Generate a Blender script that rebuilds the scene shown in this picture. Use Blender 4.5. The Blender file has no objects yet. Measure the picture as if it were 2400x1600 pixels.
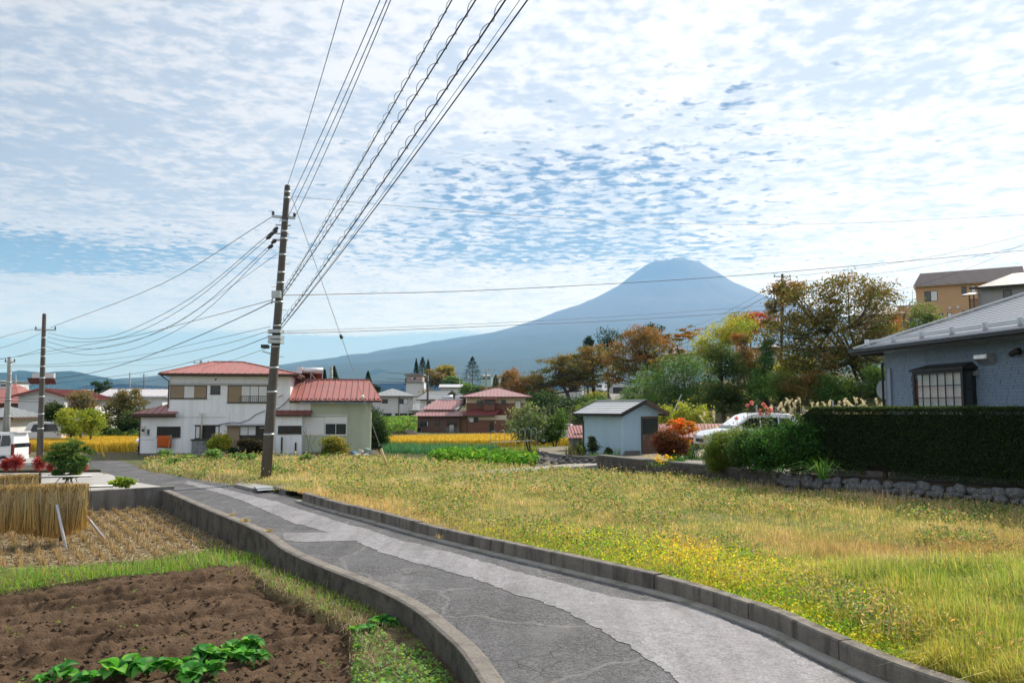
import bpy, math, random
import numpy as np
from mathutils import Vector, Matrix
R = math.radians
rng = np.random.default_rng(7)
random.seed(7)
sc = bpy.context.scene
col = sc.collection

# ------------------------------------------------------------------ camera
F, CX, CY, HZ, H = 1867.0, 1200.0, 800.0, 955.0, 3.0      # photo is 2400 x 1600; horizon row; eye height
PITCH = math.atan((HZ - CY) / F)
cd = bpy.data.cameras.new('camera'); cam = bpy.data.objects.new('camera', cd); col.objects.link(cam)
cam.location = (0, 0, H); cam.rotation_euler = (R(90) + PITCH, 0, 0)
cd.sensor_width = 36.0; cd.lens = 36.0 * F / 2400.0; cd.clip_start = 0.1; cd.clip_end = 90000
sc.camera = cam

# ------------------------------------------------------------------ sky, sun, exposure
SUN_AZ, SUN_EL = R(42), R(40)            # to the right of the view, fairly high, ahead of the camera
sd = Vector((math.sin(SUN_AZ) * math.cos(SUN_EL), math.cos(SUN_AZ) * math.cos(SUN_EL), math.sin(SUN_EL)))
w = bpy.data.worlds.new('World'); sc.world = w; w.use_nodes = True
nt = w.node_tree; nt.nodes.clear()


def nd(t, kind, ins=None, **kw):
    n = t.nodes.new(kind)
    for k, v in kw.items():
        setattr(n, k, v)
    for k, v in (ins or {}).items():
        if isinstance(v, bpy.types.NodeSocket):
            t.links.new(v, n.inputs[k])
        else:
            n.inputs[k].default_value = v
    return n


def mth(t, op, a, b=0.0, c=0.0, clamp=False):
    n = nd(t, 'ShaderNodeMath', {0: a, 1: b, 2: c}, operation=op, use_clamp=clamp)
    return n.outputs[0]


def sstep(t, x, lo, hi, o0=0.0, o1=1.0):
    n = nd(t, 'ShaderNodeMapRange', {'Value': x, 'From Min': lo, 'From Max': hi, 'To Min': o0, 'To Max': o1},
           interpolation_type='SMOOTHSTEP')
    return n.outputs[0]


def cmix(t, fac, a, b, blend='MIX'):
    n = nd(t, 'ShaderNodeMix', data_type='RGBA', blend_type=blend)
    for i, v in ((0, fac), (6, a), (7, b)):
        if isinstance(v, bpy.types.NodeSocket):
            t.links.new(v, n.inputs[i])
        else:
            n.inputs[i].default_value = v if i == 0 else (*v[:3], 1)
    return n.outputs[2]


def build_sky():
    t = nt
    tc = nd(t, 'ShaderNodeTexCoord')
    d = tc.outputs['Generated']
    sp = nd(t, 'ShaderNodeSeparateXYZ', {0: d})
    z = mth(t, 'MAXIMUM', sp.outputs[2], 0.012)
    px = mth(t, 'DIVIDE', sp.outputs[0], z)
    py = mth(t, 'DIVIDE', sp.outputs[1], z)
    p = nd(t, 'ShaderNodeCombineXYZ', {0: px, 1: py, 2: 0.0}).outputs[0]
    sky = nd(t, 'ShaderNodeTexSky', sky_type='NISHITA', sun_disc=False)
    sky.sun_elevation = SUN_EL; sky.sun_rotation = SUN_AZ; sky.altitude = 800; sky.air_density = 1.0
    sky.dust_density = 0.2; sky.ozone_density = 3.0
    # slowly varying cover of the cloud sheet, with the two thin places the photograph shows
    low = nd(t, 'ShaderNodeTexNoise', {'Vector': p, 'Scale': 0.33, 'Detail': 2.0, 'Roughness': 0.5}).outputs[0]
    wob = nd(t, 'ShaderNodeTexNoise', {'Vector': p, 'Scale': 0.9, 'Detail': 3.0, 'Roughness': 0.6}, noise_dimensions='3D')
    wv = nd(t, 'ShaderNodeVectorMath', {0: wob.outputs['Color'], 1: (-0.5, -0.5, -0.5)}, operation='ADD').outputs[0]
    wv = nd(t, 'ShaderNodeVectorMath', {0: wv, 1: (1.6, 1.6, 0)}, operation='MULTIPLY').outputs[0]
    pw = nd(t, 'ShaderNodeVectorMath', {0: p, 1: wv}, operation='ADD').outputs[0]

    def hole(cx, cy, rx, ry, amt):
        q = nd(t, 'ShaderNodeVectorMath', {0: pw, 1: (-cx, -cy, 0)}, operation='ADD').outputs[0]
        q = nd(t, 'ShaderNodeVectorMath', {0: q, 1: (1 / rx, 1 / ry, 0)}, operation='MULTIPLY').outputs[0]
        l = nd(t, 'ShaderNodeVectorMath', {0: q}, operation='LENGTH').outputs[1]
        return mth(t, 'MULTIPLY', sstep(t, l, 1.15, 0.1), amt)
    holes = mth(t, 'ADD', hole(0.35, 3.9, 1.8, 1.8, 0.145), hole(-3.4, 5.2, 2.0, 1.1, 0.20))
    holes = mth(t, 'ADD', holes, hole(0.3, 5.2, 2.6, 0.9, 0.10))
    holes = mth(t, 'SUBTRACT', holes, hole(-1.3, 2.7, 2.0, 1.9, 0.10))
    holes = mth(t, 'SUBTRACT', holes, hole(1.9, 3.6, 1.8, 2.4, 0.07))
    holes = mth(t, 'SUBTRACT', holes, hole(0.6, 1.5, 3.0, 1.1, 0.07))
    clear = sstep(t, mth(t, 'ADD', py, mth(t, 'MULTIPLY', mth(t, 'SUBTRACT', low, 0.5), 9.0)), 9.3, 13.5)
    cover = mth(t, 'SUBTRACT', mth(t, 'MULTIPLY_ADD', mth(t, 'SUBTRACT', low, 0.5), 0.20, 0.158), holes)
    cover = mth(t, 'SUBTRACT', cover, mth(t, 'MULTIPLY', clear, 0.36))
    cells = nd(t, 'ShaderNodeTexNoise', {'Vector': p, 'Scale': 13.5, 'Detail': 7.0, 'Roughness': 0.60, 'Distortion': 0.1}).outputs[0]
    big = nd(t, 'ShaderNodeTexNoise', {'Vector': p, 'Scale': 3.1, 'Detail': 3.0, 'Roughness': 0.5}).outputs[0]
    pv = nd(t, 'ShaderNodeVectorMath', {0: p, 1: nd(t, 'ShaderNodeVectorMath', {0: nd(t, 'ShaderNodeTexNoise', {'Vector': p, 'Scale': 6.0, 'Detail': 4.0, 'Roughness': 0.6}).outputs['Color'], 3: 0.16}, operation='SCALE').outputs[0]}, operation='ADD').outputs[0]
    vor = nd(t, 'ShaderNodeTexVoronoi', {'Vector': pv, 'Scale': 9.5, 'Smoothness': 0.45, 'Randomness': 1.0}, feature='SMOOTH_F1').outputs[0]
    puff = mth(t, 'MULTIPLY_ADD', vor, -0.62, 0.76)
    n = mth(t, 'MULTIPLY_ADD', cells, 0.60, mth(t, 'MULTIPLY_ADD', big, 0.10, mth(t, 'MULTIPLY', puff, 0.30)))
    dens = mth(t, 'ADD', n, cover)
    mask = sstep(t, dens, 0.455, 0.60)
    # thick cloud is greyer, thin edges are white; more glow towards the sun
    thick = sstep(t, mth(t, 'MULTIPLY_ADD', big, 0.55, mth(t, 'MULTIPLY_ADD', low, 0.35, mth(t, 'MULTIPLY_ADD', cells, 0.8, mth(t, 'ADD', hole(1.35, 2.1, 1.1, 0.8, 0.09), hole(-1.5, 3.0, 2.2, 1.6, 0.11))))), 0.78, 1.02)
    dt = nd(t, 'ShaderNodeVectorMath', {0: d, 1: tuple(sd)}, operation='DOT_PRODUCT').outputs[1]
    glow = sstep(t, dt, 0.20, 0.95)
    cc = cmix(t, thick, (0.96, 0.98, 1.03), (0.60, 0.67, 0.80))
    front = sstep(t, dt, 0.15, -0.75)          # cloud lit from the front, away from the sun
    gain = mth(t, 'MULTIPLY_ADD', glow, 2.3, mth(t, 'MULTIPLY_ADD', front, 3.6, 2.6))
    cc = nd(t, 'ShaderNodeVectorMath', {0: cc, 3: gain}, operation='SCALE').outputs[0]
    blue = nd(t, 'ShaderNodeVectorMath', {0: sky.outputs[0], 3: SKY_GAIN}, operation='SCALE').outputs[0]
    fade = sstep(t, sp.outputs[2], 0.02, 0.10, 0.45, 1.0)
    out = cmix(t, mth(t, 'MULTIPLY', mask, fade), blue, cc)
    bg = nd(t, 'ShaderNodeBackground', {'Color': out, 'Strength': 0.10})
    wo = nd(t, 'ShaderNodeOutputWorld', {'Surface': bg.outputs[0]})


SKY_GAIN = 0.22
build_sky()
w.cycles.sampling_method = 'MANUAL'; w.cycles.sample_map_resolution = 256
ld = bpy.data.lights.new('sun', 'SUN'); sun = bpy.data.objects.new('sun', ld); col.objects.link(sun)
ld.energy = 3.0; ld.angle = R(4.0); ld.color = (1.0, 0.965, 0.93)
sun.rotation_euler = sd.to_track_quat('Z', 'Y').to_euler()
sc.view_settings.view_transform = 'Standard'; sc.view_settings.look = 'None'
sc.view_settings.gamma = 1.0; sc.view_settings.exposure = 1.12; sc.view_settings.use_curve_mapping = False
sc.render.engine = 'CYCLES'
cy = sc.cycles
cy.max_bounces = 5; cy.diffuse_bounces = 3; cy.glossy_bounces = 2; cy.transmission_bounces = 3; cy.transparent_max_bounces = 6
cy.volume_bounces = 2; cy.caustics_reflective = False; cy.caustics_refractive = False
cy.use_denoising = True; cy.sample_clamp_indirect = 4.0
HAZE_DENSITY, HAZE_COLOR = 5.4e-5, (0.24, 0.53, 1.0)

# ------------------------------------------------------------------ helpers
def ray(px, py):
    a, b = (px - CX) / F, (CY - py) / F
    s, c = math.sin(PITCH), math.cos(PITCH)
    return np.array((a, c - b * s, s + b * c))


def G(px, py, z=0.0):                      # photo pixel -> point on the level z
    d = ray(px, py); k = (z - H) / d[2]
    return np.array((d[0] * k, d[1] * k, z))


def D(px, py, Y):                          # photo pixel -> point at depth Y
    d = ray(px, py); k = Y / d[1]
    return np.array((d[0] * k, Y, H + d[2] * k))


_mats = {}


def new_mat(name):
    m = bpy.data.materials.new(name); m.use_nodes = True
    t = m.node_tree; t.nodes.clear()
    o = nd(t, 'ShaderNodeOutputMaterial')
    return m, t, o


def mat(name, c, rough=0.7, var=0.12, scale=3.0, bump=0.0, bscale=40.0, metal=0.0, stain=None, stain_amt=0.0,
        stain_scale=1.5, streak=False, spec=0.4, coat=0.0):
    """painted / mineral surface: base colour broken up by noise, optional stains with a colour of their own"""
    if name in _mats:
        return _mats[name]
    m, t, o = new_mat(name)
    tc = nd(t, 'ShaderNodeTexCoord').outputs['Object']
    n1 = nd(t, 'ShaderNodeTexNoise', {'Vector': tc, 'Scale': scale, 'Detail': 5.0, 'Roughness': 0.6}).outputs[0]
    n2 = nd(t, 'ShaderNodeTexNoise', {'Vector': tc, 'Scale': scale * 9, 'Detail': 3.0}).outputs[0]
    f = mth(t, 'MULTIPLY_ADD', n1, 0.65, mth(t, 'MULTIPLY', n2, 0.35))
    k = nd(t, 'ShaderNodeMapRange', {'Value': f, 'From Min': 0.3, 'From Max': 0.7, 'To Min': 1 - var, 'To Max': 1 + var}).outputs[0]
    c3 = nd(t, 'ShaderNodeVectorMath', {0: tuple(c), 3: k}, operation='SCALE').outputs[0]
    if stain:
        mp = nd(t, 'ShaderNodeMapping', {'Vector': tc, 'Scale': (1, 1, 0.12) if streak else (1, 1, 1)}).outputs[0]
        n3 = nd(t, 'ShaderNodeTexNoise', {'Vector': mp, 'Scale': stain_scale, 'Detail': 6.0, 'Roughness': 0.65}).outputs[0]
        sf = mth(t, 'MULTIPLY', sstep(t, n3, 0.45, 0.68), stain_amt)
        c3 = cmix(t, sf, c3, stain)
    ins = {'Base Color': c3, 'Roughness': rough, 'Metallic': metal, 'Specular IOR Level': spec, 'Coat Weight': coat}
    if bump:
        nb = nd(t, 'ShaderNodeTexNoise', {'Vector': tc, 'Scale': bscale, 'Detail': 4.0}).outputs[0]
        ins['Normal'] = nd(t, 'ShaderNodeBump', {'Height': nb, 'Strength': bump, 'Distance': 0.02}).outputs[0]
    b = nd(t, 'ShaderNodeBsdfPrincipled', ins)
    t.links.new(b.outputs[0], o.inputs[0])
    _mats[name] = m
    return m


def leaf_mat(name, trans=0.35, rough=0.6, gloss=0.25):
    """foliage and straw: colour comes from each leaf (attribute Col), some light passes through"""
    if name in _mats:
        return _mats[name]
    m, t, o = new_mat(name)
    a = nd(t, 'ShaderNodeAttribute', attribute_name='Col').outputs[0]
    b = nd(t, 'ShaderNodeBsdfPrincipled', {'Base Color': a, 'Roughness': rough, 'Specular IOR Level': gloss})
    lt = nd(t, 'ShaderNodeVectorMath', {0: a, 1: (1.15, 1.1, 0.6)}, operation='MULTIPLY').outputs[0]
    tr = nd(t, 'ShaderNodeBsdfTranslucent', {'Color': lt})
    mx = nd(t, 'ShaderNodeMixShader', {0: trans, 1: b.outputs[0], 2: tr.outputs[0]})
    t.links.new(mx.outputs[0], o.inputs[0])
    _mats[name] = m
    return m


def glass_mat(name='window_glass', tint=(0.03, 0.04, 0.045), rough=0.06):
    if name in _mats:
        return _mats[name]
    m, t, o = new_mat(name)
    tc = nd(t, 'ShaderNodeTexCoord').outputs['Object']
    nb = nd(t, 'ShaderNodeTexNoise', {'Vector': tc, 'Scale': 1.2, 'Detail': 1.0}).outputs[0]
    bp = nd(t, 'ShaderNodeBump', {'Height': nb, 'Strength': 0.08, 'Distance': 0.05}).outputs[0]
    b = nd(t, 'ShaderNodeBsdfPrincipled', {'Base Color': (*tint, 1), 'Roughness': rough, 'Specular IOR Level': 0.6, 'Normal': bp})
    t.links.new(b.outputs[0], o.inputs[0])
    _mats[name] = m
    return m


def put(o, label=None, cat=None, group=None, kind=None):
    if label: o['label'] = label
    if cat: o['category'] = cat
    if group: o['group'] = group
    if kind: o['kind'] = kind
    return o


def thing(name, label, cat, loc=(0, 0, 0), rz=0.0, group=None):
    o = bpy.data.objects.new(name, None); col.objects.link(o)
    o.empty_display_size = 0.2
    o.location = tuple(float(v) for v in loc); o.rotation_euler = (0, 0, rz)
    return put(o, label, cat, group)


def link(name, me, m, parent=None):
    o = bpy.data.objects.new(name, me); col.objects.link(o)
    if m is not None and not me.materials:
        me.materials.append(m)
    if parent is not None:
        o.parent = parent
    return o


def copy_tree(o, parent=None):
    c = o.copy(); col.objects.link(c); c.parent = parent
    for ch in list(o.children):
        copy_tree(ch, c)
    return c


class MB:
    def __init__(s): s.v = []; s.f = []

    def add(s, vs, fs):
        k = len(s.v); s.v += [tuple(float(c) for c in p) for p in vs]; s.f += [tuple(k + i for i in f) for f in fs]; return s

    def box(s, x0, x1, y0, y1, z0, z1):
        return s.add([(x0, y0, z0), (x1, y0, z0), (x1, y1, z0), (x0, y1, z0), (x0, y0, z1), (x1, y0, z1), (x1, y1, z1), (x0, y1, z1)],
                     [(0, 3, 2, 1), (4, 5, 6, 7), (0, 1, 5, 4), (1, 2, 6, 5), (2, 3, 7, 6), (3, 0, 4, 7)])

    def bar(s, a, b, w, h=None, up=(0, 0, 1)):          # box-section bar from a to b
        a, b = np.array(a, float), np.array(b, float); h = h or w
        d = b - a; d /= np.linalg.norm(d) + 1e-9
        u = np.array(up, float)
        if abs(d @ u) > 0.98: u = np.array((1.0, 0, 0))
        x = np.cross(d, u); x /= np.linalg.norm(x); y = np.cross(x, d)
        vs = [p + x * sx * w / 2 + y * sy * h / 2 for p in (a, b) for sx, sy in ((-1, -1), (1, -1), (1, 1), (-1, 1))]
        return s.add(vs, [(0, 1, 2, 3), (7, 6, 5, 4), (0, 4, 5, 1), (1, 5, 6, 2), (2, 6, 7, 3), (3, 7, 4, 0)])

    def tube(s, pts, r, n=6, cap=True):
        P = [np.array(p, float) for p in pts]; m = len(P)
        rr = r if hasattr(r, '__len__') else [r] * m
        k = len(s.v); ref = None
        for i in range(m):
            d = P[min(i + 1, m - 1)] - P[max(i - 1, 0)]; d /= np.linalg.norm(d) + 1e-9
            if ref is None:
                ref = np.array((0, 0, 1.0)) if abs(d[2]) < 0.9 else np.array((1.0, 0, 0))
            x = np.cross(d, ref); x /= np.linalg.norm(x) + 1e-9; y = np.cross(x, d); ref = y
            for j in range(n):
                a = 2 * math.pi * j / n
                s.v.append(tuple(P[i] + (x * math.cos(a) + y * math.sin(a)) * rr[i]))
        for i in range(m - 1):
            for j in range(n):
                s.f.append((k + i * n + j, k + i * n + (j + 1) % n, k + (i + 1) * n + (j + 1) % n, k + (i + 1) * n + j))
        if cap:
            s.f.append(tuple(k + j for j in range(n))[::-1]); s.f.append(tuple(k + (m - 1) * n + j for j in range(n)))
        return s

    def lathe(s, prof, n=16, c=(0, 0, 0)):               # prof: (radius, z)
        k = len(s.v)
        for r, z in prof:
            for j in range(n):
                a = 2 * math.pi * j / n; s.v.append((c[0] + r * math.cos(a), c[1] + r * math.sin(a), c[2] + z))
        for i in range(len(prof) - 1):
            for j in range(n):
                s.f.append((k + i * n + j, k + i * n + (j + 1) % n, k + (i + 1) * n + (j + 1) % n, k + (i + 1) * n + j))
        s.f.append(tuple(k + j for j in range(n))[::-1]); s.f.append(tuple(k + (len(prof) - 1) * n + j for j in range(n)))
        return s

    def slab(s, poly, vec):                              # planar polygon extruded by a vector
        n = len(poly); P = [np.array(p, float) for p in poly]; v = np.array(vec, float)
        s.add(P + [p + v for p in P], [tuple(range(n))[::-1], tuple(range(n, 2 * n))] + [(i, (i + 1) % n, n + (i + 1) % n, n + i) for i in range(n)])
        return s

    def build(s, name, m, parent=None, smooth=False, loc=None):
        me = bpy.data.meshes.new(name); me.from_pydata(s.v, [], s.f)
        fix_normals(me)
        if smooth:
            me.polygons.foreach_set('use_smooth', [True] * len(me.polygons))
        o = link(name, me, m, parent)
        if loc is not None: o.location = tuple(float(c) for c in loc)
        return o


def fix_normals(me):
    import bmesh
    b = bmesh.new(); b.from_mesh(me); bmesh.ops.recalc_face_normals(b, faces=b.faces); b.to_mesh(me); b.free()


def smooth_angle(o, deg=40):
    me = o.data
    me.polygons.foreach_set('use_smooth', [True] * len(me.polygons))
    try:
        me.set_sharp_from_angle(angle=R(deg))
    except Exception:
        pass
    return o


def bevel(o, wd=0.02, seg=2):
    md = o.modifiers.new('bevel', 'BEVEL'); md.width = wd; md.segments = seg; md.limit_method = 'ANGLE'; md.angle_limit = R(35)
    return o


def inpoly(x, y, poly):
    x, y = np.asarray(x), np.asarray(y); r = np.zeros(x.shape, bool); n = len(poly); j = n - 1
    for i in range(n):
        xi, yi, xj, yj = poly[i][0], poly[i][1], poly[j][0], poly[j][1]
        c = ((yi > y) != (yj > y)) & (x < (xj - xi) * (y - yi) / (yj - yi + 1e-12) + xi)
        r ^= c; j = i
    return r


def vnoise(x, y, scale, seed=0, octv=3):
    """smooth value noise, about -1..1"""
    out = np.zeros(np.shape(x)); amp, tot = 1.0, 0.0
    for o in range(octv):
        g = np.random.default_rng(seed * 31 + o).uniform(-1, 1, (64, 64))
        u, v = np.asarray(x) * scale, np.asarray(y) * scale
        i, j = np.floor(u).astype(int), np.floor(v).astype(int); fu, fv = u - i, v - j
        fu, fv = fu * fu * (3 - 2 * fu), fv * fv * (3 - 2 * fv)
        i0, i1, j0, j1 = i % 64, (i + 1) % 64, j % 64, (j + 1) % 64
        out += amp * ((g[i0, j0] * (1 - fu) + g[i1, j0] * fu) * (1 - fv) + (g[i0, j1] * (1 - fu) + g[i1, j1] * fu) * fv)
        tot += amp; amp *= 0.5; scale *= 2.03
    return out / tot * 1.6


def raw_mesh(name, V, faces_n, idx, colors=None, smooth=False):
    """fast mesh: V (n,3), all faces with faces_n corners, idx flat"""
    me = bpy.data.meshes.new(name); nf = len(idx) // faces_n
    me.vertices.add(len(V)); me.vertices.foreach_set('co', np.asarray(V, np.float32).ravel())
    me.loops.add(len(idx)); me.loops.foreach_set('vertex_index', np.asarray(idx, np.int32))
    me.polygons.add(nf); me.polygons.foreach_set('loop_start', np.arange(0, len(idx), faces_n, dtype=np.int32))
    if smooth: me.polygons.foreach_set('use_smooth', np.ones(nf, bool))
    me.update(calc_edges=True)
    if colors is not None:
        a = me.color_attributes.new('Col', 'FLOAT_COLOR', 'POINT')
        c = np.ones((len(V), 4), np.float32); c[:, :3] = colors; a.data.foreach_set('color', c.ravel())
    return me


def unit(a): return a / (np.linalg.norm(a, axis=-1, keepdims=True) + 1e-9)


def leaf_quads(P, size, colors, up=0.35, aspect=0.55, seed=0, droop=0.0):
    """one rhombic leaf per point"""
    g = np.random.default_rng(seed); n = len(P)
    size = np.broadcast_to(np.asarray(size, float), (n,)) * g.uniform(0.7, 1.3, n)
    nrm = unit(g.normal(size=(n, 3)) + np.array((0, 0, up * 2.2)))
    t = unit(np.cross(nrm, g.normal(size=(n, 3)))); t[:, 2] -= droop; t = unit(t)
    b = unit(np.cross(nrm, t)); L, W = size[:, None], (size * aspect)[:, None]
    V = np.stack([P - t * L * .5, P + b * W * .5 - t * L * .05, P + t * L * .5, P - b * W * .5 - t * L * .05], 1)
    return V.reshape(-1, 3), np.arange(4 * n), np.repeat(np.asarray(colors), 4, axis=0)


def blades(P, hgt, wid, colors, lean=0.35, seed=0, tipcol=None, dirn=None):
    """bent grass blades, two joined pieces as quads (root quad + tip quad)"""
    g = np.random.default_rng(seed); n = len(P)
    hgt = np.broadcast_to(np.asarray(hgt, float), (n,)); wid = np.broadcast_to(np.asarray(wid, float), (n,))
    a = g.uniform(0, 2 * math.pi, n)
    ld_ = np.stack([np.cos(a), np.sin(a), np.zeros(n)], 1)
    if dirn is not None: ld_ = unit(ld_ * 0.7 + np.asarray(dirn))
    lean = np.abs(g.normal(0, lean, n))[:, None]
    wd = np.stack([-np.sin(a + .6), np.cos(a + .6), np.zeros(n)], 1) * wid[:, None] * .5
    h = hgt[:, None]; z = np.array((0, 0, 1.0))
    m = P + ld_ * lean * h * .35 + z * h * .55
    tp = P + ld_ * lean * h * 1.05 + z * h * np.clip(1 - lean * .45, .25, 1)
    V = np.stack([P - wd, P + wd, m + wd * .8, m - wd * .8, tp + wd * .12, tp - wd * .12], 1).reshape(-1, 3)
    k = np.arange(n)[:, None] * 6
    idx = np.concatenate([k + np.array([0, 1, 2, 3]), k + np.array([3, 2, 4, 5])], 1).ravel()
    C = np.repeat(np.asarray(colors)[:, None, :], 6, 1)
    if tipcol is not None:
        C[:, 4:] = np.asarray(tipcol)[:, None, :]
    return V, idx, C.reshape(-1, 3)


def merge(*sets):
    Vs, Is, Cs, k = [], [], [], 0
    for V, I, C in sets:
        Vs.append(V); Is.append(np.asarray(I) + k); Cs.append(C); k += len(V)
    return np.concatenate(Vs), np.concatenate(Is), np.concatenate(Cs)


def pal(n, cols, weights=None, jit=0.12, seed=0, t=None):
    """n colours drawn from a palette with jitter"""
    g = np.random.default_rng(seed); cols = np.array(cols, float)
    if t is None:
        c = cols[g.choice(len(cols), n, p=None if weights is None else np.array(weights) / sum(weights))]
    else:
        u = np.clip(t, 0, 0.9999) * (len(cols) - 1); i = u.astype(int); f = (u - i)[:, None]
        c = cols[i] * (1 - f) + cols[i + 1] * f
    return np.clip(c * (1 + g.normal(0, jit, (n, 1))) * (1 + g.normal(0, jit * .3, (n, 3))), 0.003, 0.95)


def foliage_obj(name, sets, m, parent=None, loc=(0, 0, 0)):
    V, I, C = merge(*sets)
    o = link(name, raw_mesh(name, V, 4, I, C), m, parent); o.location = tuple(float(c) for c in loc)
    return o


def sheet(name, poly, res, zf, m, keep=None, smooth=True, kind='structure', colors=None):
    """heightfield grid cut to a polygon (world coordinates)"""
    P = np.array([(p[0], p[1]) for p in poly]); x0, y0 = P.min(0); x1, y1 = P.max(0)
    nx, ny = max(2, int((x1 - x0) / res) + 2), max(2, int((y1 - y0) / res) + 2)
    X, Y = np.meshgrid(np.linspace(x0, x1, nx), np.linspace(y0, y1, ny))
    Z = zf(X, Y); ins = inpoly(X, Y, P)
    i = np.arange(nx * ny).reshape(ny, nx)
    q = np.stack([i[:-1, :-1], i[:-1, 1:], i[1:, 1:], i[1:, :-1]], -1).reshape(-1, 4)
    q = q[ins.ravel()[q].all(1) if keep == 'all' else ins.ravel()[q].any(1)]
    V = np.stack([X, Y, Z], -1).reshape(-1, 3)
    u, inv = np.unique(q.ravel(), return_inverse=True)
    C = None
    if colors is not None: C = colors(V[u][:, 0], V[u][:, 1], V[u][:, 2])
    o = link(name, raw_mesh(name, V[u], 4, inv, C, smooth), m)
    return put(o, kind=kind)


def flat_poly(name, pts, z, m, thick=0.0, kind='structure'):
    b = MB(); P = [(p[0], p[1], z) for p in pts]
    b.slab([(x, y, z - max(thick, 0.003)) for x, y, z in P], (0, 0, max(thick, 0.003)))
    return put(b.build(name, m), kind=kind)


def spline(pts, n=8):
    """Catmull-Rom through points"""
    P = [np.array(p, float) for p in pts]; P = [2 * P[0] - P[1]] + P + [2 * P[-1] - P[-2]]; out = []
    for i in range(1, len(P) - 2):
        for k in range(n):
            t = k / n
            out.append(.5 * ((2 * P[i]) + (-P[i - 1] + P[i + 1]) * t + (2 * P[i - 1] - 5 * P[i] + 4 * P[i + 1] - P[i + 2]) * t * t
                             + (-P[i - 1] + 3 * P[i] - 3 * P[i + 1] + P[i + 2]) * t ** 3))
    out.append(P[-2]); return out


def sweep(mb, path, prof):
    """profile [(offset to the left, z)] swept along a path of (x, y)"""
    P = [np.array(p[:2], float) for p in path]; m = len(P); rows = []
    for i in range(m):
        d = P[min(i + 1, m - 1)] - P[max(i - 1, 0)]; d /= np.linalg.norm(d); n = np.array((-d[1], d[0]))
        rows.append([(*(P[i] + n * o), z) for o, z in prof])
    k = len(mb.v); L = len(prof)
    for r in rows: mb.v += [tuple(float(c) for c in q) for q in r]
    for i in range(m - 1):
        for j in range(L):
            mb.f.append((k + i * L + j, k + i * L + (j + 1) % L, k + (i + 1) * L + (j + 1) % L, k + (i + 1) * L + j))
    mb.f.append(tuple(k + j for j in range(L))); mb.f.append(tuple(k + (m - 1) * L + j for j in range(L)))
    return mb


def resample(path, step):
    P = np.array([p[:2] for p in path]); s = np.concatenate([[0], np.cumsum(np.linalg.norm(np.diff(P, axis=0), axis=1))])
    t = np.arange(0, s[-1], step)
    return np.stack([np.interp(t, s, P[:, 0]), np.interp(t, s, P[:, 1])], 1)

# ------------------------------------------------------------------ land
def sm(x, a, b):
    t = np.clip((np.asarray(x, float) - a) / (b - a), 0, 1); return t * t * (3 - 2 * t)


def px_path(pts, z): return [G(x, y, z) for x, y in pts]


KERB_IN = px_path([(1240, 1680), (1183, 1600), (1126, 1523), (1070, 1473), (1000, 1419), (906, 1372), (799, 1331), (695, 1287), (623, 1240), (500, 1190), (399, 1148)], 0.07)
RIGHT = px_path([(2330, 1700), (2067, 1600), (1891, 1518), (1800, 1474), (1602, 1405), (1444, 1364), (1200, 1306), (1031, 1265), (883, 1224), (775, 1195), (700, 1172)], 0.0)
ROAD_R_FAR = px_path([(643, 1152), (551, 1136), (446, 1119), (357, 1106), (321, 1098), (308, 1088), (275, 1079), (200, 1080)], 0.0)
YARD_EDGE = px_path([(399, 1146), (312, 1131), (256, 1113), (225, 1101), (160, 1096), (60, 1093)], 0.0)


def hill(x, y):
    x, y = np.asarray(x, float), np.asarray(y, float)
    s = (x - 15) * .958 + (y - 70) * .287
    far = 1 - sm(y, 420, 900)
    st = 4.0 - 1.6 * sm(y, 80, 130)
    z = st * sm(s, 0, 6.5) + 0.088 * np.clip(s - 6, 0, 130) + 0.35 * vnoise(x, y, .07, 3) * sm(s, 0, 10)
    return z * far


def base_z(x, y):
    x, y = np.asarray(x, float), np.asarray(y, float)
    left = 1 - sm(x + 0.62 * (y - 8) - 2.6, -1.2, 0.2)          # low land left of the lane
    left = left * (1 - sm(y, 30.0, 31.5)) + (1 - sm(y, -2, 0)) * 0
    return -0.05 - 0.85 * left + hill(x, y)


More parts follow.
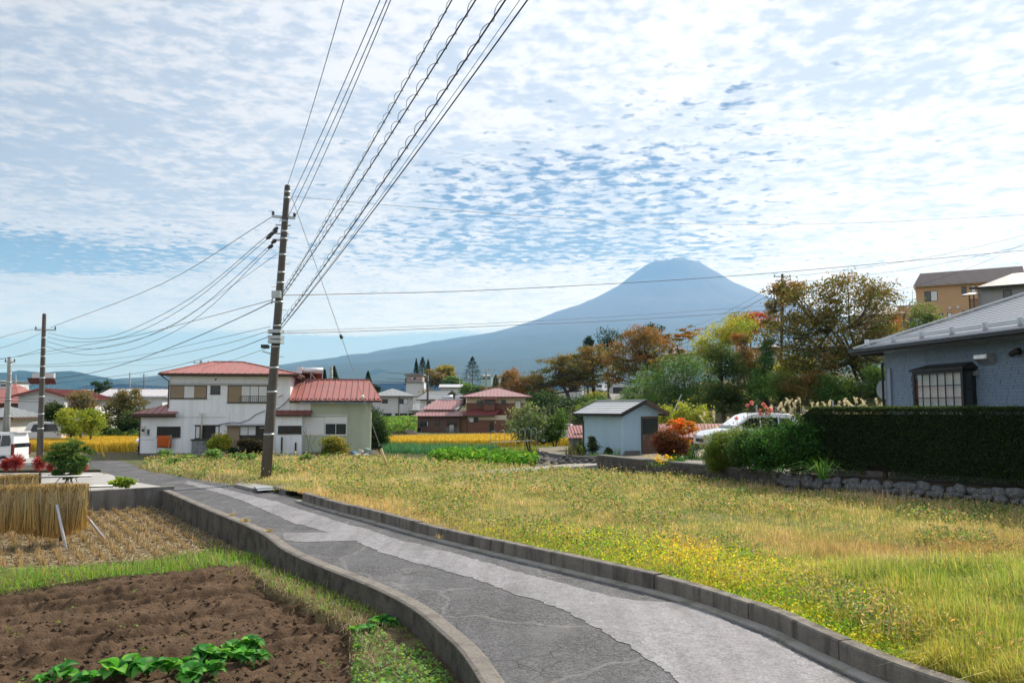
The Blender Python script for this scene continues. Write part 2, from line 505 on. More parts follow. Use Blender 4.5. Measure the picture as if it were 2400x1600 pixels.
def build_land():
    fine = np.concatenate([np.arange(-70, 130, 1.6)])
    xs = np.concatenate([-np.geomspace(20000, 75, 26), fine, np.geomspace(135, 20000, 26)])
    ys = np.concatenate([-np.geomspace(4000, 12, 10), np.arange(-8, 200, 1.6), np.geomspace(205, 29800, 40)])
    X, Y = np.meshgrid(xs, ys); Z = base_z(X, Y)
    nx, ny = len(xs), len(ys); i = np.arange(nx * ny).reshape(ny, nx)
    q = np.stack([i[:-1, :-1], i[:-1, 1:], i[1:, 1:], i[1:, :-1]], -1).reshape(-1)
    m, t, o = new_mat('earth')
    tc = nd(t, 'ShaderNodeTexCoord').outputs['Object']
    a = nd(t, 'ShaderNodeTexNoise', {'Vector': tc, 'Scale': 0.25, 'Detail': 6.0}).outputs[0]
    b = nd(t, 'ShaderNodeTexNoise', {'Vector': tc, 'Scale': 3.0, 'Detail': 6.0}).outputs[0]
    c = cmix(t, sstep(t, a, .4, .6), (0.10, 0.085, 0.05), (0.07, 0.10, 0.035))
    c = cmix(t, sstep(t, b, .4, .7), c, (0.17, 0.14, 0.085))
    far = nd(t, 'ShaderNodeTexNoise', {'Vector': tc, 'Scale': 0.004, 'Detail': 5.0}).outputs[0]
    c = cmix(t, mth(t, 'MULTIPLY', sstep(t, far, .45, .6), .6), c, (0.03, 0.06, 0.025))
    bs = nd(t, 'ShaderNodeBsdfPrincipled', {'Base Color': c, 'Roughness': 0.95, 'Specular IOR Level': 0.1})
    t.links.new(bs.outputs[0], o.inputs[0])
    put(link('ground', raw_mesh('ground', np.stack([X, Y, Z], -1).reshape(-1, 3), 4, q, None, True), m), kind='structure')


def build_mountain():
    YD = 16500.0; c0 = D(1580, 955, YD)
    sil = [(1538, 612), (1508, 622), (1472, 647), (1440, 671), (1380, 703), (1300, 735), (1200, 769), (1100, 797), (1000, 819), (900, 838), (790, 857), (650, 880), (400, 915), (100, 945)]
    rr = [0.0]; hh = [D(1560, 612, YD)[2]]
    for x, y in sil:
        p = D(x, y, YD); rr.append(abs(p[0] - c0[0])); hh.append(p[2])
    rr += [11500, 12800]; hh += [20, -60]
    na, nr = 220, 130
    A = np.linspace(0, 2 * math.pi, na, endpoint=False); rad = np.concatenate([np.linspace(0, 2500, 60), np.linspace(2600, 12600, nr - 60)])
    AA, RR = np.meshgrid(A, rad)
    gul = np.zeros(AA.shape)
    for k, (f, ph) in enumerate([(9, .3), (17, 1.2), (31, 2.2), (53, .7), (83, 1.9)]):
        gul += np.sin(AA * f + ph + vnoise(AA * 3, RR / 900, 1.0, 40 + k) * 1.3) / (1 + k * .6)
    X = c0[0] + RR * np.cos(AA) * (1 + .05 * np.cos(AA)); Yw = YD + RR * np.sin(AA)
    Z = np.interp(RR, rr, hh)
    Z += gul * 7 * sm(RR, 250, 1500) * (1 - .5 * sm(RR, 5000, 9000)) + vnoise(X, Yw, 1 / 900, 9, 4) * 45 * sm(RR, 600, 3000)
    Z += 48 * np.exp(-((X - (c0[0] + 105)) ** 2 + (Yw - YD) ** 2 * .15) / 95 ** 2) + 26 * vnoise(X, Yw, 1 / 160, 12, 2) * (1 - sm(RR, 300, 900))
    Z += 30 * np.exp(-((X - (c0[0] - 370)) ** 2) / 70 ** 2) * (1 - sm(RR, 300, 700))
    Z -= 34 * np.exp(-((X - (c0[0] - 150)) / 150) ** 2) * (1 - sm(RR, 350, 600))
    Z = np.maximum(Z, -60)
    i = np.arange(AA.size).reshape(AA.shape); j = np.roll(i, -1, 1)
    q = np.stack([i[:-1], i[1:], j[1:], j[:-1]], -1).reshape(-1)
    m, t, o = new_mat('volcanic_slope')
    tc = nd(t, 'ShaderNodeTexCoord').outputs['Object']
    ge = nd(t, 'ShaderNodeSeparateXYZ', {0: tc}).outputs[2]
    n = nd(t, 'ShaderNodeTexNoise', {'Vector': tc, 'Scale': 0.0011, 'Detail': 8.0, 'Roughness': 0.62}).outputs[0]
    zz = mth(t, 'MULTIPLY_ADD', mth(t, 'SUBTRACT', n, .5), 1500.0, ge)
    c = cmix(t, sstep(t, zz, 900, 1700), (0.035, 0.055, 0.04), (0.062, 0.056, 0.058))
    n2 = nd(t, 'ShaderNodeTexNoise', {'Vector': tc, 'Scale': 0.006, 'Detail': 8.0, 'Roughness': 0.65}).outputs[0]
    c = cmix(t, mth(t, 'MULTIPLY', sstep(t, n2, .5, .72), .35), c, (0.11, 0.12, 0.105))
    bs = nd(t, 'ShaderNodeBsdfPrincipled', {'Base Color': c, 'Roughness': 0.95, 'Specular IOR Level': 0.05})
    t.links.new(bs.outputs[0], o.inputs[0])
    put(link('mountain', raw_mesh('mountain', np.stack([X, Yw, Z], -1).reshape(-1, 3), 4, q, None, True), m), kind='structure')


def build_hill(name, sil, YD, depth, seed):
    pts = [D(x, y, YD) for x, y in sil]
    xs = np.linspace(pts[0][0], pts[-1][0], 260); ridge = np.interp(xs, [p[0] for p in pts], [p[2] for p in pts])
    vs = np.linspace(-1, 1.0, 44)
    X, Vv = np.meshgrid(xs, vs); Rg = np.broadcast_to(ridge, X.shape)
    Y = YD + Vv * depth + vnoise(X, Vv * 300, 1 / 260, seed) * 60
    prof = 1 - np.abs(Vv) ** 1.35
    end = sm(X, xs[0], xs[0] + 120) * (1 - sm(X, xs[-1] - 120, xs[-1]))
    Z = Rg * prof * end + (vnoise(X, Y, 1 / 190, seed + 1, 3) * 22 * (1 - prof ** 3) + vnoise(X, Y, 1 / 22, seed + 2, 2) * 3.0) * end * (prof > .02) - 2
    i = np.arange(X.size).reshape(X.shape)
    q = np.stack([i[:-1, :-1], i[:-1, 1:], i[1:, 1:], i[1:, :-1]], -1).reshape(-1)
    if 'wooded_hill' not in _mats:
        m, t, o = new_mat('wooded_hill')
        tc = nd(t, 'ShaderNodeTexCoord').outputs['Object']
        n = nd(t, 'ShaderNodeTexNoise', {'Vector': tc, 'Scale': 0.012, 'Detail': 7.0, 'Roughness': 0.65}).outputs[0]
        v = nd(t, 'ShaderNodeTexVoronoi', {'Vector': tc, 'Scale': 0.09}).outputs[0]
        c = cmix(t, sstep(t, n, .38, .66), (0.010, 0.036, 0.030), (0.030, 0.062, 0.042))
        bp = nd(t, 'ShaderNodeBump', {'Height': v, 'Strength': 1.0, 'Distance': -9.0}).outputs[0]
        bs = nd(t, 'ShaderNodeBsdfPrincipled', {'Base Color': c, 'Roughness': 0.95, 'Specular IOR Level': 0.05, 'Normal': bp})
        t.links.new(bs.outputs[0], o.inputs[0]); _mats['wooded_hill'] = m
    put(link(name, raw_mesh(name, np.stack([X, Y, Z], -1).reshape(-1, 3), 4, q, None, True), _mats['wooded_hill']), kind='structure')


def asphalt(name, c, crack=1.0, agg=1.0, stain=(0.30, 0.29, 0.27), samt=0.0):
    m, t, o = new_mat(name)
    tc = nd(t, 'ShaderNodeTexCoord').outputs['Object']
    w1 = nd(t, 'ShaderNodeTexNoise', {'Vector': tc, 'Scale': 1.6, 'Detail': 4.0}).outputs['Color']
    wv = nd(t, 'ShaderNodeVectorMath', {0: w1, 3: 0.5}, operation='SCALE').outputs[0]
    pv = nd(t, 'ShaderNodeVectorMath', {0: tc, 1: wv}, operation='ADD').outputs[0]
    n1 = nd(t, 'ShaderNodeTexNoise', {'Vector': tc, 'Scale': 0.7, 'Detail': 6.0, 'Roughness': .6}).outputs[0]
    n2 = nd(t, 'ShaderNodeTexVoronoi', {'Vector': tc, 'Scale': 48.0, 'Randomness': 1.0}).outputs['Color']
    n2 = nd(t, 'ShaderNodeSeparateColor', {0: n2}).outputs[0]
    n3 = nd(t, 'ShaderNodeTexNoise', {'Vector': tc, 'Scale': 6.0, 'Detail': 8.0, 'Roughness': .7}).outputs[0]
    k = mth(t, 'MULTIPLY_ADD', mth(t, 'SUBTRACT', n2, .5), .75 * agg, 1.0)
    k = mth(t, 'MULTIPLY', k, nd(t, 'ShaderNodeMapRange', {'Value': n3, 'From Min': .25, 'From Max': .75, 'To Min': .72, 'To Max': 1.28}).outputs[0])
    c3 = nd(t, 'ShaderNodeVectorMath', {0: tuple(c), 3: k}, operation='SCALE').outputs[0]
    c3 = cmix(t, mth(t, 'MULTIPLY', sstep(t, n1, .5, .68), samt), c3, stain)
    rot = nd(t, 'ShaderNodeMapping', {'Vector': tc, 'Rotation': (0, 0, R(-33)), 'Scale': (1.7, .16, 1)}).outputs[0]
    tr_ = nd(t, 'ShaderNodeTexNoise', {'Vector': rot, 'Scale': 1.0, 'Detail': 5.0, 'Roughness': .6}).outputs[0]
    c3 = nd(t, 'ShaderNodeVectorMath', {0: c3, 3: nd(t, 'ShaderNodeMapRange', {'Value': tr_, 'From Min': .3, 'From Max': .7, 'To Min': .72, 'To Max': 1.25}).outputs[0]}, operation='SCALE').outputs[0]
    hgt = n2
    if crack:
        v1 = nd(t, 'ShaderNodeTexVoronoi', {'Vector': pv, 'Scale': 2.3}, feature='DISTANCE_TO_EDGE').outputs[0]
        v2 = nd(t, 'ShaderNodeTexVoronoi', {'Vector': pv, 'Scale': 8.0}, feature='DISTANCE_TO_EDGE').outputs[0]
        region = sstep(t, nd(t, 'ShaderNodeTexNoise', {'Vector': tc, 'Scale': .55, 'Detail': 2.0}).outputs[0], .46, .58)
        k1 = mth(t, 'MULTIPLY', sstep(t, v1, .022, .004), sstep(t, nd(t, 'ShaderNodeTexNoise', {'Vector': tc, 'Scale': .8, 'Detail': 3.0}).outputs[0], .44, .60)); k2 = mth(t, 'MULTIPLY', sstep(t, v2, .05, .012), region)
        kk = mth(t, 'MULTIPLY', mth(t, 'MAXIMUM', k1, k2), crack)
        c3 = cmix(t, mth(t, 'MULTIPLY', kk, .8), c3, (0.035, 0.033, 0.03))
        # old filled seams show paler
        v3 = nd(t, 'ShaderNodeTexVoronoi', {'Vector': pv, 'Scale': .34, 'Randomness': .9}, feature='DISTANCE_TO_EDGE').outputs[0]
        c3 = cmix(t, mth(t, 'MULTIPLY', sstep(t, v3, .014, .004), .22), c3, (0.30, 0.29, 0.29))
        hgt = mth(t, 'SUBTRACT', mth(t, 'MULTIPLY', n2, .25), kk)
    bp = nd(t, 'ShaderNodeBump', {'Height': hgt, 'Strength': .6, 'Distance': 0.012}).outputs[0]
    bs = nd(t, 'ShaderNodeBsdfPrincipled', {'Base Color': c3, 'Roughness': 0.82, 'Specular IOR Level': 0.35, 'Normal': bp})
    t.links.new(bs.outputs[0], o.inputs[0])
    return m


def build_road():
    kin = spline(KERB_IN, 5); rg = spline(RIGHT, 5)
    poly = [p[:2] for p in kin] + [p[:2] for p in YARD_EDGE[1:]] + [p[:2] for p in ROAD_R_FAR[::-1]] + [p[:2] for p in rg[::-1]]
    grow = np.array(poly)
    sheet('road', grow, 0.12, lambda x, y: 0.0 * x - 0.004, asphalt('worn_asphalt', (0.086, 0.089, 0.096), 1.0, 1.35, (0.14, 0.14, 0.145), .55))
    up = [(440, 1126), (500, 1139), (653, 1176), (781, 1219), (870, 1242), (916, 1259), (1032, 1287), (1189, 1331), (1343, 1374), (1430, 1396), (1500, 1406), (1600, 1411), (1700, 1452), (1800, 1497), (1900, 1545), (2060, 1640)]
    lo = [(1680, 1660), (1596, 1600), (1524, 1543), (1458, 1503), (1401, 1474), (1315, 1425), (1200, 1388), (1095, 1350), (1000, 1325), (890, 1293), (830, 1266), (760, 1268), (690, 1270), (660, 1262), (668, 1248), (773, 1247), (678, 1222), (577, 1176), (500, 1150), (430, 1133)]
    P = np.array([G(x, y, 0)[:2] for x, y in up + lo])
    Q = resample(np.concatenate([P, P[:1]]), .05)
    Q = Q + np.stack([vnoise(Q[:, 0], Q[:, 1], 2.5, 71, 4), vnoise(Q[:, 0], Q[:, 1], 2.5, 72, 4)], 1) * .05 + np.stack([vnoise(Q[:, 0], Q[:, 1], 11, 73, 3), vnoise(Q[:, 0], Q[:, 1], 11, 74, 3)], 1) * .035
    zz = lambda x, y: 0.012 * vnoise(x, y, .5, 5) + 0.006
    from mathutils.geometry import delaunay_2d_cdt
    V, E, Fc, *_ = delaunay_2d_cdt([Vector((float(a), float(b))) for a, b in Q], [], [list(range(len(Q)))], 1, 1e-5)
    me = bpy.data.meshes.new('road_patch'); Z = zz(np.array([v.x for v in V]), np.array([v.y for v in V]))
    me.from_pydata([(v.x, v.y, 0.003) for v, z in zip(V, Z)], [], [tuple(f) for f in Fc]); fix_normals(me)
    put(link('road_patch', me, asphalt('pale_overlay', (0.215, 0.215, 0.23), 0.35, .7, (0.135, 0.135, 0.14), .55)), kind='structure')
    # left kerb wall: cast concrete, top just above the lane, face down to the low field
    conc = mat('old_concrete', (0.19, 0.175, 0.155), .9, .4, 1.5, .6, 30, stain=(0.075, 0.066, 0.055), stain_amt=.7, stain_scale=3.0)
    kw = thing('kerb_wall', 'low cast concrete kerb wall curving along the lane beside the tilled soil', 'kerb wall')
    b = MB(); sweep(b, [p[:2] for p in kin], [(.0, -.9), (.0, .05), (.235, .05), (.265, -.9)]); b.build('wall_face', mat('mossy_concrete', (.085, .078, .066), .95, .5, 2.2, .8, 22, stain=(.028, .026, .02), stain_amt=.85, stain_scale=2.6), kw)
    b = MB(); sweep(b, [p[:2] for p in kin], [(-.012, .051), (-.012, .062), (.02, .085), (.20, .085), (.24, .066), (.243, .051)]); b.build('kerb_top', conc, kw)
    # right kerb: precast blocks with joints, and the flat gutter strip in front
    t = thing('kerb', 'raised dark concrete block kerb along the weedy meadow edge', 'kerb', (0, 0, 0))
    kb = mat('kerb_concrete', (0.165, 0.15, 0.13), .9, .35, 2.5, .5, 35, stain=(0.05, 0.045, 0.04), stain_amt=.85, stain_scale=4.0, streak=True)
    path = resample(rg, .10); L = len(path); i = 0; seq = [20, 19, 21, 6, 20, 18, 20, 12, 20, 20]; k = 0
    g = random.Random(4)
    while i < L - 4:
        n = seq[k % len(seq)]; seg = path[i:min(i + n + 1, L)].copy(); k += 1; i += n
        if len(seg) < 3: break
        d = seg[-1] - seg[-2]; seg[-1] -= d / np.linalg.norm(d) * .022
        h = .27 + g.uniform(-.015, .015); of = g.uniform(-.012, .012)
        bb = MB(); sweep(bb, seg, [(of, -.3), (of, h - .02), (of - .02, h), (of - .19, h), (of - .21, h - .02), (of - .21, -.3)])
        bb.build('kerb_block', kb, t)
    b = MB(); sweep(b, path, [(.16 + .0, -.3), (.16, .022), (.02, .035), (-.012, .035), (-.012, -.3)])
    put(b.build('gutter', mat('gutter_concrete', (0.30, 0.285, 0.26), .9, .25, 3, .5, 40, stain=(0.10, 0.11, 0.05), stain_amt=.6, stain_scale=2.5)), kind='structure')
    return kin, rg


build_land(); build_mountain()
build_hill('hills', [(-260, 905), (-120, 880), (-40, 870), (30, 873), (60, 868), (100, 873), (165, 868), (230, 880), (290, 892), (330, 899), (390, 905), (470, 917), (600, 931), (700, 945)], 6500, 1500, 21)
build_hill('hills', [(740, 940), (800, 902), (840, 883), (870, 869), (885, 863), (920, 869), (960, 884), (1010, 902), (1080, 915), (1250, 930), (1380, 946)], 6800, 900, 31)
KIN, RGT = build_road()

# ------------------------------------------------------------------ haze
def build_haze():
    m, t, o = new_mat('haze')
    v = nd(t, 'ShaderNodeVolumePrincipled', {'Color': (*HAZE_COLOR, 1), 'Density': HAZE_DENSITY, 'Anisotropy': 0.2, 'Absorption Color': (1, 1, 1, 1)})
    t.links.new(v.outputs[0], o.inputs['Volume'])
    b = MB().box(-21000, 21000, -5000, 30500, -70, 3260)
    put(b.build('haze', m), kind='stuff')


build_haze()
# ------------------------------------------------------------------ building helpers
class Fr:
    """a thing's upright facade plane: local x along it, local -y out of it"""
    def __init__(s, o, rz=0.0):
        s.o = np.array(o, float); s.rz = rz
        s.X = np.array((math.cos(rz), math.sin(rz), 0)); s.Y = np.array((-math.sin(rz), math.cos(rz), 0))

    def at(s, px, py, ly=0.0):             # pixel -> local point on the plane local y = ly
        d = ray(px, py); c = np.array((0, 0, H)); q = s.o + s.Y * ly
        k = ((q - c) @ s.Y) / (d @ s.Y); p = c + d * k - s.o
        return np.array((p @ s.X, ly, p[2]))

    def x(s, px, py=955, ly=0.0): return float(s.at(px, py, ly)[0])
    def z(s, px, py, ly=0.0): return float(s.at(px, py, ly)[2])


def clip(poly, a, c, keep_ge):             # half plane a.p >= c on 2d points
    out = []; n = len(poly)
    for i in range(n):
        p, q = poly[i], poly[(i + 1) % n]; dp, dq = p @ a - c, q @ a - c
        if not keep_ge: dp, dq = -dp, -dq
        if dp >= 0: out.append(p)
        if (dp >= 0) != (dq >= 0): out.append(p + (q - p) * dp / (dp - dq))
    return out


def roof_face(par, poly, step, m, rib=0.035, ribw=0.05, thick=0.04, across=False, name='roof_panel', gap=0.0, wave=0.0):
    """planar roof slope split into sheet panels; panels run up the slope, or along the eave when across=True"""
    P = [np.array(p, float) for p in poly]
    n = np.cross(P[1] - P[0], P[2] - P[0]); n /= np.linalg.norm(n)
    if n[2] < 0: n = -n
    u = np.cross(np.array((0, 0, 1.0)), n)
    if np.linalg.norm(u) < 1e-3: u = np.array((1.0, 0, 0))
    u /= np.linalg.norm(u); v = np.cross(n, u)
    if v[2] < 0: v = -v
    o = P[0]; q = [np.array(((p - o) @ u, (p - o) @ v)) for p in P]
    a = np.array((0.0, 1.0)) if across else np.array((1.0, 0.0))
    vals = [t @ a for t in q]; lo, hi = min(vals), max(vals); k = max(1, round((hi - lo) / step)); st = (hi - lo) / k
    to3 = lambda t, off=0.0: o + u * t[0] + v * t[1] + n * off
    objs = []
    for i in range(k):
        c = clip(clip(q, a, lo + i * st + gap, True), a, lo + (i + 1) * st - gap * .5, False)
        if len(c) < 3: continue
        b = MB()
        if across:                          # each course laps over the one below
            pts = [to3(t, thick * (1.0 - .75 * ((t @ a) - lo - i * st) / st) + .004) for t in c]
            b.slab([p - n * thick for p in pts], n * thick)
        else:
            b.slab([to3(t, 0) for t in c], n * thick)
            if rib:
                e = [t for t in c if abs(t @ a - (lo + i * st + gap)) < 1e-4]
                if len(e) >= 2 and np.linalg.norm(e[0] - e[1]) > .05:
                    b.bar(to3(e[0], thick + rib / 2), to3(e[1], thick + rib / 2), ribw, rib, up=n)
        objs.append(b.build(name, m, par))
    return objs


def siding(par, x0, x1, z0, z1, step, holes, m, y0=-.018, y1=.0, name='siding_panel', gap=.012):
    k = max(1, round((x1 - x0) / step)); st = (x1 - x0) / k
    for i in range(k):
        a, b = x0 + i * st + gap / 2, x0 + (i + 1) * st - gap / 2
        cols = [(a, b)]
        for hx0, hx1, hz0, hz1 in holes:    # split a panel beside an opening
            nc = []
            for c0, c1 in cols:
                for e in (hx0, hx1):
                    if c0 + .04 < e < c1 - .04: nc += [(c0, e)]; c0 = e
                nc += [(c0, c1)]
            cols = nc
        for c0, c1 in cols:
            segs = [(z0, z1)]; xm = (c0 + c1) / 2
            for hx0, hx1, hz0, hz1 in holes:
                if hx0 < xm < hx1:
                    ns = []
                    for s0, s1 in segs:
                        if hz0 > s0: ns.append((s0, min(s1, hz0)))
                        if hz1 < s1: ns.append((max(s0, hz1), s1))
                    segs = [t for t in ns if t[1] - t[0] > .03]
            for s0, s1 in segs:
                MB().box(c0, c1, y0, y1, s0, s1).build(name, m, par)


def glass_clear():
    if 'clear_glass' in _mats: return _mats['clear_glass']
    m, t, o = new_mat('clear_glass')
    g = nd(t, 'ShaderNodeBsdfGlossy', {'Color': (1, 1, 1, 1), 'Roughness': .03})
    tr = nd(t, 'ShaderNodeBsdfTransparent', {'Color': (.9, .93, .93, 1)})
    mx = nd(t, 'ShaderNodeMixShader', {0: .05, 1: tr.outputs[0], 2: g.outputs[0]})
    t.links.new(mx.outputs[0], o.inputs[0]); _mats['clear_glass'] = m
    return m


M_GLASS = glass_mat(); M_FRAME = mat('dark_bronze_frame', (0.045, 0.04, 0.036), .5, .1); M_WFRAME = mat('white_frame', (0.72, 0.73, 0.73), .5, .06)
M_GREYFRAME = mat('grey_aluminium', (0.42, 0.43, 0.44), .45, .08, metal=.4)
M_CURT = mat('curtain', (0.72, 0.74, 0.75), .9, .1, 4); M_SHUT = mat('tan_shutter', (0.33, 0.25, 0.165), .7, .12, 3, .15, 30, stain=(0.2, 0.16, 0.12), stain_amt=.4)
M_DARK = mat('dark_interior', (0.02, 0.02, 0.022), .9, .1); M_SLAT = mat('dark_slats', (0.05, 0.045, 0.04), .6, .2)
M_METAL = mat('galvanised_steel', (0.38, 0.40, 0.41), .45, .15, 5, metal=.6); M_BLACK = mat('black_trim', (0.014, 0.013, 0.012), .45, .1)
M_BROWN = mat('brown_trim', (0.085, 0.05, 0.038), .6, .2, 4); M_WHITE = mat('white_paint', (0.76, 0.77, 0.78), .55, .05, 3)


def win(par, x0, x1, z0, z1, cells, fm=M_FRAME, fw=.05, y=-.035, name='window', curved=False, rail=None, bars=0, sill=True):
    """framed window; cells: list of (relative width, kind)"""
    b = MB(); y1 = .02
    b.box(x0, x1, y, y1, z0, z0 + fw); b.box(x0, x1, y, y1, z1 - fw, z1)
    b.box(x0, x0 + fw, y + .001, y1, z0 + fw, z1 - fw); b.box(x1 - fw, x1, y + .001, y1, z0 + fw, z1 - fw)
    tot = sum(c[0] for c in cells); xx = x0 + fw; W = x1 - x0 - 2 * fw; spans = []
    for i, c in enumerate(cells):
        wd = W * c[0] / tot; spans.append((xx, xx + wd, c[1])); xx += wd
        if i < len(cells) - 1: b.box(xx - fw * .35, xx + fw * .35, y + .004, y1, z0 + fw, z1 - fw)
    if sill: b.box(x0 - .03, x1 + .03, y - .05, y - .001, z0 - .03, z0 + .012)
    f = b.build(name, fm, par)
    for a, c, k in spans:
        if k == 'shutter':
            s = MB().box(a, c, y - .012, y1 - .012, z0 + fw, z1 - fw)
            n = int((z1 - z0) / .22)
            for j in range(1, n): zz = z0 + (z1 - z0) * j / n; s.box(a + .01, c - .01, y - .018, y - .011, zz - .006, zz + .006)
            s.build('shutter', M_SHUT, f)
        elif k == 'slat':
            MB().box(a, c, y + .012, y + .02, z0 + fw, z1 - fw).build('pane', M_GLASS, f)
            s = MB(); n = max(3, int((c - a) / .11))
            for j in range(n): xm = a + (c - a) * (j + .5) / n; s.box(xm - .016, xm + .016, y - .03, y - .008, z0 + fw, z1 - fw)
            s.build('slats', M_SLAT, f)
        elif k == 'panel':
            MB().box(a, c, y + .006, y1 - .006, z0 + fw, z1 - fw).build('panel', M_WHITE, f)
        else:
            MB().box(a, c, y + .012, y + .02, z0 + fw, z1 - fw).build('pane', M_CURT if k == 'curtain' else M_GLASS, f)
    if rail:
        s = MB(); ra, rb, rh = rail; s.box(ra, rb, y - .16, y - .13, z0 + rh - .03, z0 + rh); s.box(ra, rb, y - .16, y - .13, z0 + .03, z0 + .06)
        n = int((rb - ra) / .13)
        for j in range(n + 1): xm = ra + (rb - ra) * j / n; s.box(xm - .011, xm + .011, y - .155, y - .135, z0 + .06, z0 + rh - .03)
        for xm in (ra, rb): s.box(xm - .012, xm + .012, y - .13, y, z0 + rh - .03, z0 + rh - .005)
        s.build('guard_rail', M_FRAME, f)
    return f


def rect(fr, x0, y0, x1, y1, ly=0.0):      # pixel rectangle -> local x0, x1, z0, z1
    a, b = fr.at(x0, y1, ly), fr.at(x1, y0, ly); return a[0], b[0], a[2], b[2]


# ------------------------------------------------------------------ white house with red sheet roofs
RED = mat('red_roof_paint', (0.36, 0.135, 0.12), .5, .12, 1.2, stain=(0.25, 0.15, 0.12), stain_amt=.65, stain_scale=1.3)
DRED = mat('dark_red_roof_paint', (0.22, 0.06, 0.055), .45, .15, 1.5)
SIDE = mat('white_metal_siding', (0.86, 0.89, 0.94), .5, .03, 1.2, stain=(0.50, 0.49, 0.47), stain_amt=.22, stain_scale=1.9, streak=True)
GREEN = mat('pale_green_sheet', (0.50, 0.55, 0.43), .55, .06, 1.5, stain=(0.34, 0.36, 0.3), stain_amt=.4, stain_scale=1.0, streak=True)


def white_house():
    o = G(500, 1064, 0.0); fr = Fr(o, R(9)); t = thing('house', 'white two-storey house with red sheet-metal roofs behind the big utility pole', 'house', o, R(9))
    zg = -.1
    xl, xr = fr.x(393.6), fr.x(679.6); zt = fr.z(500, 881)
    MB().box(xl, xr, .0, 7.2, zg, zt).build('wall', SIDE, t)
    up = [rect(fr, 398.8, 903, 485.8, 933.8), rect(fr, 493, 903.5, 517, 923), rect(fr, 532.8, 903, 646.8, 943.5)]
    dn = [rect(fr, 396, 999, 423.8, 1024), rect(fr, 457, 997, 515, 1027.5), rect(fr, 531, 997, 620, 1064)]
    zm = fr.z(500, 967); zlow = fr.z(500, 1062)
    siding(t, xl + .02, xr - .02, zm, fr.z(500, 899.5), .46, up, SIDE)
    siding(t, xl + .02, xr - .02, fr.z(500, 899.5) + .012, zt - .02, .92, [], SIDE, y0=-.03)
    siding(t, xl + .02, fr.x(645), zlow, zm - .015, .46, dn, SIDE)
    x0, x1, z0, z1 = up[0]; win(t, x0, x1, z0, z1, [(178, 'shutter'), (148, 'curtain'), (165, 'shutter')])
    x0, x1, z0, z1 = up[1]; win(t, x0, x1, z0, z1, [(1, 'glass')])
    x0, x1, z0, z1 = up[2]; r0 = x0 + (x1 - x0) * .27
    win(t, x0, x1, z0, z1, [(178, 'shutter'), (120, 'curtain'), (118, 'curtain'), (118, 'curtain'), (110, 'glass')], rail=(r0, x1, .45))
    h = MB().box(fr.x(395), fr.x(648), -.16, -.001, fr.z(500, 901.5), fr.z(500, 898.5)); h.build('window_canopy', M_METAL, t)
    x0, x1, z0, z1 = rect(fr, 367.5, 999, 423.8, 1024)
    win(t, x0, x1, z0, z1, [(1, 'slat'), (1, 'slat')], y=-.06)
    x0, x1, z0, z1 = dn[1]; win(t, x0, x1, z0, z1, [(45, 'curtain'), (90, 'slat'), (90, 'slat'), (40, 'curtain')])
    MB().box(x0 - .05, x1 + .05, -.12, -.002, z1, z1 + .05).build('window_canopy', M_FRAME, t)
    x0, x1, z0, z1 = dn[2]
    zs = fr.z(560, 1021)
    win(t, fr.x(563), x1, zs, z1, [(1, 'curtain'), (1, 'curtain'), (1, 'glass')], sill=True)
    MB().box(x0, fr.x(562), -.05, .01, zlow + .15, z1).build('shutter_box', M_SHUT, t)
    MB().box(fr.x(563), x1, -.02, .01, zlow, zs - .04).build('lower_panel', M_FRAME, t)
    MB().box(x0 - .1, x1 + .15, -.35, -.001, z1 + .01, z1 + .1).build('window_canopy', M_METAL, t)
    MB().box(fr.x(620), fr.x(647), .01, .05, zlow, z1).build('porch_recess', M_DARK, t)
    # main hip roof
    zE = fr.z(500, 876, -.62); eL, eR = fr.x(374.7, 876, -.62), fr.x(699, 876, -.62)
    rY = 3.5; zR = fr.z(530, 849.5, rY); rL, rR = fr.x(500, 850, rY), fr.x(569.5, 850, rY)
    bY = 7.8
    A, B, C_, D_ = (eL, -.62, zE), (eR, -.62, zE), (rR, rY, zR), (rL, rY, zR); E_, F_ = (eR, bY, zE), (eL, bY, zE)
    rf = MB().slab([A, B, E_, F_], (0, 0, .02)).build('soffit', M_WFRAME, t)
    roof_face(t, [A, B, C_, D_], .47, RED); roof_face(t, [B, E_, C_], .47, RED); roof_face(t, [F_, A, D_], .47, RED); roof_face(t, [E_, F_, D_, C_], .94, RED)
    g = MB()
    for p, q in ((A, D_), (B, C_), (D_, C_)): g.bar(np.array(p) + (0, 0, .07), np.array(q) + (0, 0, .07), .12, .06)
    g.build('ridge_cap', RED, t)
    g = MB().box(eL - .03, eR + .03, -.75, -.622, zE - .09, zE + .03); g.box(eL - .09, eL, -.75, bY, zE - .09, zE + .03); g.box(eR, eR + .09, -.75, bY, zE - .09, zE + .03)
    g.build('gutter', M_BROWN, t)
    MB().box(eL + .02, eR - .02, -.62, -.58, zE - .14, zE - .004).build('fascia', M_BROWN, t)
    g = MB(); px_ = eL + .05
    g.tube([(px_, -.7, zE - .08), (px_ + .2, -.3, zE - .3), (xl + .02, -.07, zE - .45), (xl + .02, -.07, fr.z(393, 957))], .035, 8); g.build('downpipe', M_BROWN, t, True)
    b = MB().tube([(fr.x(504), -.02, fr.z(504, 889)), (fr.x(504), -.06, fr.z(504, 889))], .06, 10); b.build('vent_cap', M_BLACK, t)
    # low left wing
    wl = fr.x(331); zw = fr.z(350, 976)
    MB().box(wl, xl - .001, .0, 5.0, zg, zw).build('wall', SIDE, t)
    w2 = [rect(fr, 343.7, 1005, 352, 1019.7), rect(fr, 367.5, 999, 393.4, 1024)]
    siding(t, wl + .01, xl - .01, zlow, zw - .03, .44, w2, SIDE)
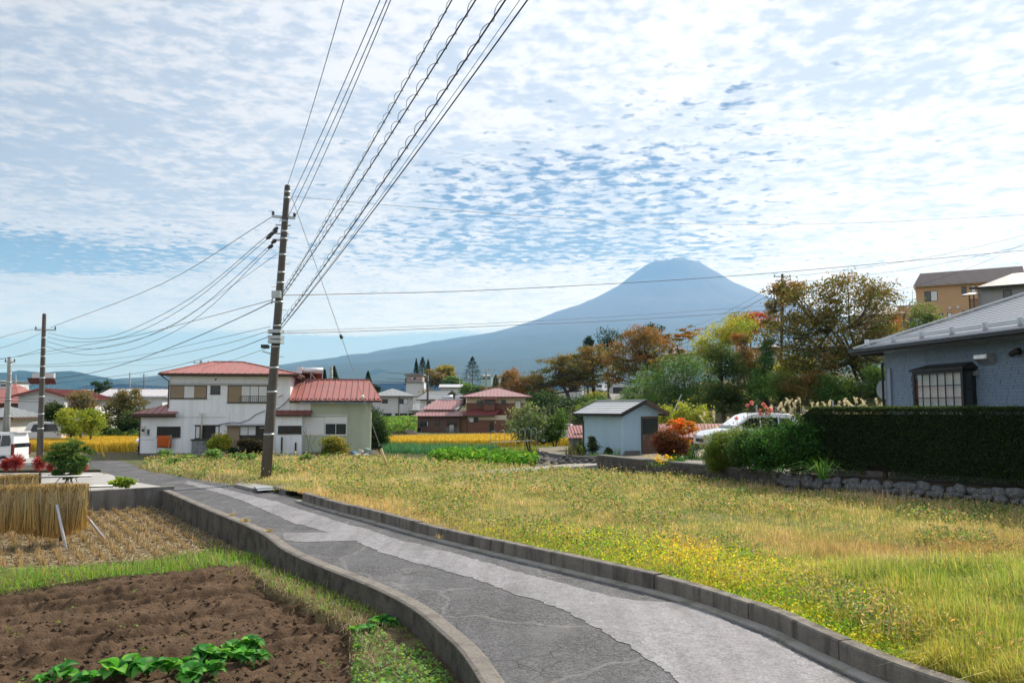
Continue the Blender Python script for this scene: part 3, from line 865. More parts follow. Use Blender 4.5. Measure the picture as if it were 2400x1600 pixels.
    x0, x1, z0, z1 = w2[0]; win(t, x0, x1, z0, z1, [(1, 'glass')], fm=M_GREYFRAME)
    a0 = (fr.x(309, 968, -.6), -.6, fr.z(309, 970, -.6)); a1 = (fr.x(411, 968, -.6), -.6, a0[2]); zt2 = a0[2] + .72
    a2 = (fr.x(411, 968, -.6), .0, a0[2] + .13); c2 = (xl, .0, a0[2] + .13); c1 = (xl, 1.9, zt2); a3 = (a0[0], 5.4, a0[2])
    roof_face(t, [a0, (xl, -.6, a0[2]), c1], .44, RED); roof_face(t, [(xl + .001, -.6, a0[2]), a1, a2, c2], .44, RED)
    roof_face(t, [a0, c1, (xl, 5.4, zt2), a3], .44, RED)
    MB().slab([a0, (xl, -.6, a0[2]), (xl, 5.4, a0[2]), a3], (0, 0, -.02)).build('soffit', M_WFRAME, t)
    g = MB().box(a0[0] - .03, a1[0] + .02, -.72, -.6, a0[2] - .12, a0[2] + .02); g.box(a0[0] + .05, a1[0], -.6, -.45, a0[2] - .2, a0[2] - .03); g.build('gutter', M_BROWN, t)
    g = MB().tube([(wl - .35, -.6, a0[2] - .1), (wl - .06, -.1, a0[2] - .3), (wl - .03, -.06, a0[2] - .45), (wl - .03, -.06, .02)], .035, 8); g.build('downpipe', M_BROWN, t, True)
    x0, x1, z0, z1 = rect(fr, 333, 998, 341, 1018); b = MB().box(x0, x1, -.16, -.02, z0, z1); bo = b.build('meter_box', mat('cream_box', (.66, .64, .56), .5), t)
    MB().tube([((x0 + x1) / 2, -.16, z0 + .28), ((x0 + x1) / 2, -.24, z0 + .28)], .09, 14).build('meter_dial', M_FRAME, bo)
    g = MB()
    for z_ in (fr.z(500, 977.5), fr.z(340, 1030)): g.tube([(wl + .02, -.03, z_), (fr.x(531) if z_ > 2 else fr.x(368), -.03, z_)], .012, 6)
    g.build('cable_conduit', M_METAL, t)
    g = MB().tube([(fr.x(508), -.05, fr.z(508, 997)), (fr.x(525), -.09, fr.z(525, 992.5)), (fr.x(545), -.09, fr.z(545, 989.5)), (fr.x(565), -.08, fr.z(565, 990.5)), (fr.x(585), -.08, fr.z(585, 983)), (fr.x(600), -.08, fr.z(600, 971)), (fr.x(622), -.08, fr.z(622, 962))], .022, 6)
    g.tube([(fr.x(640), -.08, fr.z(640, 962)), (fr.x(655), -.08, fr.z(655, 955)), (fr.x(668), -.08, fr.z(668, 945)), (fr.x(678), -.08, fr.z(678, 933))], .022, 6); g.build('drop_cable', M_BLACK, t)
    # pent roof and white closet to the right of the pole
    p0 = (fr.x(640, 968, -.75), -.75, fr.z(640, 972, -.75)); p1 = (fr.x(730, 968, -.75), -.75, p0[2])
    roof_face(t, [p0, p1, (p1[0], .0, p0[2] + .27), (p0[0], .0, p0[2] + .27)], .46, DRED)
    MB().box(p0[0], p1[0], -.85, -.75, p0[2] - .09, p0[2] + .03).build('gutter', M_BROWN, t)
    x0, x1 = fr.x(647, 1000, -.6), fr.x(708, 1000, -.6); zc = p0[2] - .02
    MB().box(x0, x1, -.56, -.001, zg, zc).build('wall', SIDE, t)
    wn = rect(fr, 651, 997, 707, 1016, -.6); o2 = bpy.data.objects.new('closet_front', None); col.objects.link(o2); o2.parent = t; o2.location = (0, -.58, 0)
    siding(o2, x0 + .01, x1 - .01, zlow, zc - .1, .36, [wn], SIDE); win(o2, *wn, [(1, 'slat'), (1, 'slat')])
    MB().tube([(fr.x(661.5, 1000, -.6), -.06, .05), (fr.x(661.5, 1000, -.6), -.06, 1.1)], .05, 8).build('vent_pipe', M_BLACK, o2); MB().tube([(fr.x(694, 1000, -.6), -.06, .05), (fr.x(694, 1000, -.6), -.06, .75)], .05, 8).build('vent_pipe', M_BLACK, o2)
    g = MB().tube([(x0 - .07, -.62, zc - .1), (x0 - .07, -.62, 0)], .045, 8); g.build('downpipe', M_WHITE, t)
    # annex with the long red slope
    xA0, xA1 = xr + .001, fr.x(870); zAt = fr.z(780, 944)
    MB().box(xA0, xA1, .0, 6.4, zg, zAt).build('wall', GREEN, t)
    b = MB(); x = fr.x(729)
    while x < xA1 - .05: b.box(x, x + .05, -.02, .001, .05, zAt - .02); x += .105
    b.build('corrugation', GREEN, t)
    siding(t, xr + .02, fr.x(728.5), fr.z(700, 961), zAt - .02, .5, [], SIDE, y0=-.05)
    q0 = (fr.x(678.6, 940, -.62), -.62, fr.z(780, 939, -.62)); q1 = (fr.x(894, 940, -.62), -.62, q0[2]); q2 = (fr.x(865, 891, 3.2), 3.2, fr.z(780, 891.2, 3.2)); q3 = (fr.x(681.6, 891, 3.2), 3.2, q2[2])
    roof_face(t, [q0, q1, q2, q3], .40, RED, rib=.05); roof_face(t, [q3, q2, (q1[0], 7.0, q0[2]), (q0[0], 7.0, q0[2])], .8, RED); roof_face(t, [q1, (q1[0], 7.0, q0[2]), q2], .5, RED)
    MB().slab([(q0[0], -.6, q0[2]), (q1[0], -.6, q0[2]), (q1[0], 7.0, q0[2]), (q0[0], 7.0, q0[2])], (0, 0, -.025)).build('soffit', M_WFRAME, t)
    MB().bar(np.array(q3) + (0, 0, .08), np.array(q2) + (0, 0, .08), .16, .07).build('ridge_cap', RED, t)
    MB().box(q0[0], q1[0], -.74, -.62, q0[2] - .1, q0[2] + .03).build('gutter', M_BROWN, t)
    g = MB(); xs = np.linspace(q0[0] + .2, q1[0] - .2, 20)
    for x in xs: g.box(x - .09, x + .09, -.45, -.40, q0[2] + .09, q0[2] + .17)
    g.build('snow_guard', DRED, t)
    x0, x1, z0, z1 = rect(fr, 761, 991, 813, 1019.5); win(t, x0, x1, z0, z1, [(1, 'glass'), (1, 'glass')], fm=M_WFRAME, y=-.06)
    MB().box(x0 - .02, x1 + .02, -.045, .0, z1 + .005, fr.z(780, 976)).build('shutter_panel', M_WHITE, t)
    MB().box(fr.x(709), x0 - .04, -.05, .0, fr.z(720, 1019.5), fr.z(720, 977)).build('shutter_panel', M_WHITE, t)
    MB().box(fr.x(730), x1 + .05, -.13, -.002, fr.z(780, 974.5), fr.z(780, 972)).build('window_canopy', M_WFRAME, t)
    # foundation strip
    MB().box(wl - .05, xA1 + .05, -.035, 6.0, zg - .2, .10).build('foundation', mat('foundation_concrete', (.19, .18, .17), .9, .2, 4), t)
    return fr, o, (q2, q3)


WH_FR, WH_O, (AQ2, AQ3) = white_house()


def around_white_house():
    fr = WH_FR; o = WH_O
    # orange quilt airing under the window
    x0, x1, z0, z1 = rect(fr, 368.7, 1020.6, 401.7, 1049, -.3); n = 16
    t = thing('quilt', 'orange quilt hung to air under the slatted window', 'quilt', o + fr.Y * -.3, fr.rz)
    g = []; b = MB(); k = 14
    for i in range(n + 1):
        for j in range(k + 1):
            u, v = i / n, j / k; e = min(1, min(u, 1 - u, v, 1 - v) * 9)
            b.v.append((x0 + (x1 - x0) * u, -.08 * e + .02 * math.sin(u * 9 + v * 4) - .05 * v, z0 + (z1 - z0) * v + .02 * math.sin(u * 5)))
    for i in range(n):
        for j in range(k): q = i * (k + 1) + j; b.f.append((q, q + k + 1, q + k + 2, q + 1))
    q = b.build('quilt_cloth', mat('orange_cloth', (0.52, 0.11, 0.02), .9, .12, 8, .3, 60), t, True)
    md = q.modifiers.new('s', 'SOLIDIFY'); md.thickness = .05
    b = MB()
    for x in (x0 - .02, x1 + .02): b.tube([(x, .0, -.0), (x, -.0, z1 + .0)], .02, 6)
    b.tube([(x0 - .02, 0, z1 - .01), (x1 + .02, 0, z1 - .01)], .02, 6); b.build('drying_frame', M_METAL, t)
    # concrete block pier with a steel post
    x0, x1, z0, z1 = rect(fr, 448, 1032, 487, 1062, -.5); t = thing('block_pier', 'weathered grey concrete block pier with steel post beside the white house', 'pier', o + fr.Y * -.5, fr.rz)
    bm_ = mat('concrete_block', (.27, .29, .31), .9, .2, 5, .4, 40, stain=(.07, .07, .065), stain_amt=.7, stain_scale=2.0)
    nz = 4
    for r in range(nz):
        za, zb = z0 - .15 + (z1 - z0 + .15) * r / nz, z0 - .15 + (z1 - z0 + .15) * (r + 1) / nz
        cuts = [x0, x0 + (x1 - x0) * .37, x0 + (x1 - x0) * .74, x1] if r % 2 else [x0, x0 + (x1 - x0) * .2, x0 + (x1 - x0) * .57, x1]
        for a, c in zip(cuts, cuts[1:]): bevel(MB().box(a + .005, c - .005, 0, .4, za + .005, zb - .005).build('concrete_block', bm_, t), .008, 1)
    MB().box(x0 - .06, x1 + .06, -.05, .45, z1, z1 + .09).build('coping', mat('dark_coping', (.06, .06, .055), .9, .2), t)
    xp = fr.x(471.5, 1000, -.5); b = MB().tube([(xp, .1, z1 + .09), (xp, .1, fr.z(471, 973, -.5))], .055, 8); p = b.build('post', mat('pale_post', (.5, .45, .38), .7), t, True)
    MB().box(xp - .17, xp + .17, .03, .16, fr.z(471, 973, -.5), fr.z(471, 968, -.5)).build('junction_box', mat('cream_box', (.66, .64, .56), .5), p)
    # solar water heater on the annex roof
    Y = 3.4; x0, x1 = fr.x(702, 880, Y), fr.x(756, 880, Y); zb = AQ2[2] + .1
    t = thing('solar_water_heater', 'solar water heater with silver tank standing on the annex roof ridge', 'water heater', o + fr.Y * Y, fr.rz)
    zt = fr.z(720, 868, Y); b = MB().tube([(x0 - .05, 0, zt), (x1, 0, zt)], .21, 14); b.build('tank', mat('silver_tank', (.62, .65, .68), .35, .15, 3, metal=.3), t, True)
    MB().box(x0 - .16, x0 + .2, -.3, .25, zt - .22, zt + .24).build('tank_cap', mat('silver_tank', (.62, .65, .68)), t)
    b = MB().slab([(x0 + .05, .0, zt - .22), (x1 - .02, .0, zt - .22), (x1 - .1, .75, zb - .1), (x0 + .15, .75, zb - .1)], (0, .03, .06)); b.build('collector_back', mat('rusty_sheet', (.14, .05, .03), .8, .35, 3), t)
    b = MB()
    for x in (x0 + .05, (x0 + x1) / 2, x1): b.bar((x, -.2, zb - .25), (x, -.05, zt + .05), .05)
    b.bar(((x0 + x1) / 2, -.2, zt - .2), (x1 - .3, -.2, zb - .2), .05); b.build('stand', M_METAL, t)
    b = MB().tube([(x0 - .1, -.2, zt - .3), (x0 - .2, -1.5, zb - .5), (x0 - .9, -2.3, zb - .85), (x0 - .6, -3.2, zb - 1.1), (x0 - .9, -3.9, zb - 1.35)], .035, 6)
    b.tube([(x1 - 1.0, -.2, zb), (x0 + .4, -1.2, zb - .35), (x0 - .7, -2.2, zb - .75)], .025, 6); b.build('pipe', mat('pipe_wrap', (.38, .22, .2), .8), t, True)


around_white_house()


# ------------------------------------------------------------------ blue shed
def blue_shed():
    o = G(1459, 1066, .5); al = R(38); t = thing('shed', 'pale blue corrugated shed with dark door and white-striped gable roof', 'shed', o, al)
    fr = Fr(o, al); W, L = 2.75, 3.2
    W = fr.x(1543, 1000); frl = Fr(o, al + R(-90)); L = -frl.x(1367, 1000)
    he, hp = 2.3, 2.83
    bl = mat('pale_blue_sheet', (0.40, 0.57, 0.68), .5, .05, 2, stain=(.3, .42, .5), stain_amt=.3, stain_scale=1.2, streak=True)
    b = MB(); b.slab([(0, 0, -.3), (W, 0, -.3), (W, 0, he), (W / 2, 0, hp), (0, 0, he)], (0, L, 0)); b.build('wall', bl, t)
    b = MB(); x = .03
    dx0, dx1, dz0, dz1 = rect(fr, 1503, 975, 1541, 1064)
    while x < W - .06:
        top = he + (hp - he) * (1 - abs(x + .03 - W / 2) / (W / 2)) - .02
        b.box(x, x + .06, -.016, 0, dz1 + .06 if dx0 - .08 < x < dx1 + .03 else -.0, top); x += .12
    y = .03
    while y < L - .05: b.box(-.016, 0, y, y + .06, .0, he - .02); y += .12
    b.box(-.03, .04, -.03, .04, 0, he - .02); b.build('corrugation', bl, t)
    d = MB(); fm = mat('brown_door_frame', (.10, .06, .045), .6, .15)
    d.box(dx0, dx1, -.05, 0, dz1 - .12, dz1); d.box(dx0, dx0 + .06, -.05, 0, dz0, dz1 - .12); d.box(dx1 - .07, dx1, -.05, 0, dz0, dz1 - .12); d.box(dx0 + .06, dx1 - .07, -.04, 0, dz0, dz0 + 1.05); d.box(dx0 + .06, dx1 - .07, -.045, 0, dz0 + 1.0, dz0 + 1.08)
    dd = d.build('door', fm, t); MB().box(dx0 + .06, dx1 - .07, -.02, -.006, dz0 + 1.08, dz1 - .12).build('pane', M_GLASS, dd)
    MB().tube([(dx0 + .1, -.05, dz0 + .95), (dx0 + .1, -.12, dz0 + .95)], .035, 10).build('handle', M_METAL, dd)
    sl = (hp - he) / (W / 2); ov, of = .42, .4
    rm = mat('shed_roof_sheet', (.50, .52, .54), .3, .08, 2, metal=.1)
    for s in (0, 1):
        e = lambda x, y, dz=0: (x if s == 0 else W - x, y, he + (x) * sl + .03 + dz)
        P = [e(-ov, -of), e(W / 2, -of), e(W / 2, L + of), e(-ov, L + of)]
        roof_face(t, P, .30, rm, across=True, thick=.035)
        b = MB().bar(e(-ov - .02, -of - .02, -.04), e(W / 2 + .01, -of - .02, -.03), .05, .2); b.bar(e(-ov - .03, -of, -.05), e(-ov - .03, L + of, -.05), .06, .12)
        b.bar(e(-ov, L + of + .02, -.04), e(W / 2, L + of + .02, -.03), .05, .2)
        b.build('fascia', M_BROWN if s else M_BLACK, t)
    MB().bar((W / 2, -of, hp + .09), (W / 2, L + of, hp + .09), .16, .05).build('ridge_cap', rm, t)
    b = MB().tube([(-ov, L + .2, he - .25), (-.1, L - .02, he - .42), (-.06, L - .05, he - .6), (-.06, L - .05, .3)], .035, 8); b.build('downpipe', M_BLACK, t)
    b = MB().box(W * .02, W * .33, -.42, -.12, -.05, .22); put(b.build('concrete_step', mat('grey_step', (.13, .125, .12), .9, .2, 5, .4)), 'dark concrete step block lying before the shed wall', 'step').matrix_world = Matrix.Translation(Vector(o)) @ Matrix.Rotation(al, 4, 'Z')
    # little red-roofed meter hut to the left
    p = G(1342, 1056, .5); h = thing('pump_hut', 'small hut with pink ribbed roof sheet beside the blue shed', 'hut', p, R(8)); f2 = Fr(p, R(8))
    x0, x1 = f2.x(1344), f2.x(1364)
    MB().box(x0, x1, 0, 1.2, -.2, 1.0).build('wall', mat('dark_boards', (.09, .10, .11), .8, .2, 4), h)
    zt, zb = f2.z(1340, 998, .9), f2.z(1340, 1027, -.3)
    roof_face(h, [(f2.x(1331, 1027, -.3), -.3, zb), (f2.x(1364.5, 1027, -.3), -.3, zb), (f2.x(1364.5, 998, .9), .9, zt), (f2.x(1332, 998, .9), .9, zt)], .19, mat('pink_sheet', (.42, .2, .185), .6, .12, 3), rib=.03)


blue_shed()


# ------------------------------------------------------------------ blue-grey brick-clad house behind the hedge
def hedge_house():
    rz = R(-81.2); o = np.array((14.55, 31.06, 0.9)); fr = Fr(o, rz); t = thing('bungalow', 'blue-grey brick-clad bungalow with bay window rising behind the clipped hedge', 'house', o, rz)
    LX = fr.x(2470, 900); zt = fr.z(2073, 838) - .05; zt = 4.25
    brick = mat('blue_grey_brick', (0.18, 0.25, 0.345), .75, .12, 3, .35, 50)
    MB().box(0, LX + 3, .0, 8.5, -.3, zt).build('wall', mat('brick_joint', (0.11, 0.155, 0.22), .85, .1, 4), t)
    bx0, bx1 = fr.x(2138.5, 900), fr.x(2272, 900)
    g = random.Random(3); b = MB(); z = 1.6; r = 0
    while z < zt - .05:
        x = -(g.random() * .3); h = g.choice((.085, .098, .115))
        while x < LX + 1:
            wd = g.choice((.22, .3, .38)); a, c = max(x, 0.01), min(x + wd - .012, LX + 1)
            if c - a > .03 and not (a > bx0 - .05 and c < bx1 + .05 and z < 3.5):
                e = -.012 - g.random() * .012; b.box(a, c, e, .001, z, min(z + h - .012, zt))
            x += wd
        z += h; r += 1
    put(b.build('brick_siding', brick, t), kind='stuff')
    # roof: hip rising from the far corner, laid in courses along the eave
    ov = .8; zE = zt + .12; eC = (-ov, -ov, zE); tp = .42; ex = LX + 2.6; ry = 4.4
    P = [eC, (ex, -ov, zE), (ex, ry, zE + (ry + ov) * tp), (-ov + ry + ov, ry, zE + (ry + ov) * tp)]
    rm = mat('silver_blue_roof', (.36, .39, .44), .28, .06, 2, metal=.15)
    roof_face(t, P, .235, rm, across=True, thick=.03, name='roof_course')
    P2 = [eC, (-ov, 2 * ry + ov, zE), P[3]]; roof_face(t, P2, .47, rm, across=True, thick=.03, name='roof_course')
    MB().bar(np.array(P[0]) + (0, 0, .09), np.array(P[3]) + (0, 0, .09), .14, .06).build('hip_cap', mat('pale_hip_cap', (.55, .58, .62), .3, .05, metal=.2), t)
    MB().slab([(-ov, -ov, zE - .06), (ex, -ov, zE - .06), (ex, 0, zE - .06), (-ov, 0, zE - .06)], (0, 0, .03)).build('soffit', M_WFRAME, t)
    MB().slab([(-ov, 0, zE - .06), (0, 0, zE - .06), (0, 8, zE - .06), (-ov, 8, zE - .06)], (0, 0, .03)).build('soffit', M_WFRAME, t)
    b = MB().box(-ov - .02, ex, -ov - .05, -ov - .001, zE - .2, zE - .02); b.box(-ov - .05, -ov - .021, -ov - .05, 8, zE - .2, zE - .02); b.build('fascia', M_BLACK, t)
    b = MB().box(-ov - .12, ex, -ov - .17, -ov - .052, zE - .10, zE + .03); b.build('gutter', mat('gloss_black_gutter', (.012, .012, .013), .2, .05), t)
    # snow guard
    k = .42; yb, zb = -ov + k, zE + k * tp + .12
    MB().bar((-ov + .5, yb, zb + .03), (ex, yb, zb + .03), .04, .11).build('snow_guard', mat('pale_hip_cap', (.55, .58, .62)), t)
    for px in (2036, 2098, 2165, 2237, 2316, 2400):
        d = ray(px, 955); x = fr.x(px, 955, yb)
        MB().box(x - .03, x + .03, yb - .06, yb + .12, zb - .1, zb + .13).build('guard_bracket', mat('pale_hip_cap', (.55, .58, .62)), t)
    # bay window
    by = -.5; fx0, fx1 = fr.x(2138.5, 900, by), fr.x(2257, 900, by); zw = fr.z(2200, 868, by); zlo = 1.3
    bay = MB(); fw = .11
    bay.box(fx0, fx0 + fw, by, by + .1, zlo, zw); bay.box(fx1 - fw, fx1, by, by + .1, zlo, zw); bay.box(fx0 + fw, fx1 - fw, by + .001, by + .1, zw - .1, zw); bay.box(fx0 + fw, fx1 - fw, by, by + .1, zlo, zlo + .12)
    bay.box(fx1 - .06, fx1 - .001, -.13, 0, zlo, zw); bay.box(fx1 - .06, fx1 - .002, by + .1, -.13, zw - .1, zw - .001); bay.box(fx0, fx0 + .06, by + .1, 0, zlo, zw - .002); bay.box(fx0, fx1, by, 0, zlo - .12, zlo - .001)
    bo = bay.build('bay_window', M_BLACK, t)
    rb = MB(); x0, x1 = fx0 - .08, fx1 + .1
    rb.slab([(x0, by - .08, zw), (x1, by - .08, zw), (x1, 0, zw), (x0, 0, zw)], (0, 0, .07))
    rb.add([(x0, by - .08, zw + .07), (x1, by - .08, zw + .07), (x1, 0, zw + .07), (x0, 0, zw + .07), (x0 + .25, 0, zw + .26), (x1 - .25, 0, zw + .26)], [(0, 1, 5, 4), (1, 2, 5), (0, 4, 3), (3, 4, 5, 2)])
    rb.build('bay_roof', M_BLACK, bo)
    gx0, gx1, gz0, gz1 = fx0 + fw, fx1 - fw, zlo + .12, zw - .1
    nx, zr = 6, [zw - .1]
    while zr[-1] > gz0 + .2: zr.append(zr[-1] - .415)
    zr[-1] = gz0
    mb = MB()
    for i in range(1, nx): x = gx0 + (gx1 - gx0) * i / nx; mb.box(x - .014, x + .014, by + .02, by + .05, gz0, gz1)
    for z in zr[1:-1]: mb.box(gx0, gx1, by + .022, by + .048, z - .013, z + .013)
    mb.build('muntins', M_BLACK, bo)
    for i in range(nx):
        for a, c in zip(zr, zr[1:]): MB().box(gx0 + (gx1 - gx0) * i / nx + .014, gx0 + (gx1 - gx0) * (i + 1) / nx - .014, by + .03, by + .036, c + .013, a - .013).build('pane', glass_clear(), bo)
    cb = MB(); n = 120
    for i in range(n + 1):
        x = gx0 + (gx1 - gx0) * i / n; yy = by + .13 + .022 * math.sin(i * .9) + .012 * math.sin(i * 2.3 + 1)
        cb.v += [(x, yy, gz0), (x, yy, gz1)]
    for i in range(n): cb.f.append((2 * i, 2 * i + 2, 2 * i + 3, 2 * i + 1))
    cb.build('curtain', mat('lace_curtain', (.80, .82, .82), .95, .06, 12), bo, True)
    for j in range(3): MB().box(fx1 - .03, fx1 - .024, by + .1, -.13, zlo + .02 + j * .7, zlo + .68 + j * .7).build('pane', M_GLASS, bo)
    sb = MB()
    for j in (1, 2): sb.box(fx1 - .04, fx1 - .015, by + .1, -.13, zlo - .02 + j * .7, zlo + .02 + j * .7)
    sb.build('side_muntins', M_BLACK, bo)
    # vent hood, junction box, lamp, conduit, downpipe
    x0, x1, z0, z1 = rect(fr, 2281, 829, 2311, 853, -.35)
    v = MB().slab([(x0, -.33, z0 + .15), (x0, -.33, z1), (x0, 0, z1 + .02), (x0, 0, z0 - .05)], (x1 - x0, 0, 0)); vh = v.build('vent_hood', mat('steel_hood', (.5, .48, .46), .3, .2, 6, metal=.7), t)
    MB().box(x0 + .03, x1 - .03, -.345, -.331, z0 + .17, z1 - .03).build('louvre', mat('bright_steel', (.75, .75, .74), .25, .3, 5, metal=.6), vh)
    x0, x1, z0, z1 = rect(fr, 2287, 869, 2297, 880); MB().box(x0, x1, -.12, 0, z0, z1).build('junction_box', M_METAL, t)
    x = fr.x(2392, 828); z = fr.z(2392, 828); MB().tube([(x, 0, z), (x, -.2, z + .05)], .04, 8).tube([(x - .15, -.2, z - .02), (x + .2, -.22, z + .08)], .09, 10).build('security_lamp', M_BLACK, t, True)
    x = fr.x(2089, 900); MB().box(x - .09, x + .09, -.10, 0, .3, fr.z(2089, 864)).build('conduit', mat('grey_conduit', (.22, .27, .34), .5), t)
    MB().tube([(-.72, -.72, zE - .1), (-.25, -.3, zE - .45), (-.06, -.07, zE - .55), (-.06, -.07, .1)], .045, 8).build('downpipe', M_BLACK, t, True)
    # satellite dish on the far corner
    c = D(2071, 913, 31.6); dsh = thing('satellite_dish', 'white satellite dish fixed at the corner of the blue-grey bungalow', 'satellite dish', c, R(20))
    b = MB(); n = 20; Rr = .36
    for i in range(6):
        r = Rr * i / 5
        for j in range(n): a = 2 * math.pi * j / n; b.v.append((r * math.cos(a), -.0 - .28 * (r / Rr) ** 2 * .3 + .09, r * 1.05 * math.sin(a)))
    for i in range(5):
        for j in range(n): b.f.append((i * n + j, i * n + (j + 1) % n, (i + 1) * n + (j + 1) % n, (i + 1) * n + j))
    b.build('reflector', mat('dish_white', (.72, .72, .70), .4, .04), dsh, True)
    b = MB().tube([(0, .08, -.1), (.05, -.38, -.12)], .014, 6); b.box(.0, .1, -.46, -.38, -.16, -.08); b.tube([(0, .1, 0), (.25, .2, -.1)], .025, 6); b.build('feed_arm', M_METAL, dsh)
    return fr, t


HH_FR, HH = hedge_house()
# ------------------------------------------------------------------ other buildings
def stripe_mat(name, a, b, per, axis=0):
    """ribbed tile-look sheet: narrow painted ribs are paler than the pans"""
    if name in _mats: return _mats[name]
    return mat(name, a, .45, .15, 2)


def body(t, x0, x1, y0, y1, z0, z1, m, name='wall'): return MB().box(x0, x1, y0, y1, z0, z1).build(name, m, t)


def hip(t, x0, x1, y0, y1, zE, rise, m, step=.5, ov=.5, ridge=None, gable=False, rib=.04, gm=M_BROWN, cap=True):
    a, b, c, d = (x0 - ov, y0 - ov, zE), (x1 + ov, y0 - ov, zE), (x1 + ov, y1 + ov, zE), (x0 - ov, y1 + ov, zE)
    ym = (y0 + y1) / 2; ins = 0 if gable else (ym - y0 + ov) * .95
    if ridge: r0, r1 = ridge
    else: r0, r1 = x0 - ov + ins, x1 + ov - ins
    if r1 < r0: r0 = r1 = (x0 + x1) / 2
    p, q = (r0, ym, zE + rise), (r1, ym, zE + rise)
    roof_face(t, [a, b, q, p] if r1 > r0 else [a, b, q], step, m, rib); roof_face(t, [c, d, p, q] if r1 > r0 else [c, d, p], step * 2, m, rib)
    if not gable: roof_face(t, [b, c, q], step, m, rib); roof_face(t, [d, a, p], step * 2, m, rib)
    MB().slab([a, b, c, d], (0, 0, -.06)).build('soffit', M_WFRAME if gm is not M_BLACK else M_BLACK, t)
    g = MB().box(a[0] - .04, b[0] + .04, a[1] - .1, a[1] - .001, zE - .13, zE + .02); g.box(b[0], b[0] + .08, a[1], c[1], zE - .13, zE + .02); g.box(a[0] - .08, a[0], a[1], c[1], zE - .13, zE + .02); g.build('gutter', gm, t)
    if cap and r1 > r0: MB().bar(np.array(p) + (0, 0, .07), np.array(q) + (0, 0, .07), .16, .08).build('ridge_cap', m, t)
    if gable:
        for x in (x0 + .002, x1 - .002): MB().slab([(x, y0, zE - .05), (x, y1, zE - .05), (x, ym, zE + rise * .93)], (.04 if x < 0 else -.04, 0, 0)).build('gable', m, t)
    return p, q


def wins(t, fr, lst, fm=M_FRAME):
    for w in lst:
        x0, y0, x1, y1 = w[:4]; cells = w[4] if len(w) > 4 else 'gg'
        K = {'g': 'glass', 'c': 'curtain', 's': 'slat', 't': 'shutter', 'p': 'panel'}
        win(t, *rect(fr, x0, y0, x1, y1), [(1, K[c]) for c in cells], fm=fm, fw=.06, sill=False)


BRN = mat('brown_ribbed_sheet', (0.20, 0.085, 0.055), .6, .15, 2, stain=(.12, .07, .055), stain_amt=.4)
CREAM = mat('cream_render', (0.62, 0.55, 0.42), .8, .08, 2)
TILE = mat('pink_brown_tile', (0.36, 0.19, 0.185), .38, .14, 1.2); GREYROOF = mat('grey_roof', (0.26, 0.28, 0.29), .45, .12, 1.5)
OFFW = mat('offwhite_render', (0.66, 0.67, 0.68), .75, .08, .8, stain=(.4, .4, .4), stain_amt=.4, stain_scale=.6, streak=True)
PALE = mat('pale_wall', (0.60, 0.63, 0.66), .75, .08, .8)


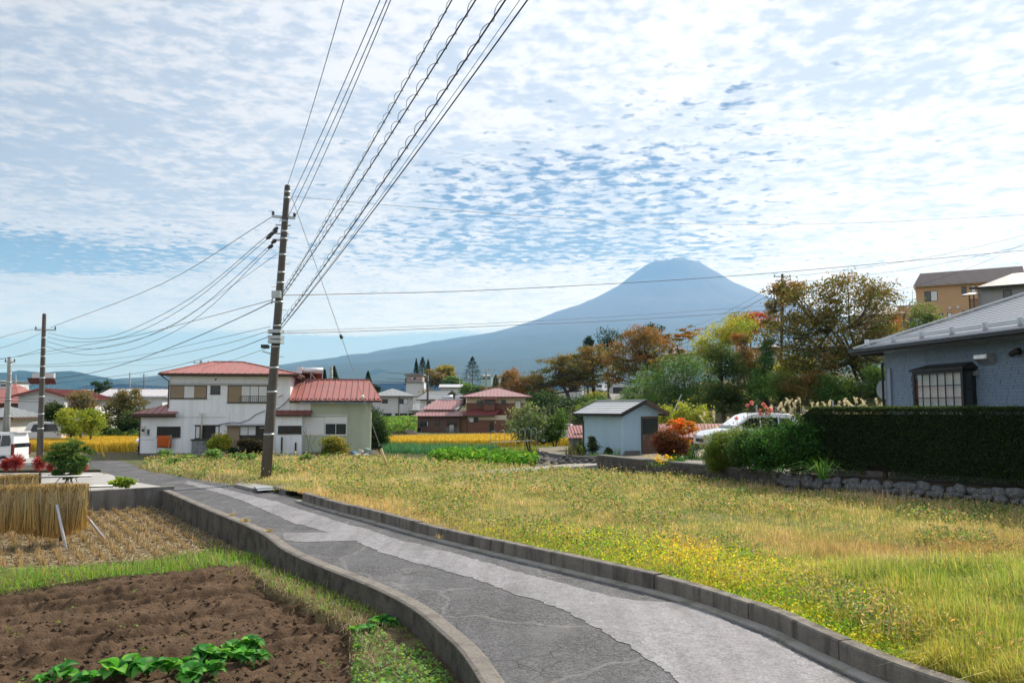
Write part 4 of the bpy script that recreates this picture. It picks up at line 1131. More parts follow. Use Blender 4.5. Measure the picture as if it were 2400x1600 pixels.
def brown_house():
    Y = 100.0; o = D(1090, 1018, Y); fr = Fr(o); t = thing('house', 'brown sheet-clad house with pinkish tiled roofs beyond the yellow rice', 'house', o)
    # two-storey block
    x0, x1 = fr.x(1093), fr.x(1187); dp = 7.5; zt = fr.z(1100, 930); xr = fr.x(1230, 955, 6.0)
    body(t, x0, x1 + 2.4, 0, dp, -.5, zt - .75, BRN); body(t, x0 + .01, x1 + 2.39, .01, dp - .01, zt - .75, zt, CREAM)
    b = MB(); x = x0
    while x < x1 + 2.3: b.box(x, x + .07, -.02, .001, .0, zt - .78); x += .2
    b.build('corrugation', BRN, t)
    hip(t, x0, x1 + 2.4, 0, dp, zt, fr.z(1140, 910, 3.7) - zt, TILE, .48, .75, rib=.07)
    wins(t, fr, [(1117, 939, 1132, 951), (1175, 937, 1186, 948), (1207, 938, 1221, 957, 'cc')])
    # first-floor oriel with a small canopy
    y = -.7; a, c = fr.x(1134, 945, y), fr.x(1160, 945, y); z0, z1 = fr.z(1140, 961, y), fr.z(1140, 937, y)
    ob = MB().box(a, c, y, -.001, z0, z1).build('oriel', BRN, t); orr = bpy.data.objects.new('oriel_window', None); col.objects.link(orr); orr.parent = t; orr.location = (0, y, 0)
    win(orr, *rect(fr, 1136, 937.5, 1158, 948, y), [(1, 'glass'), (1, 'glass')], sill=False)
    MB().slab([(fr.x(1126, 940, -1.1), -1.2, z1 + .1), (fr.x(1166, 940, -1.1), -1.2, z1 + .1), (fr.x(1166), 0, z1 + .4), (fr.x(1126), 0, z1 + .4)], (0, 0, .06)).build('canopy', DRED, t)
    # porch roof and ground floor to the right
    zp = fr.z(1120, 973, -1.6)
    body(t, fr.x(1098), fr.x(1187), -1.4, -.001, -.5, zp + .05, BRN); body(t, fr.x(1098) - .01, fr.x(1187) + .01, -1.42, -.002, zp - .55, zp + .02, CREAM)
    a0, a1 = fr.x(1085, 973, -2), fr.x(1160, 973, -2)
    roof_face(t, [(a0, -2.0, zp), (a1, -2.0, zp), (fr.x(1178, 960), 0, zp + .75), (fr.x(1105, 960), 0, zp + .75)], .45, DRED, .06)
    MB().box(a0, a1, -2.1, -2.0, zp - .12, zp + .03).build('gutter', M_BROWN, t)
    o2 = bpy.data.objects.new('porch_front', None); col.objects.link(o2); o2.parent = t; o2.location = (0, -1.42, 0)
    win(o2, *rect(fr, 1099, 977, 1121, 989.5, -1.42), [(1, 'curtain'), (1, 'glass')], sill=False)
    win(o2, *rect(fr, 1147, 986, 1157, 1018, -1.42), [(1, 'glass')], name='door', sill=False)
    # low wing on the left
    xl, xr2 = fr.x(978.8), fr.x(1078); ze = fr.z(1000, 975); GB = mat('grey_brown_sheet', (.17, .10, .08), .7, .15, 2)
    body(t, xl, xr2, .2, 6.5, -.5, ze, GB)
    b = MB(); x = xl
    while x < xr2 - .1: b.box(x, x + .07, .18, .201, .0, ze - .1); x += .2
    b.build('corrugation', GB, t)
    body(t, xr2 + .001, fr.x(1093), .6, 5, -.5, ze, mat('ochre_panel', (.30, .19, .09), .8), 'link_wall')
    e0, e1 = fr.x(966.5, 974, -.6), fr.x(1100, 974, -.6)
    roof_face(t, [(e0, -.6, ze), (e1, -.6, ze), (fr.x(1100, 960, 1.2), 1.2, ze + .62), (fr.x(985, 960, 1.2), 1.2, ze + .62)], .42, TILE, .08)
    zq = ze + .8; f0, f1 = fr.x(985, 964, 1.0), fr.x(1064, 964, 1.0)
    roof_face(t, [(f0, 1.0, zq), (f1, 1.0, zq), (fr.x(1095, 936, 5.0), 5.0, fr.z(1060, 936.5, 5.0)), (fr.x(1024, 937, 5.0), 5.0, fr.z(1060, 936.5, 5.0))], .42, TILE, .08)
    body(t, f0 + .5, f1 + .4, 1.3, 5.0, ze, zq + .02, mat('attic_wall', (.3, .32, .33), .8), 'attic_wall')
    MB().slab([(f1 + .38, 1.2, zq), (f1 + .38, 5.2, zq), (f1 + 1.2, 5.2, fr.z(1060, 937.5, 5.0))], (.12, 0, 0)).build('gable', PALE, t)
    o3 = bpy.data.objects.new('wing_front', None); col.objects.link(o3); o3.parent = t; o3.location = (0, .18, 0)
    for w, k in (((984.5, 987, 1004, 999), ('glass', 'glass', 'panel')), ((1020, 986, 1031, 997), ('glass',)), ((1047, 987, 1071, 999), ('glass', 'glass'))):
        win(o3, *rect(fr, *w, .18), [(1, 'glass') if i != 'panel' else (.3, i) for i in k], sill=False)
    x0, x1, z0, z1 = rect(fr, 1045, 1001, 1077, 1018, .1); MB().box(x0, x1, -.05, .15, z0, z1).build('concrete_base', mat('foundation_concrete', (.19, .18, .17)), t)
    for px in (1057, 1062): MB().lathe([(.001, 0), (.18, .02), (.18, .9), (.12, 1.05), (.05, 1.12)], 10, (fr.x(px), -.25, .1)).build('gas_cylinder', mat('gas_grey', (.5, .51, .5), .5), t, True)
    ac = MB().box(fr.x(978), fr.x(989), -.5, -.1, .05, fr.z(985, 1005)).build('outdoor_unit', mat('unit_grey', (.35, .36, .36), .6), t)
    MB().tube([(fr.x(984), -.52, .6), (fr.x(984), -.5, .6)], .26, 14).build('fan_grille', M_BLACK, ac)
    for px, py, yy in ((1045, 932, 3.0), (1077, 932, 3.0)):      # solar heaters on the wing roof
        h = thing('solar_water_heater', 'white solar heater tank close to the two-storey block of the brown house' if px > 1060 else 'white solar heater tank over the outer part of the brown low wing', 'water heater', o + (fr.x(px, py, yy), yy + 2.2, fr.z(px, py + 5, yy)), group='heater tanks on the brown house')
        MB().tube([(-.7, 0, .35), (.7, 0, .35)], .28, 12).build('tank', mat('silver_tank', (.62, .65, .68)), h, True)
        b = MB()
        for x in (-.5, .5): b.bar((x, -.1, -.9), (x, 0, .3), .06); b.bar((x, -1.0, -.9), (x, -.1, .2), .06)
        b.slab([(-.75, -1.0, -.75), (.75, -1.0, -.75), (.75, -.2, .15), (-.75, -.2, .15)], (0, 0, .06)); b.build('collector', mat('silver_tank', (.62, .65, .68)), h)


brown_house()


def far_houses():
    # white two-storey house with grey roof in the middle distance
    o = D(930, 989, 150); fr = Fr(o, R(12)); t = thing('house', 'white rendered two-storey house with grey hipped roof in the middle distance', 'house', o, R(12))
    x0, x1 = fr.x(876), fr.x(968); zt = fr.z(920, 928); body(t, x0, x1, 0, 8, -1, zt, OFFW); hip(t, x0, x1, 0, 8, zt, 1.5, GREYROOF, .8, .8)
    wins(t, fr, [(895, 935, 909, 945), (936, 934, 956, 946, 'gp'), (899, 968, 918, 977, 's'), (926, 968, 935, 975, 's'), (937, 968, 955, 979, 's'), (957, 968, 975, 975, 's')])
    zr = fr.z(980, 960, -1); body(t, x1 + .001, fr.x(995), .5, 6, -1, zr - .1, OFFW)
    roof_face(t, [(x1 - 1, -.8, zr - .1), (fr.x(1005), -.8, zr - .1), (fr.x(990), 3, zr + 1.2), (x1 - .5, 3, zr + 1.2)], .8, GREYROOF)
    MB().tube([(fr.x(934.5), -.08, 0), (fr.x(934.5), -.08, zt)], .07, 6).build('downpipe', M_FRAME, t); MB().tube([(fr.x(897), -.5, 0), (fr.x(897), -.5, fr.z(897, 957))], .12, 6).build('flue', M_METAL, t)
    # pink and white tower block
    o = D(972, 925, 210); fr = Fr(o); t = thing('tower_building', 'small concrete tower with pinkish top storey among the conifers', 'tower', o)
    x0, x1 = fr.x(951), fr.x(993); zm = fr.z(970, 897); zt = fr.z(970, 879); body(t, x0, x1, 0, 5, -3, zm, OFFW); body(t, x0 + .1, x1 - .4, .1, 5, zm + .3, zt, mat('pink_render', (.45, .35, .34), .8))
    MB().box(x0 - .3, x1 - .1, -.4, 5.3, zm, zm + .3).build('ledge', GREYROOF, t); MB().box(x0 - .5, x1, -.6, 5.5, zt, zt + .35).build('roof_slab', GREYROOF, t); wins(t, fr, [(964, 884, 974, 889, 'cg')])
    # low sheds and far roofs
    def shed(lab, px0, px1, ye, yb, Y, rise, wm, rm, wl=(), rz=0.0, gable=True, dp=7, name='building', cat='building', ov=.5):
        o = D((px0 + px1) / 2, yb, Y); fr = Fr(o, rz); t = thing(name, lab, cat, o, rz); a, b = fr.x(px0), fr.x(px1); z = fr.z((px0 + px1) / 2, ye)
        body(t, a, b, 0, dp, -2, z, wm); hip(t, a, b, 0, dp, z, rise, rm, max(.6, Y / 220), ov, gable=gable); wins(t, fr, list(wl)); return t, fr
    shed('grey gable-roofed shed just behind the low wing of the brown house', 985, 1030, 936, 955, 140, 1.6, PALE, GREYROOF, [(1000, 940, 1010, 947, 'g')], R(-25))
    shed('long low white shed under the power lines beyond the brown house', 1032, 1092, 908, 925, 230, 1.0, OFFW, mat('pale_roof', (.5, .52, .53), .5))
    shed('far white school-like block with pale green panels beyond the conifers', 1128, 1152, 880, 900, 420, .6, mat('pale_green_wall', (.4, .58, .55), .7), OFFW, [(1131, 884, 1149, 888, 'ggg')], gable=False)
    shed('far white flat block behind the small dark firs', 1153, 1172, 880, 902, 450, .5, OFFW, GREYROOF, [(1156, 885, 1169, 889, 'gg')], gable=False)
    shed('far pink-walled block beside the hillside trees', 1172, 1196, 882, 902, 430, .5, mat('pale_pink_wall', (.55, .45, .43), .7), GREYROOF, [(1176, 886, 1192, 890, 'gg')], gable=False)
    # left side of the picture
    o = D(92, 1034, 74); fr = Fr(o, R(9)); t = thing('house', 'plain white gable-end house with red roof edge behind the dark pole', 'house', o, R(9))
    x0, x1 = fr.x(42), fr.x(150); zE = fr.z(42, 926); zp = fr.z(92, 912); dp = 11
    MB().slab([(x0, 0, -.5), (x1, 0, -.5), (x1, 0, zE), ((x0 + x1) / 2, 0, zp), (x0, 0, zE)], (0, dp, 0)).build('wall', mat('pale_grey_white', (.62, .65, .67), .7, .04, .6), t)
    xm = (x0 + x1) / 2; ov = .5
    for s in (-1, 1):
        xe = xm + s * ((x1 - x0) / 2 + ov); sl = (zp - zE) / ((x1 - x0) / 2); ze = zE - ov * sl + .05
        roof_face(t, [(xe, -.5, ze), (xm, -.5, zp + .06), (xm, dp + .5, zp + .06), (xe, dp + .5, ze)], .6, DRED)
        MB().bar((xe, -.53, ze - .06), (xm, -.53, zp), .06, .2).build('barge_board', DRED, t)
    wins(t, fr, [(44, 986, 90, 998, 'gggg'), (101, 988, 107, 1000, 'g')])
    MB().slab([(fr.x(40), -.9, fr.z(60, 983) - .15), (fr.x(113), -.9, fr.z(60, 983) - .15), (fr.x(113), 0, fr.z(60, 983)), (fr.x(40), 0, fr.z(60, 983))], (0, 0, .06)).build('canopy', M_BROWN, t)
    MB().box(fr.x(42), fr.x(90), -.6, -.001, fr.z(60, 1003), fr.z(60, 999)).build('balcony_ledge', OFFW, t); MB().box(fr.x(44), fr.x(88), -.08, -.002, .2, fr.z(60, 1004)).build('garage_door', PALE, t)
    MB().box(x1 + .001, x1 + 1.6, 2, dp - 1, -.5, zE - .3).build('side_wall', OFFW, t)
    roof_face(t, [(x1, 1.5, zE), (x1 + 2.2, 1.5, zE - .35), (x1 + 2.2, dp, zE - .35), (x1, dp, zE)], .6, DRED)
    # its rooftop solar heater
    c = D(103, 913, 77); h = thing('solar_water_heater', 'solar heater with rust-red panels seen from behind on the white gable house', 'water heater', c, R(9))
    MB().slab([(-1.9, -.3, .95), (1.9, -.3, .95), (1.6, -.6, 2.0), (-2.3, -.6, 2.0)], (0, .1, .05)).build('panel_back', mat('rusty_sheet', (.14, .05, .03)), h)
    MB().box(-1.6, 1.5, -.5, .2, 2.05, 2.9).build('tank', mat('silver_tank', (.62, .65, .68)), h)
    b = MB()
    for x in (-1.5, -.4, .6, 1.4): b.bar((x, 0, 0), (x, -.2, 2.1), .07)
    b.build('stand', M_METAL, h); h.scale = (.62, .62, .55)
    # barn with pale sheet roof
    o = D(310, 1010, 88); fr = Fr(o, R(6)); t = thing('barn', 'long white sheet-walled barn with pale metal roof behind the garden trees', 'barn', o, R(6)); x0, x1 = fr.x(236), fr.x(380); z = fr.z(300, 929)
    body(t, x0, x1, 0, 7, -1, z, mat('barn_sheet', (.58, .61, .66), .6, .06, 1)); hip(t, x0, x1, 0, 7, z, fr.z(300, 912, 3.5) - z, mat('pale_mauve_roof', (.47, .46, .48), .45, .08), .7, .35, gable=True, gm=M_METAL)
    b = MB(); x = x0
    while x < x1 - .1: b.box(x, x + .03, -.03, .001, 0, z - .1); x += .9
    b.build('batten', PALE, t)
    # red-roofed house and low shed at the left edge
    t, fr = shed('timber house with red roofs at the end of the lane', -70, 42, 945, 1030, 86, 2.2, mat('brown_boards', (.19, .09, .045), .8, .2, 2), RED, [(26, 948, 40, 965, 'gg')], R(5), gable=False, dp=8, name='house', cat='house')
    roof_face(t, [(fr.x(-60), -1.6, fr.z(20, 985)), (fr.x(42), -1.6, fr.z(20, 985)), (fr.x(42), 0, fr.z(20, 972)), (fr.x(-60), 0, fr.z(20, 972))], .6, RED)
    shed('low white shed with sloping eave at the lane end', -60, 24, 978, 1034, 66, .9, OFFW, GREYROOF, [], R(4), gable=False, dp=5, name='shed', cat='shed')
    shed('far white block with roof rail behind the red-roofed house', -30, 18, 893, 960, 240, .3, OFFW, OFFW, [(2, 900, 14, 905, 'gg'), (2, 912, 14, 917, 'gg')], gable=False, dp=10)
    shed('far white apartment block peeping past the garden trees', 195, 218, 914, 950, 260, .3, OFFW, OFFW, [(199, 920, 214, 924, 'gg')], gable=False, dp=10)
    # hillside houses
    o = D(1452, 921, 185); fr = Fr(o, R(-20)); t = thing('house', 'small white gabled house beside the parked van on the hillside', 'house', o, R(-20)); x0, x1 = fr.x(1414), fr.x(1437); z = fr.z(1425, 891); zp = fr.z(1425, 884)
    MB().slab([(x0, 0, -1), (x1, 0, -1), (x1, 0, z), ((x0 + x1) / 2, 0, zp), (x0, 0, z)], (0, 6, 0)).build('wall', OFFW, t); xm = (x0 + x1) / 2
    for s, e in ((-1, x0 - .5), (1, x1 + .5)): roof_face(t, [(e, -.5, z - .25), (xm, -.5, zp + .05), (xm, 6.5, zp + .05), (e, 6.5, z - .25)], .8, GREYROOF)
    wins(t, fr, [(1418, 896, 1431, 909, 'gg')]); MB().box(x1, fr.x(1468), 0, .3, -1.2, fr.z(1450, 907)).build('retaining_wall', mat('dark_recess', (.07, .07, .07), .9), t); MB().box(x1, fr.x(1468), -.2, .4, fr.z(1450, 907), fr.z(1450, 898)).build('balustrade', PALE, t)
    shed('white house wall glimpsed between cherry trunks on the slope', 1320, 1362, 893, 925, 175, 1.0, OFFW, GREYROOF, [(1333, 903, 1352, 918, 'gg')], R(-10), gable=False, dp=6, name='house', cat='house')
    shed('pale house with brown roof glimpsed above the bamboo', 1560, 1625, 830, 880, 120, 1.4, PALE, mat('brown_roof', (.2, .15, .13), .6), [(1610, 822, 1636, 836, 'cc')], R(-10), gable=False, dp=7, name='house', cat='house')
    shed('beige house wall glimpsed behind the ivy-clad trunk', 1780, 1840, 815, 860, 82, .8, mat('beige_render', (.5, .43, .38), .8), GREYROOF, [(1822, 835, 1830, 850, 'g')], R(-14), gable=False, dp=5, name='house', cat='house')
    shed('white house with slate roof half hidden by the big keyaki tree', 2010, 2120, 738, 800, 95, 2.0, OFFW, mat('slate_roof', (.16, .16, .16), .5), [(2040, 752, 2060, 768, 'gg')], R(-24), gable=False, dp=7, name='house', cat='house')
    # apricot apartment house
    o = D(2230, 760, 95); rz = R(-30); fr = Fr(o, rz); t = thing('apartment_house', 'apricot three-storey house with dark mono-pitch roof on the hilltop', 'apartment', o, rz)
    AP = mat('apricot_siding', (.56, .36, .20), .75, .06, 1)
    x0, x1 = fr.x(2158), fr.x(2420); zt = fr.z(2158, 672); body(t, x0, x1, 0, 9, -9, zt, AP)
    b = MB(); z = -4.0
    while z < zt: b.box(x0, x1, -.012, .001, z, z + .16); z += .19
    b.build('lap_siding', AP, t)
    x2 = fr.x(2112); zb = fr.z(2130, 716, 0); body(t, x2, x0 - .001, .4, 8, -9, zb, AP); MB().box(x2 - .1, x0, .3, 8, zb, zb + .12).build('parapet', PALE, t)
    rl = MB()
    for x in np.linspace(x2, x0 - .1, 7): rl.bar((x, .5, zb), (x, .5, zb + .8), .04)
    rl.bar((x2, .5, zb + .8), (x0, .5, zb + .8), .04); rl.bar((x2, .5, zb + .45), (x0, .5, zb + .45), .03); rl.build('roof_railing', M_METAL, t)
    e0, e1 = fr.x(2140, 672, -.6), fr.x(2400, 632, -.6); ra, rb_ = (e0, -.6, zt + .02), (x1, -.6, zt + .02)
    RT = mat('dark_slate_sheet', (.07, .065, .08), .85, .15, 2, spec=.1)
    roof_face(t, [ra, rb_, (x1, 4.5, zt + 2.3), (e0 + .6, 4.5, zt + 2.3)], .45, RT, across=True, name='roof_course'); MB().slab([(e0, -.6, zt - .05), (x1, -.6, zt - .05), (x1, 9.5, zt - .05), (e0, 9.5, zt - .05)], (0, 0, .05)).build('soffit', CREAM, t)
    wins(t, fr, [(2167, 681, 2197, 707, 'gc'), (2254, 671, 2265, 694, 'g'), (2276, 668, 2287, 688, 'c'), (2200, 734, 2211, 753, 'g'), (2221, 732, 2231, 749, 'c'), (2255, 727, 2266, 740, 'g'), (2133, 740, 2175, 766, 'gcg')])
    for px, py in ((2226, 722), (2245, 720)): x0_, x1_, z0, z1 = rect(fr, px - 3, py - 3, px + 3, py + 3); MB().box(x0_, x1_, -.18, -.013, z0, z1).build('vent_hood', OFFW, t)
    ant = MB(); xa = fr.x(2148); ant.bar((xa, 1.5, zb), (xa, 1.5, zb + 2.2), .04)
    for k in (1.4, 1.7): ant.bar((xa - .6, 1.5, zb + k), (xa + .6, 1.5, zb + k), .03)
    ant.build('antenna', M_METAL, t)
    # grey hilltop house at the right edge, with its timber balcony
    o = D(2370, 740, 66); rz = R(-35); fr = Fr(o, rz); t = thing('house', 'grey rendered house with slate roof and arched-head window at the hilltop', 'house', o, rz); GR = mat('grey_render', (.33, .34, .35), .8, .06, 1)
    x0, x1 = fr.x(2306), fr.x(2480); zt = fr.z(2310, 674); body(t, x0, x1, 0, 7, -8, zt, GR)
    roof_face(t, [(fr.x(2290, 673, -.6), -.6, zt), (x1, -.6, zt), (x1, 3.5, zt + 1.5), (x0 + 2.4, 3.5, zt + 1.5)], .4, GREYROOF, across=True, name='roof_course'); roof_face(t, [(fr.x(2290, 673, -.6), -.6, zt), (x0 + 2.4, 3.5, zt + 1.5), (x0 - .6, 7.5, zt)], .5, GREYROOF)
    MB().box(x0 - .6, x1, -.7, -.6, zt - .15, zt + .03).build('gutter', M_BLACK, t); wins(t, fr, [(2352, 679, 2371, 711, 'g')]); x0_, x1_, z0, z1 = rect(fr, 2350, 676, 2373, 680); MB().box(x0_, x1_, -.12, -.001, z0, z1).build('window_head', GR, t)
    bx0 = fr.x(2272, 700, -.5); b = MB(); zf = fr.z(2290, 727)
    for x in (bx0, (bx0 + x0) / 2): b.bar((x, -.4, zf - 4), (x, -.4, fr.z(2290, 690)), .1)
    b.bar((bx0 - .2, -.4, zf), (x0, -.4, zf), .1); b.bar((bx0, -.4, zf + .9), (x0, -.4, zf + .9), .07)
    for x in np.linspace(bx0, x0, 12): b.bar((x, -.4, zf), (x, -.4, zf + .9), .03)
    b.build('balcony', M_BROWN, t)
    MB().slab([(bx0 - .6, -.6, fr.z(2290, 692)), (x0, -.6, fr.z(2290, 692)), (x0, 1.8, fr.z(2290, 680)), (bx0 - .2, 1.8, fr.z(2290, 680))], (0, 0, .05)).build('balcony_roof', mat('translucent_sheet', (.35, .33, .3), .4), t)
    # orange tarp screen beside the apricot house
    c = D(2098, 763, 88); t = thing('tarp_screen', 'bright orange tarp on a pole frame between the hilltop houses', 'tarp', c)
    MB().box(-.75, .75, -.03, .03, -.6, 1.0).build('tarp', mat('orange_tarp', (.75, .16, .03), .6, .1, 6), t); b = MB()
    for x in (-.8, .8): b.bar((x, 0, -3), (x, 0, 1.2), .05)
    b.build('frame', M_METAL, t)
    # long pink-roofed shed behind the clipped shrubs
    o = D(1620, 1043, 47); fr = Fr(o, R(-6)); t = thing('low_shed', 'low shed with pinkish ribbed roof between blue shed and white car', 'shed', o, R(-6))
    x0, x1 = fr.x(1545), fr.x(1720); z = fr.z(1620, 1026); body(t, x0, x1, .3, 3, -.3, z, mat('dark_boards', (.09, .10, .11))); za = fr.z(1620, 994, 1.8)
    roof_face(t, [(x0 - .3, 0, z), (x1, 0, z), (x1, 1.8, za), (x0 - .3, 1.8, za)], .21, mat('pink_sheet', (.42, .2, .185)), rib=.03)


far_houses()
# ------------------------------------------------------------------ fields and gardens
def W2(pts, z): return np.array([G(x, y, z)[:2] for x, y in pts])


def proj(P):                                # world -> photo pixel
    P = np.atleast_2d(P); s, c = math.sin(PITCH), math.cos(PITCH); z = P[:, 2] - H
    f = P[:, 1] * c + z * s; u = -P[:, 1] * s + z * c
    return np.stack([CX + F * P[:, 0] / f, CY - F * u / f], 1)


def dist_to(path, x, y):
    P = np.array([p[:2] for p in path]); best = np.full(np.shape(x), 1e9)
    for a, b in zip(P[:-1], P[1:]):
        ab = b - a; t = np.clip(((x - a[0]) * ab[0] + (y - a[1]) * ab[1]) / (ab @ ab), 0, 1)
        best = np.minimum(best, np.hypot(x - a[0] - t * ab[0], y - a[1] - t * ab[1]))
    return best


def scatter(poly, n, seed, z=0.0, pxmode=True, margin=60):
    """random points inside a world polygon; denser towards the camera so that near plants are as fine as far ones"""
    g = np.random.default_rng(seed); P = np.array(poly); out = []; got = 0
    lo, hi = P.min(0), P.max(0)
    while got < n:
        if pxmode:
            v = g.uniform(1 / max(hi[1], 4.0) ** 1.1, 1 / max(lo[1], 4.0) ** 1.1, n); y = v ** (-1 / 1.1); x = g.uniform(-0.70, .70, n) * y
        else:
            x, y = g.uniform(lo[0], hi[0], n), g.uniform(lo[1], hi[1], n)
        k = inpoly(x, y, P); out.append(np.stack([x[k], y[k]], 1)); got += k.sum()
        if len(out) > 400: break
    return np.concatenate(out)[:n]


LEAF = leaf_mat('leaf', .45); STRAW = leaf_mat('straw', .25, .7, .15); GLOSSY = leaf_mat('glossy_leaf', .40, .75, .10)
SOIL_Z, PADDY_Z = -.42, -.62
soil_px = [(-500, 1500), (-200, 1425), (0, 1395), (179, 1369), (298, 1351), (402, 1339), (521, 1325), (580, 1331), (600, 1358), (630, 1395), (675, 1412), (749, 1454), (805, 1487), (830, 1523), (822, 1600), (850, 1900), (-900, 1900)]
SOIL = W2(soil_px, SOIL_Z)
paddy_px = [(-700, 1420), (-200, 1368), (0, 1350), (179, 1332), (298, 1320), (446, 1306), (520, 1284)]
WALL_L = [G(399, 1138, .12), G(208, 1149, .12), G(0, 1162, .12), G(-400, 1190, .12)]
_kp = [p[:2] + np.array((-.20, -.12)) for p in KIN if 18.0 < p[1] < 29.2]
PADDY = np.array([p for p in W2(paddy_px[:7], PADDY_Z)] + _kp + [p[:2] for p in WALL_L])


def lane_left(x, y): return dist_to(KIN, x, y)


def low_z(x, y):
    """surface of everything left of the lane"""
    x, y = np.asarray(x, float), np.asarray(y, float)
    ins = inpoly(x, y, SOIL); inp = inpoly(x, y, PADDY)
    dk = lane_left(x, y)
    z = -.27 - .12 * sm(dk, .8, 2.6) - .2 * sm(y + .2 * x, 14.5, 16.5) - .14 * sm(y, 18, 21) - .12 * sm(y, 21, 23)
    return z


def soil_z(x, y):
    c, s = .80, .60; u, v = x * c + y * s, -x * s + y * c
    wv = v + .10 * vnoise(u, v, .55, 51, 2)
    fr_ = np.mod(wv / .66, 1.0); row = np.where(fr_ < .16, fr_ / .16, 1 - (fr_ - .16) / .84) * 1.6 - .8; gate = np.clip(.55 + .8 * vnoise(u * .5, v * 1.3, 1.0, 52, 2), 0.1, 1)
    z = -.41 + .12 * row * gate + .036 * vnoise(x, y, 3.4, 53, 3) + .030 * vnoise(x, y, 13, 54, 2) + .026 * np.abs(vnoise(x, y, 26, 57, 2))
    edge = dist_to(list(SOIL) + [SOIL[0]], x, y)
    return z - .05 * (1 - sm(edge, 0, .5))


def build_low_land():
    # verge between the plots and the lane
    m, t, o = new_mat('verge_earth'); tc = nd(t, 'ShaderNodeTexCoord').outputs['Object']
    n = nd(t, 'ShaderNodeTexNoise', {'Vector': tc, 'Scale': 3.0, 'Detail': 7.0}).outputs[0]; c = cmix(t, sstep(t, n, .4, .62), (0.075, 0.055, 0.035), (0.15, 0.125, 0.065))
    b = nd(t, 'ShaderNodeBsdfPrincipled', {'Base Color': c, 'Roughness': .95, 'Specular IOR Level': .1}); t.links.new(b.outputs[0], o.inputs[0])
    kout = [p for p in KIN]; poly = [p[:2] for p in KIN] + [WALL_L[0][:2], WALL_L[1][:2], WALL_L[2][:2], WALL_L[3][:2], np.array((-24, 6.0)), np.array((-9, 4.0))]
    def vz(x, y):
        z = low_z(x, y) + .025 * vnoise(x, y, 2.2, 60, 3)
        z = np.where(inpoly(x, y, SOIL), -.62, z)
        return np.where(inpoly(x, y, PADDY), -.75, z)
    sheet('verge', poly, .13, vz, m)
    m, t, o = new_mat('tilled_soil'); tc = nd(t, 'ShaderNodeTexCoord').outputs['Object']
    n = nd(t, 'ShaderNodeTexNoise', {'Vector': tc, 'Scale': 2.2, 'Detail': 8.0, 'Roughness': .7}).outputs[0]; v = nd(t, 'ShaderNodeTexNoise', {'Vector': tc, 'Scale': 26.0, 'Detail': 7.0, 'Roughness': .75}).outputs[0]
    c = cmix(t, sstep(t, n, .3, .7), (0.105, 0.070, 0.045), (0.185, 0.125, 0.081)); c = cmix(t, mth(t, 'MULTIPLY', sstep(t, v, .52, .75), .45), c, (0.22, 0.14, 0.085)); c = cmix(t, mth(t, 'MULTIPLY', sstep(t, v, .45, .28), .5), c, (0.05, 0.028, 0.016))
    bp = nd(t, 'ShaderNodeBump', {'Height': v, 'Strength': 1.0, 'Distance': .07}).outputs[0]
    b = nd(t, 'ShaderNodeBsdfPrincipled', {'Base Color': c, 'Roughness': .95, 'Specular IOR Level': .1, 'Normal': bp}); t.links.new(b.outputs[0], o.inputs[0])
    sheet('tilled_soil', SOIL[(SOIL[:, 1] > 3)] if False else SOIL, .042, soil_z, m)
    m, t, o = new_mat('paddy_earth'); tc = nd(t, 'ShaderNodeTexCoord').outputs['Object']
    n = nd(t, 'ShaderNodeTexNoise', {'Vector': tc, 'Scale': 1.1, 'Detail': 8.0, 'Roughness': .65}).outputs[0]; n2 = nd(t, 'ShaderNodeTexNoise', {'Vector': tc, 'Scale': 14.0, 'Detail': 6.0}).outputs[0]
    c = cmix(t, sstep(t, n2, .4, .65), (0.085, 0.062, 0.042), (0.17, 0.13, 0.082)); c = cmix(t, mth(t, 'MULTIPLY', sstep(t, n, .52, .7), .5), c, (0.10, 0.13, 0.03))
    b = nd(t, 'ShaderNodeBsdfPrincipled', {'Base Color': c, 'Roughness': .95, 'Specular IOR Level': .1}); t.links.new(b.outputs[0], o.inputs[0])
    sheet('stubble_field', PADDY, .16, lambda x, y: PADDY_Z + .03 * vnoise(x, y, 1.6, 61, 3), m)


build_low_land()


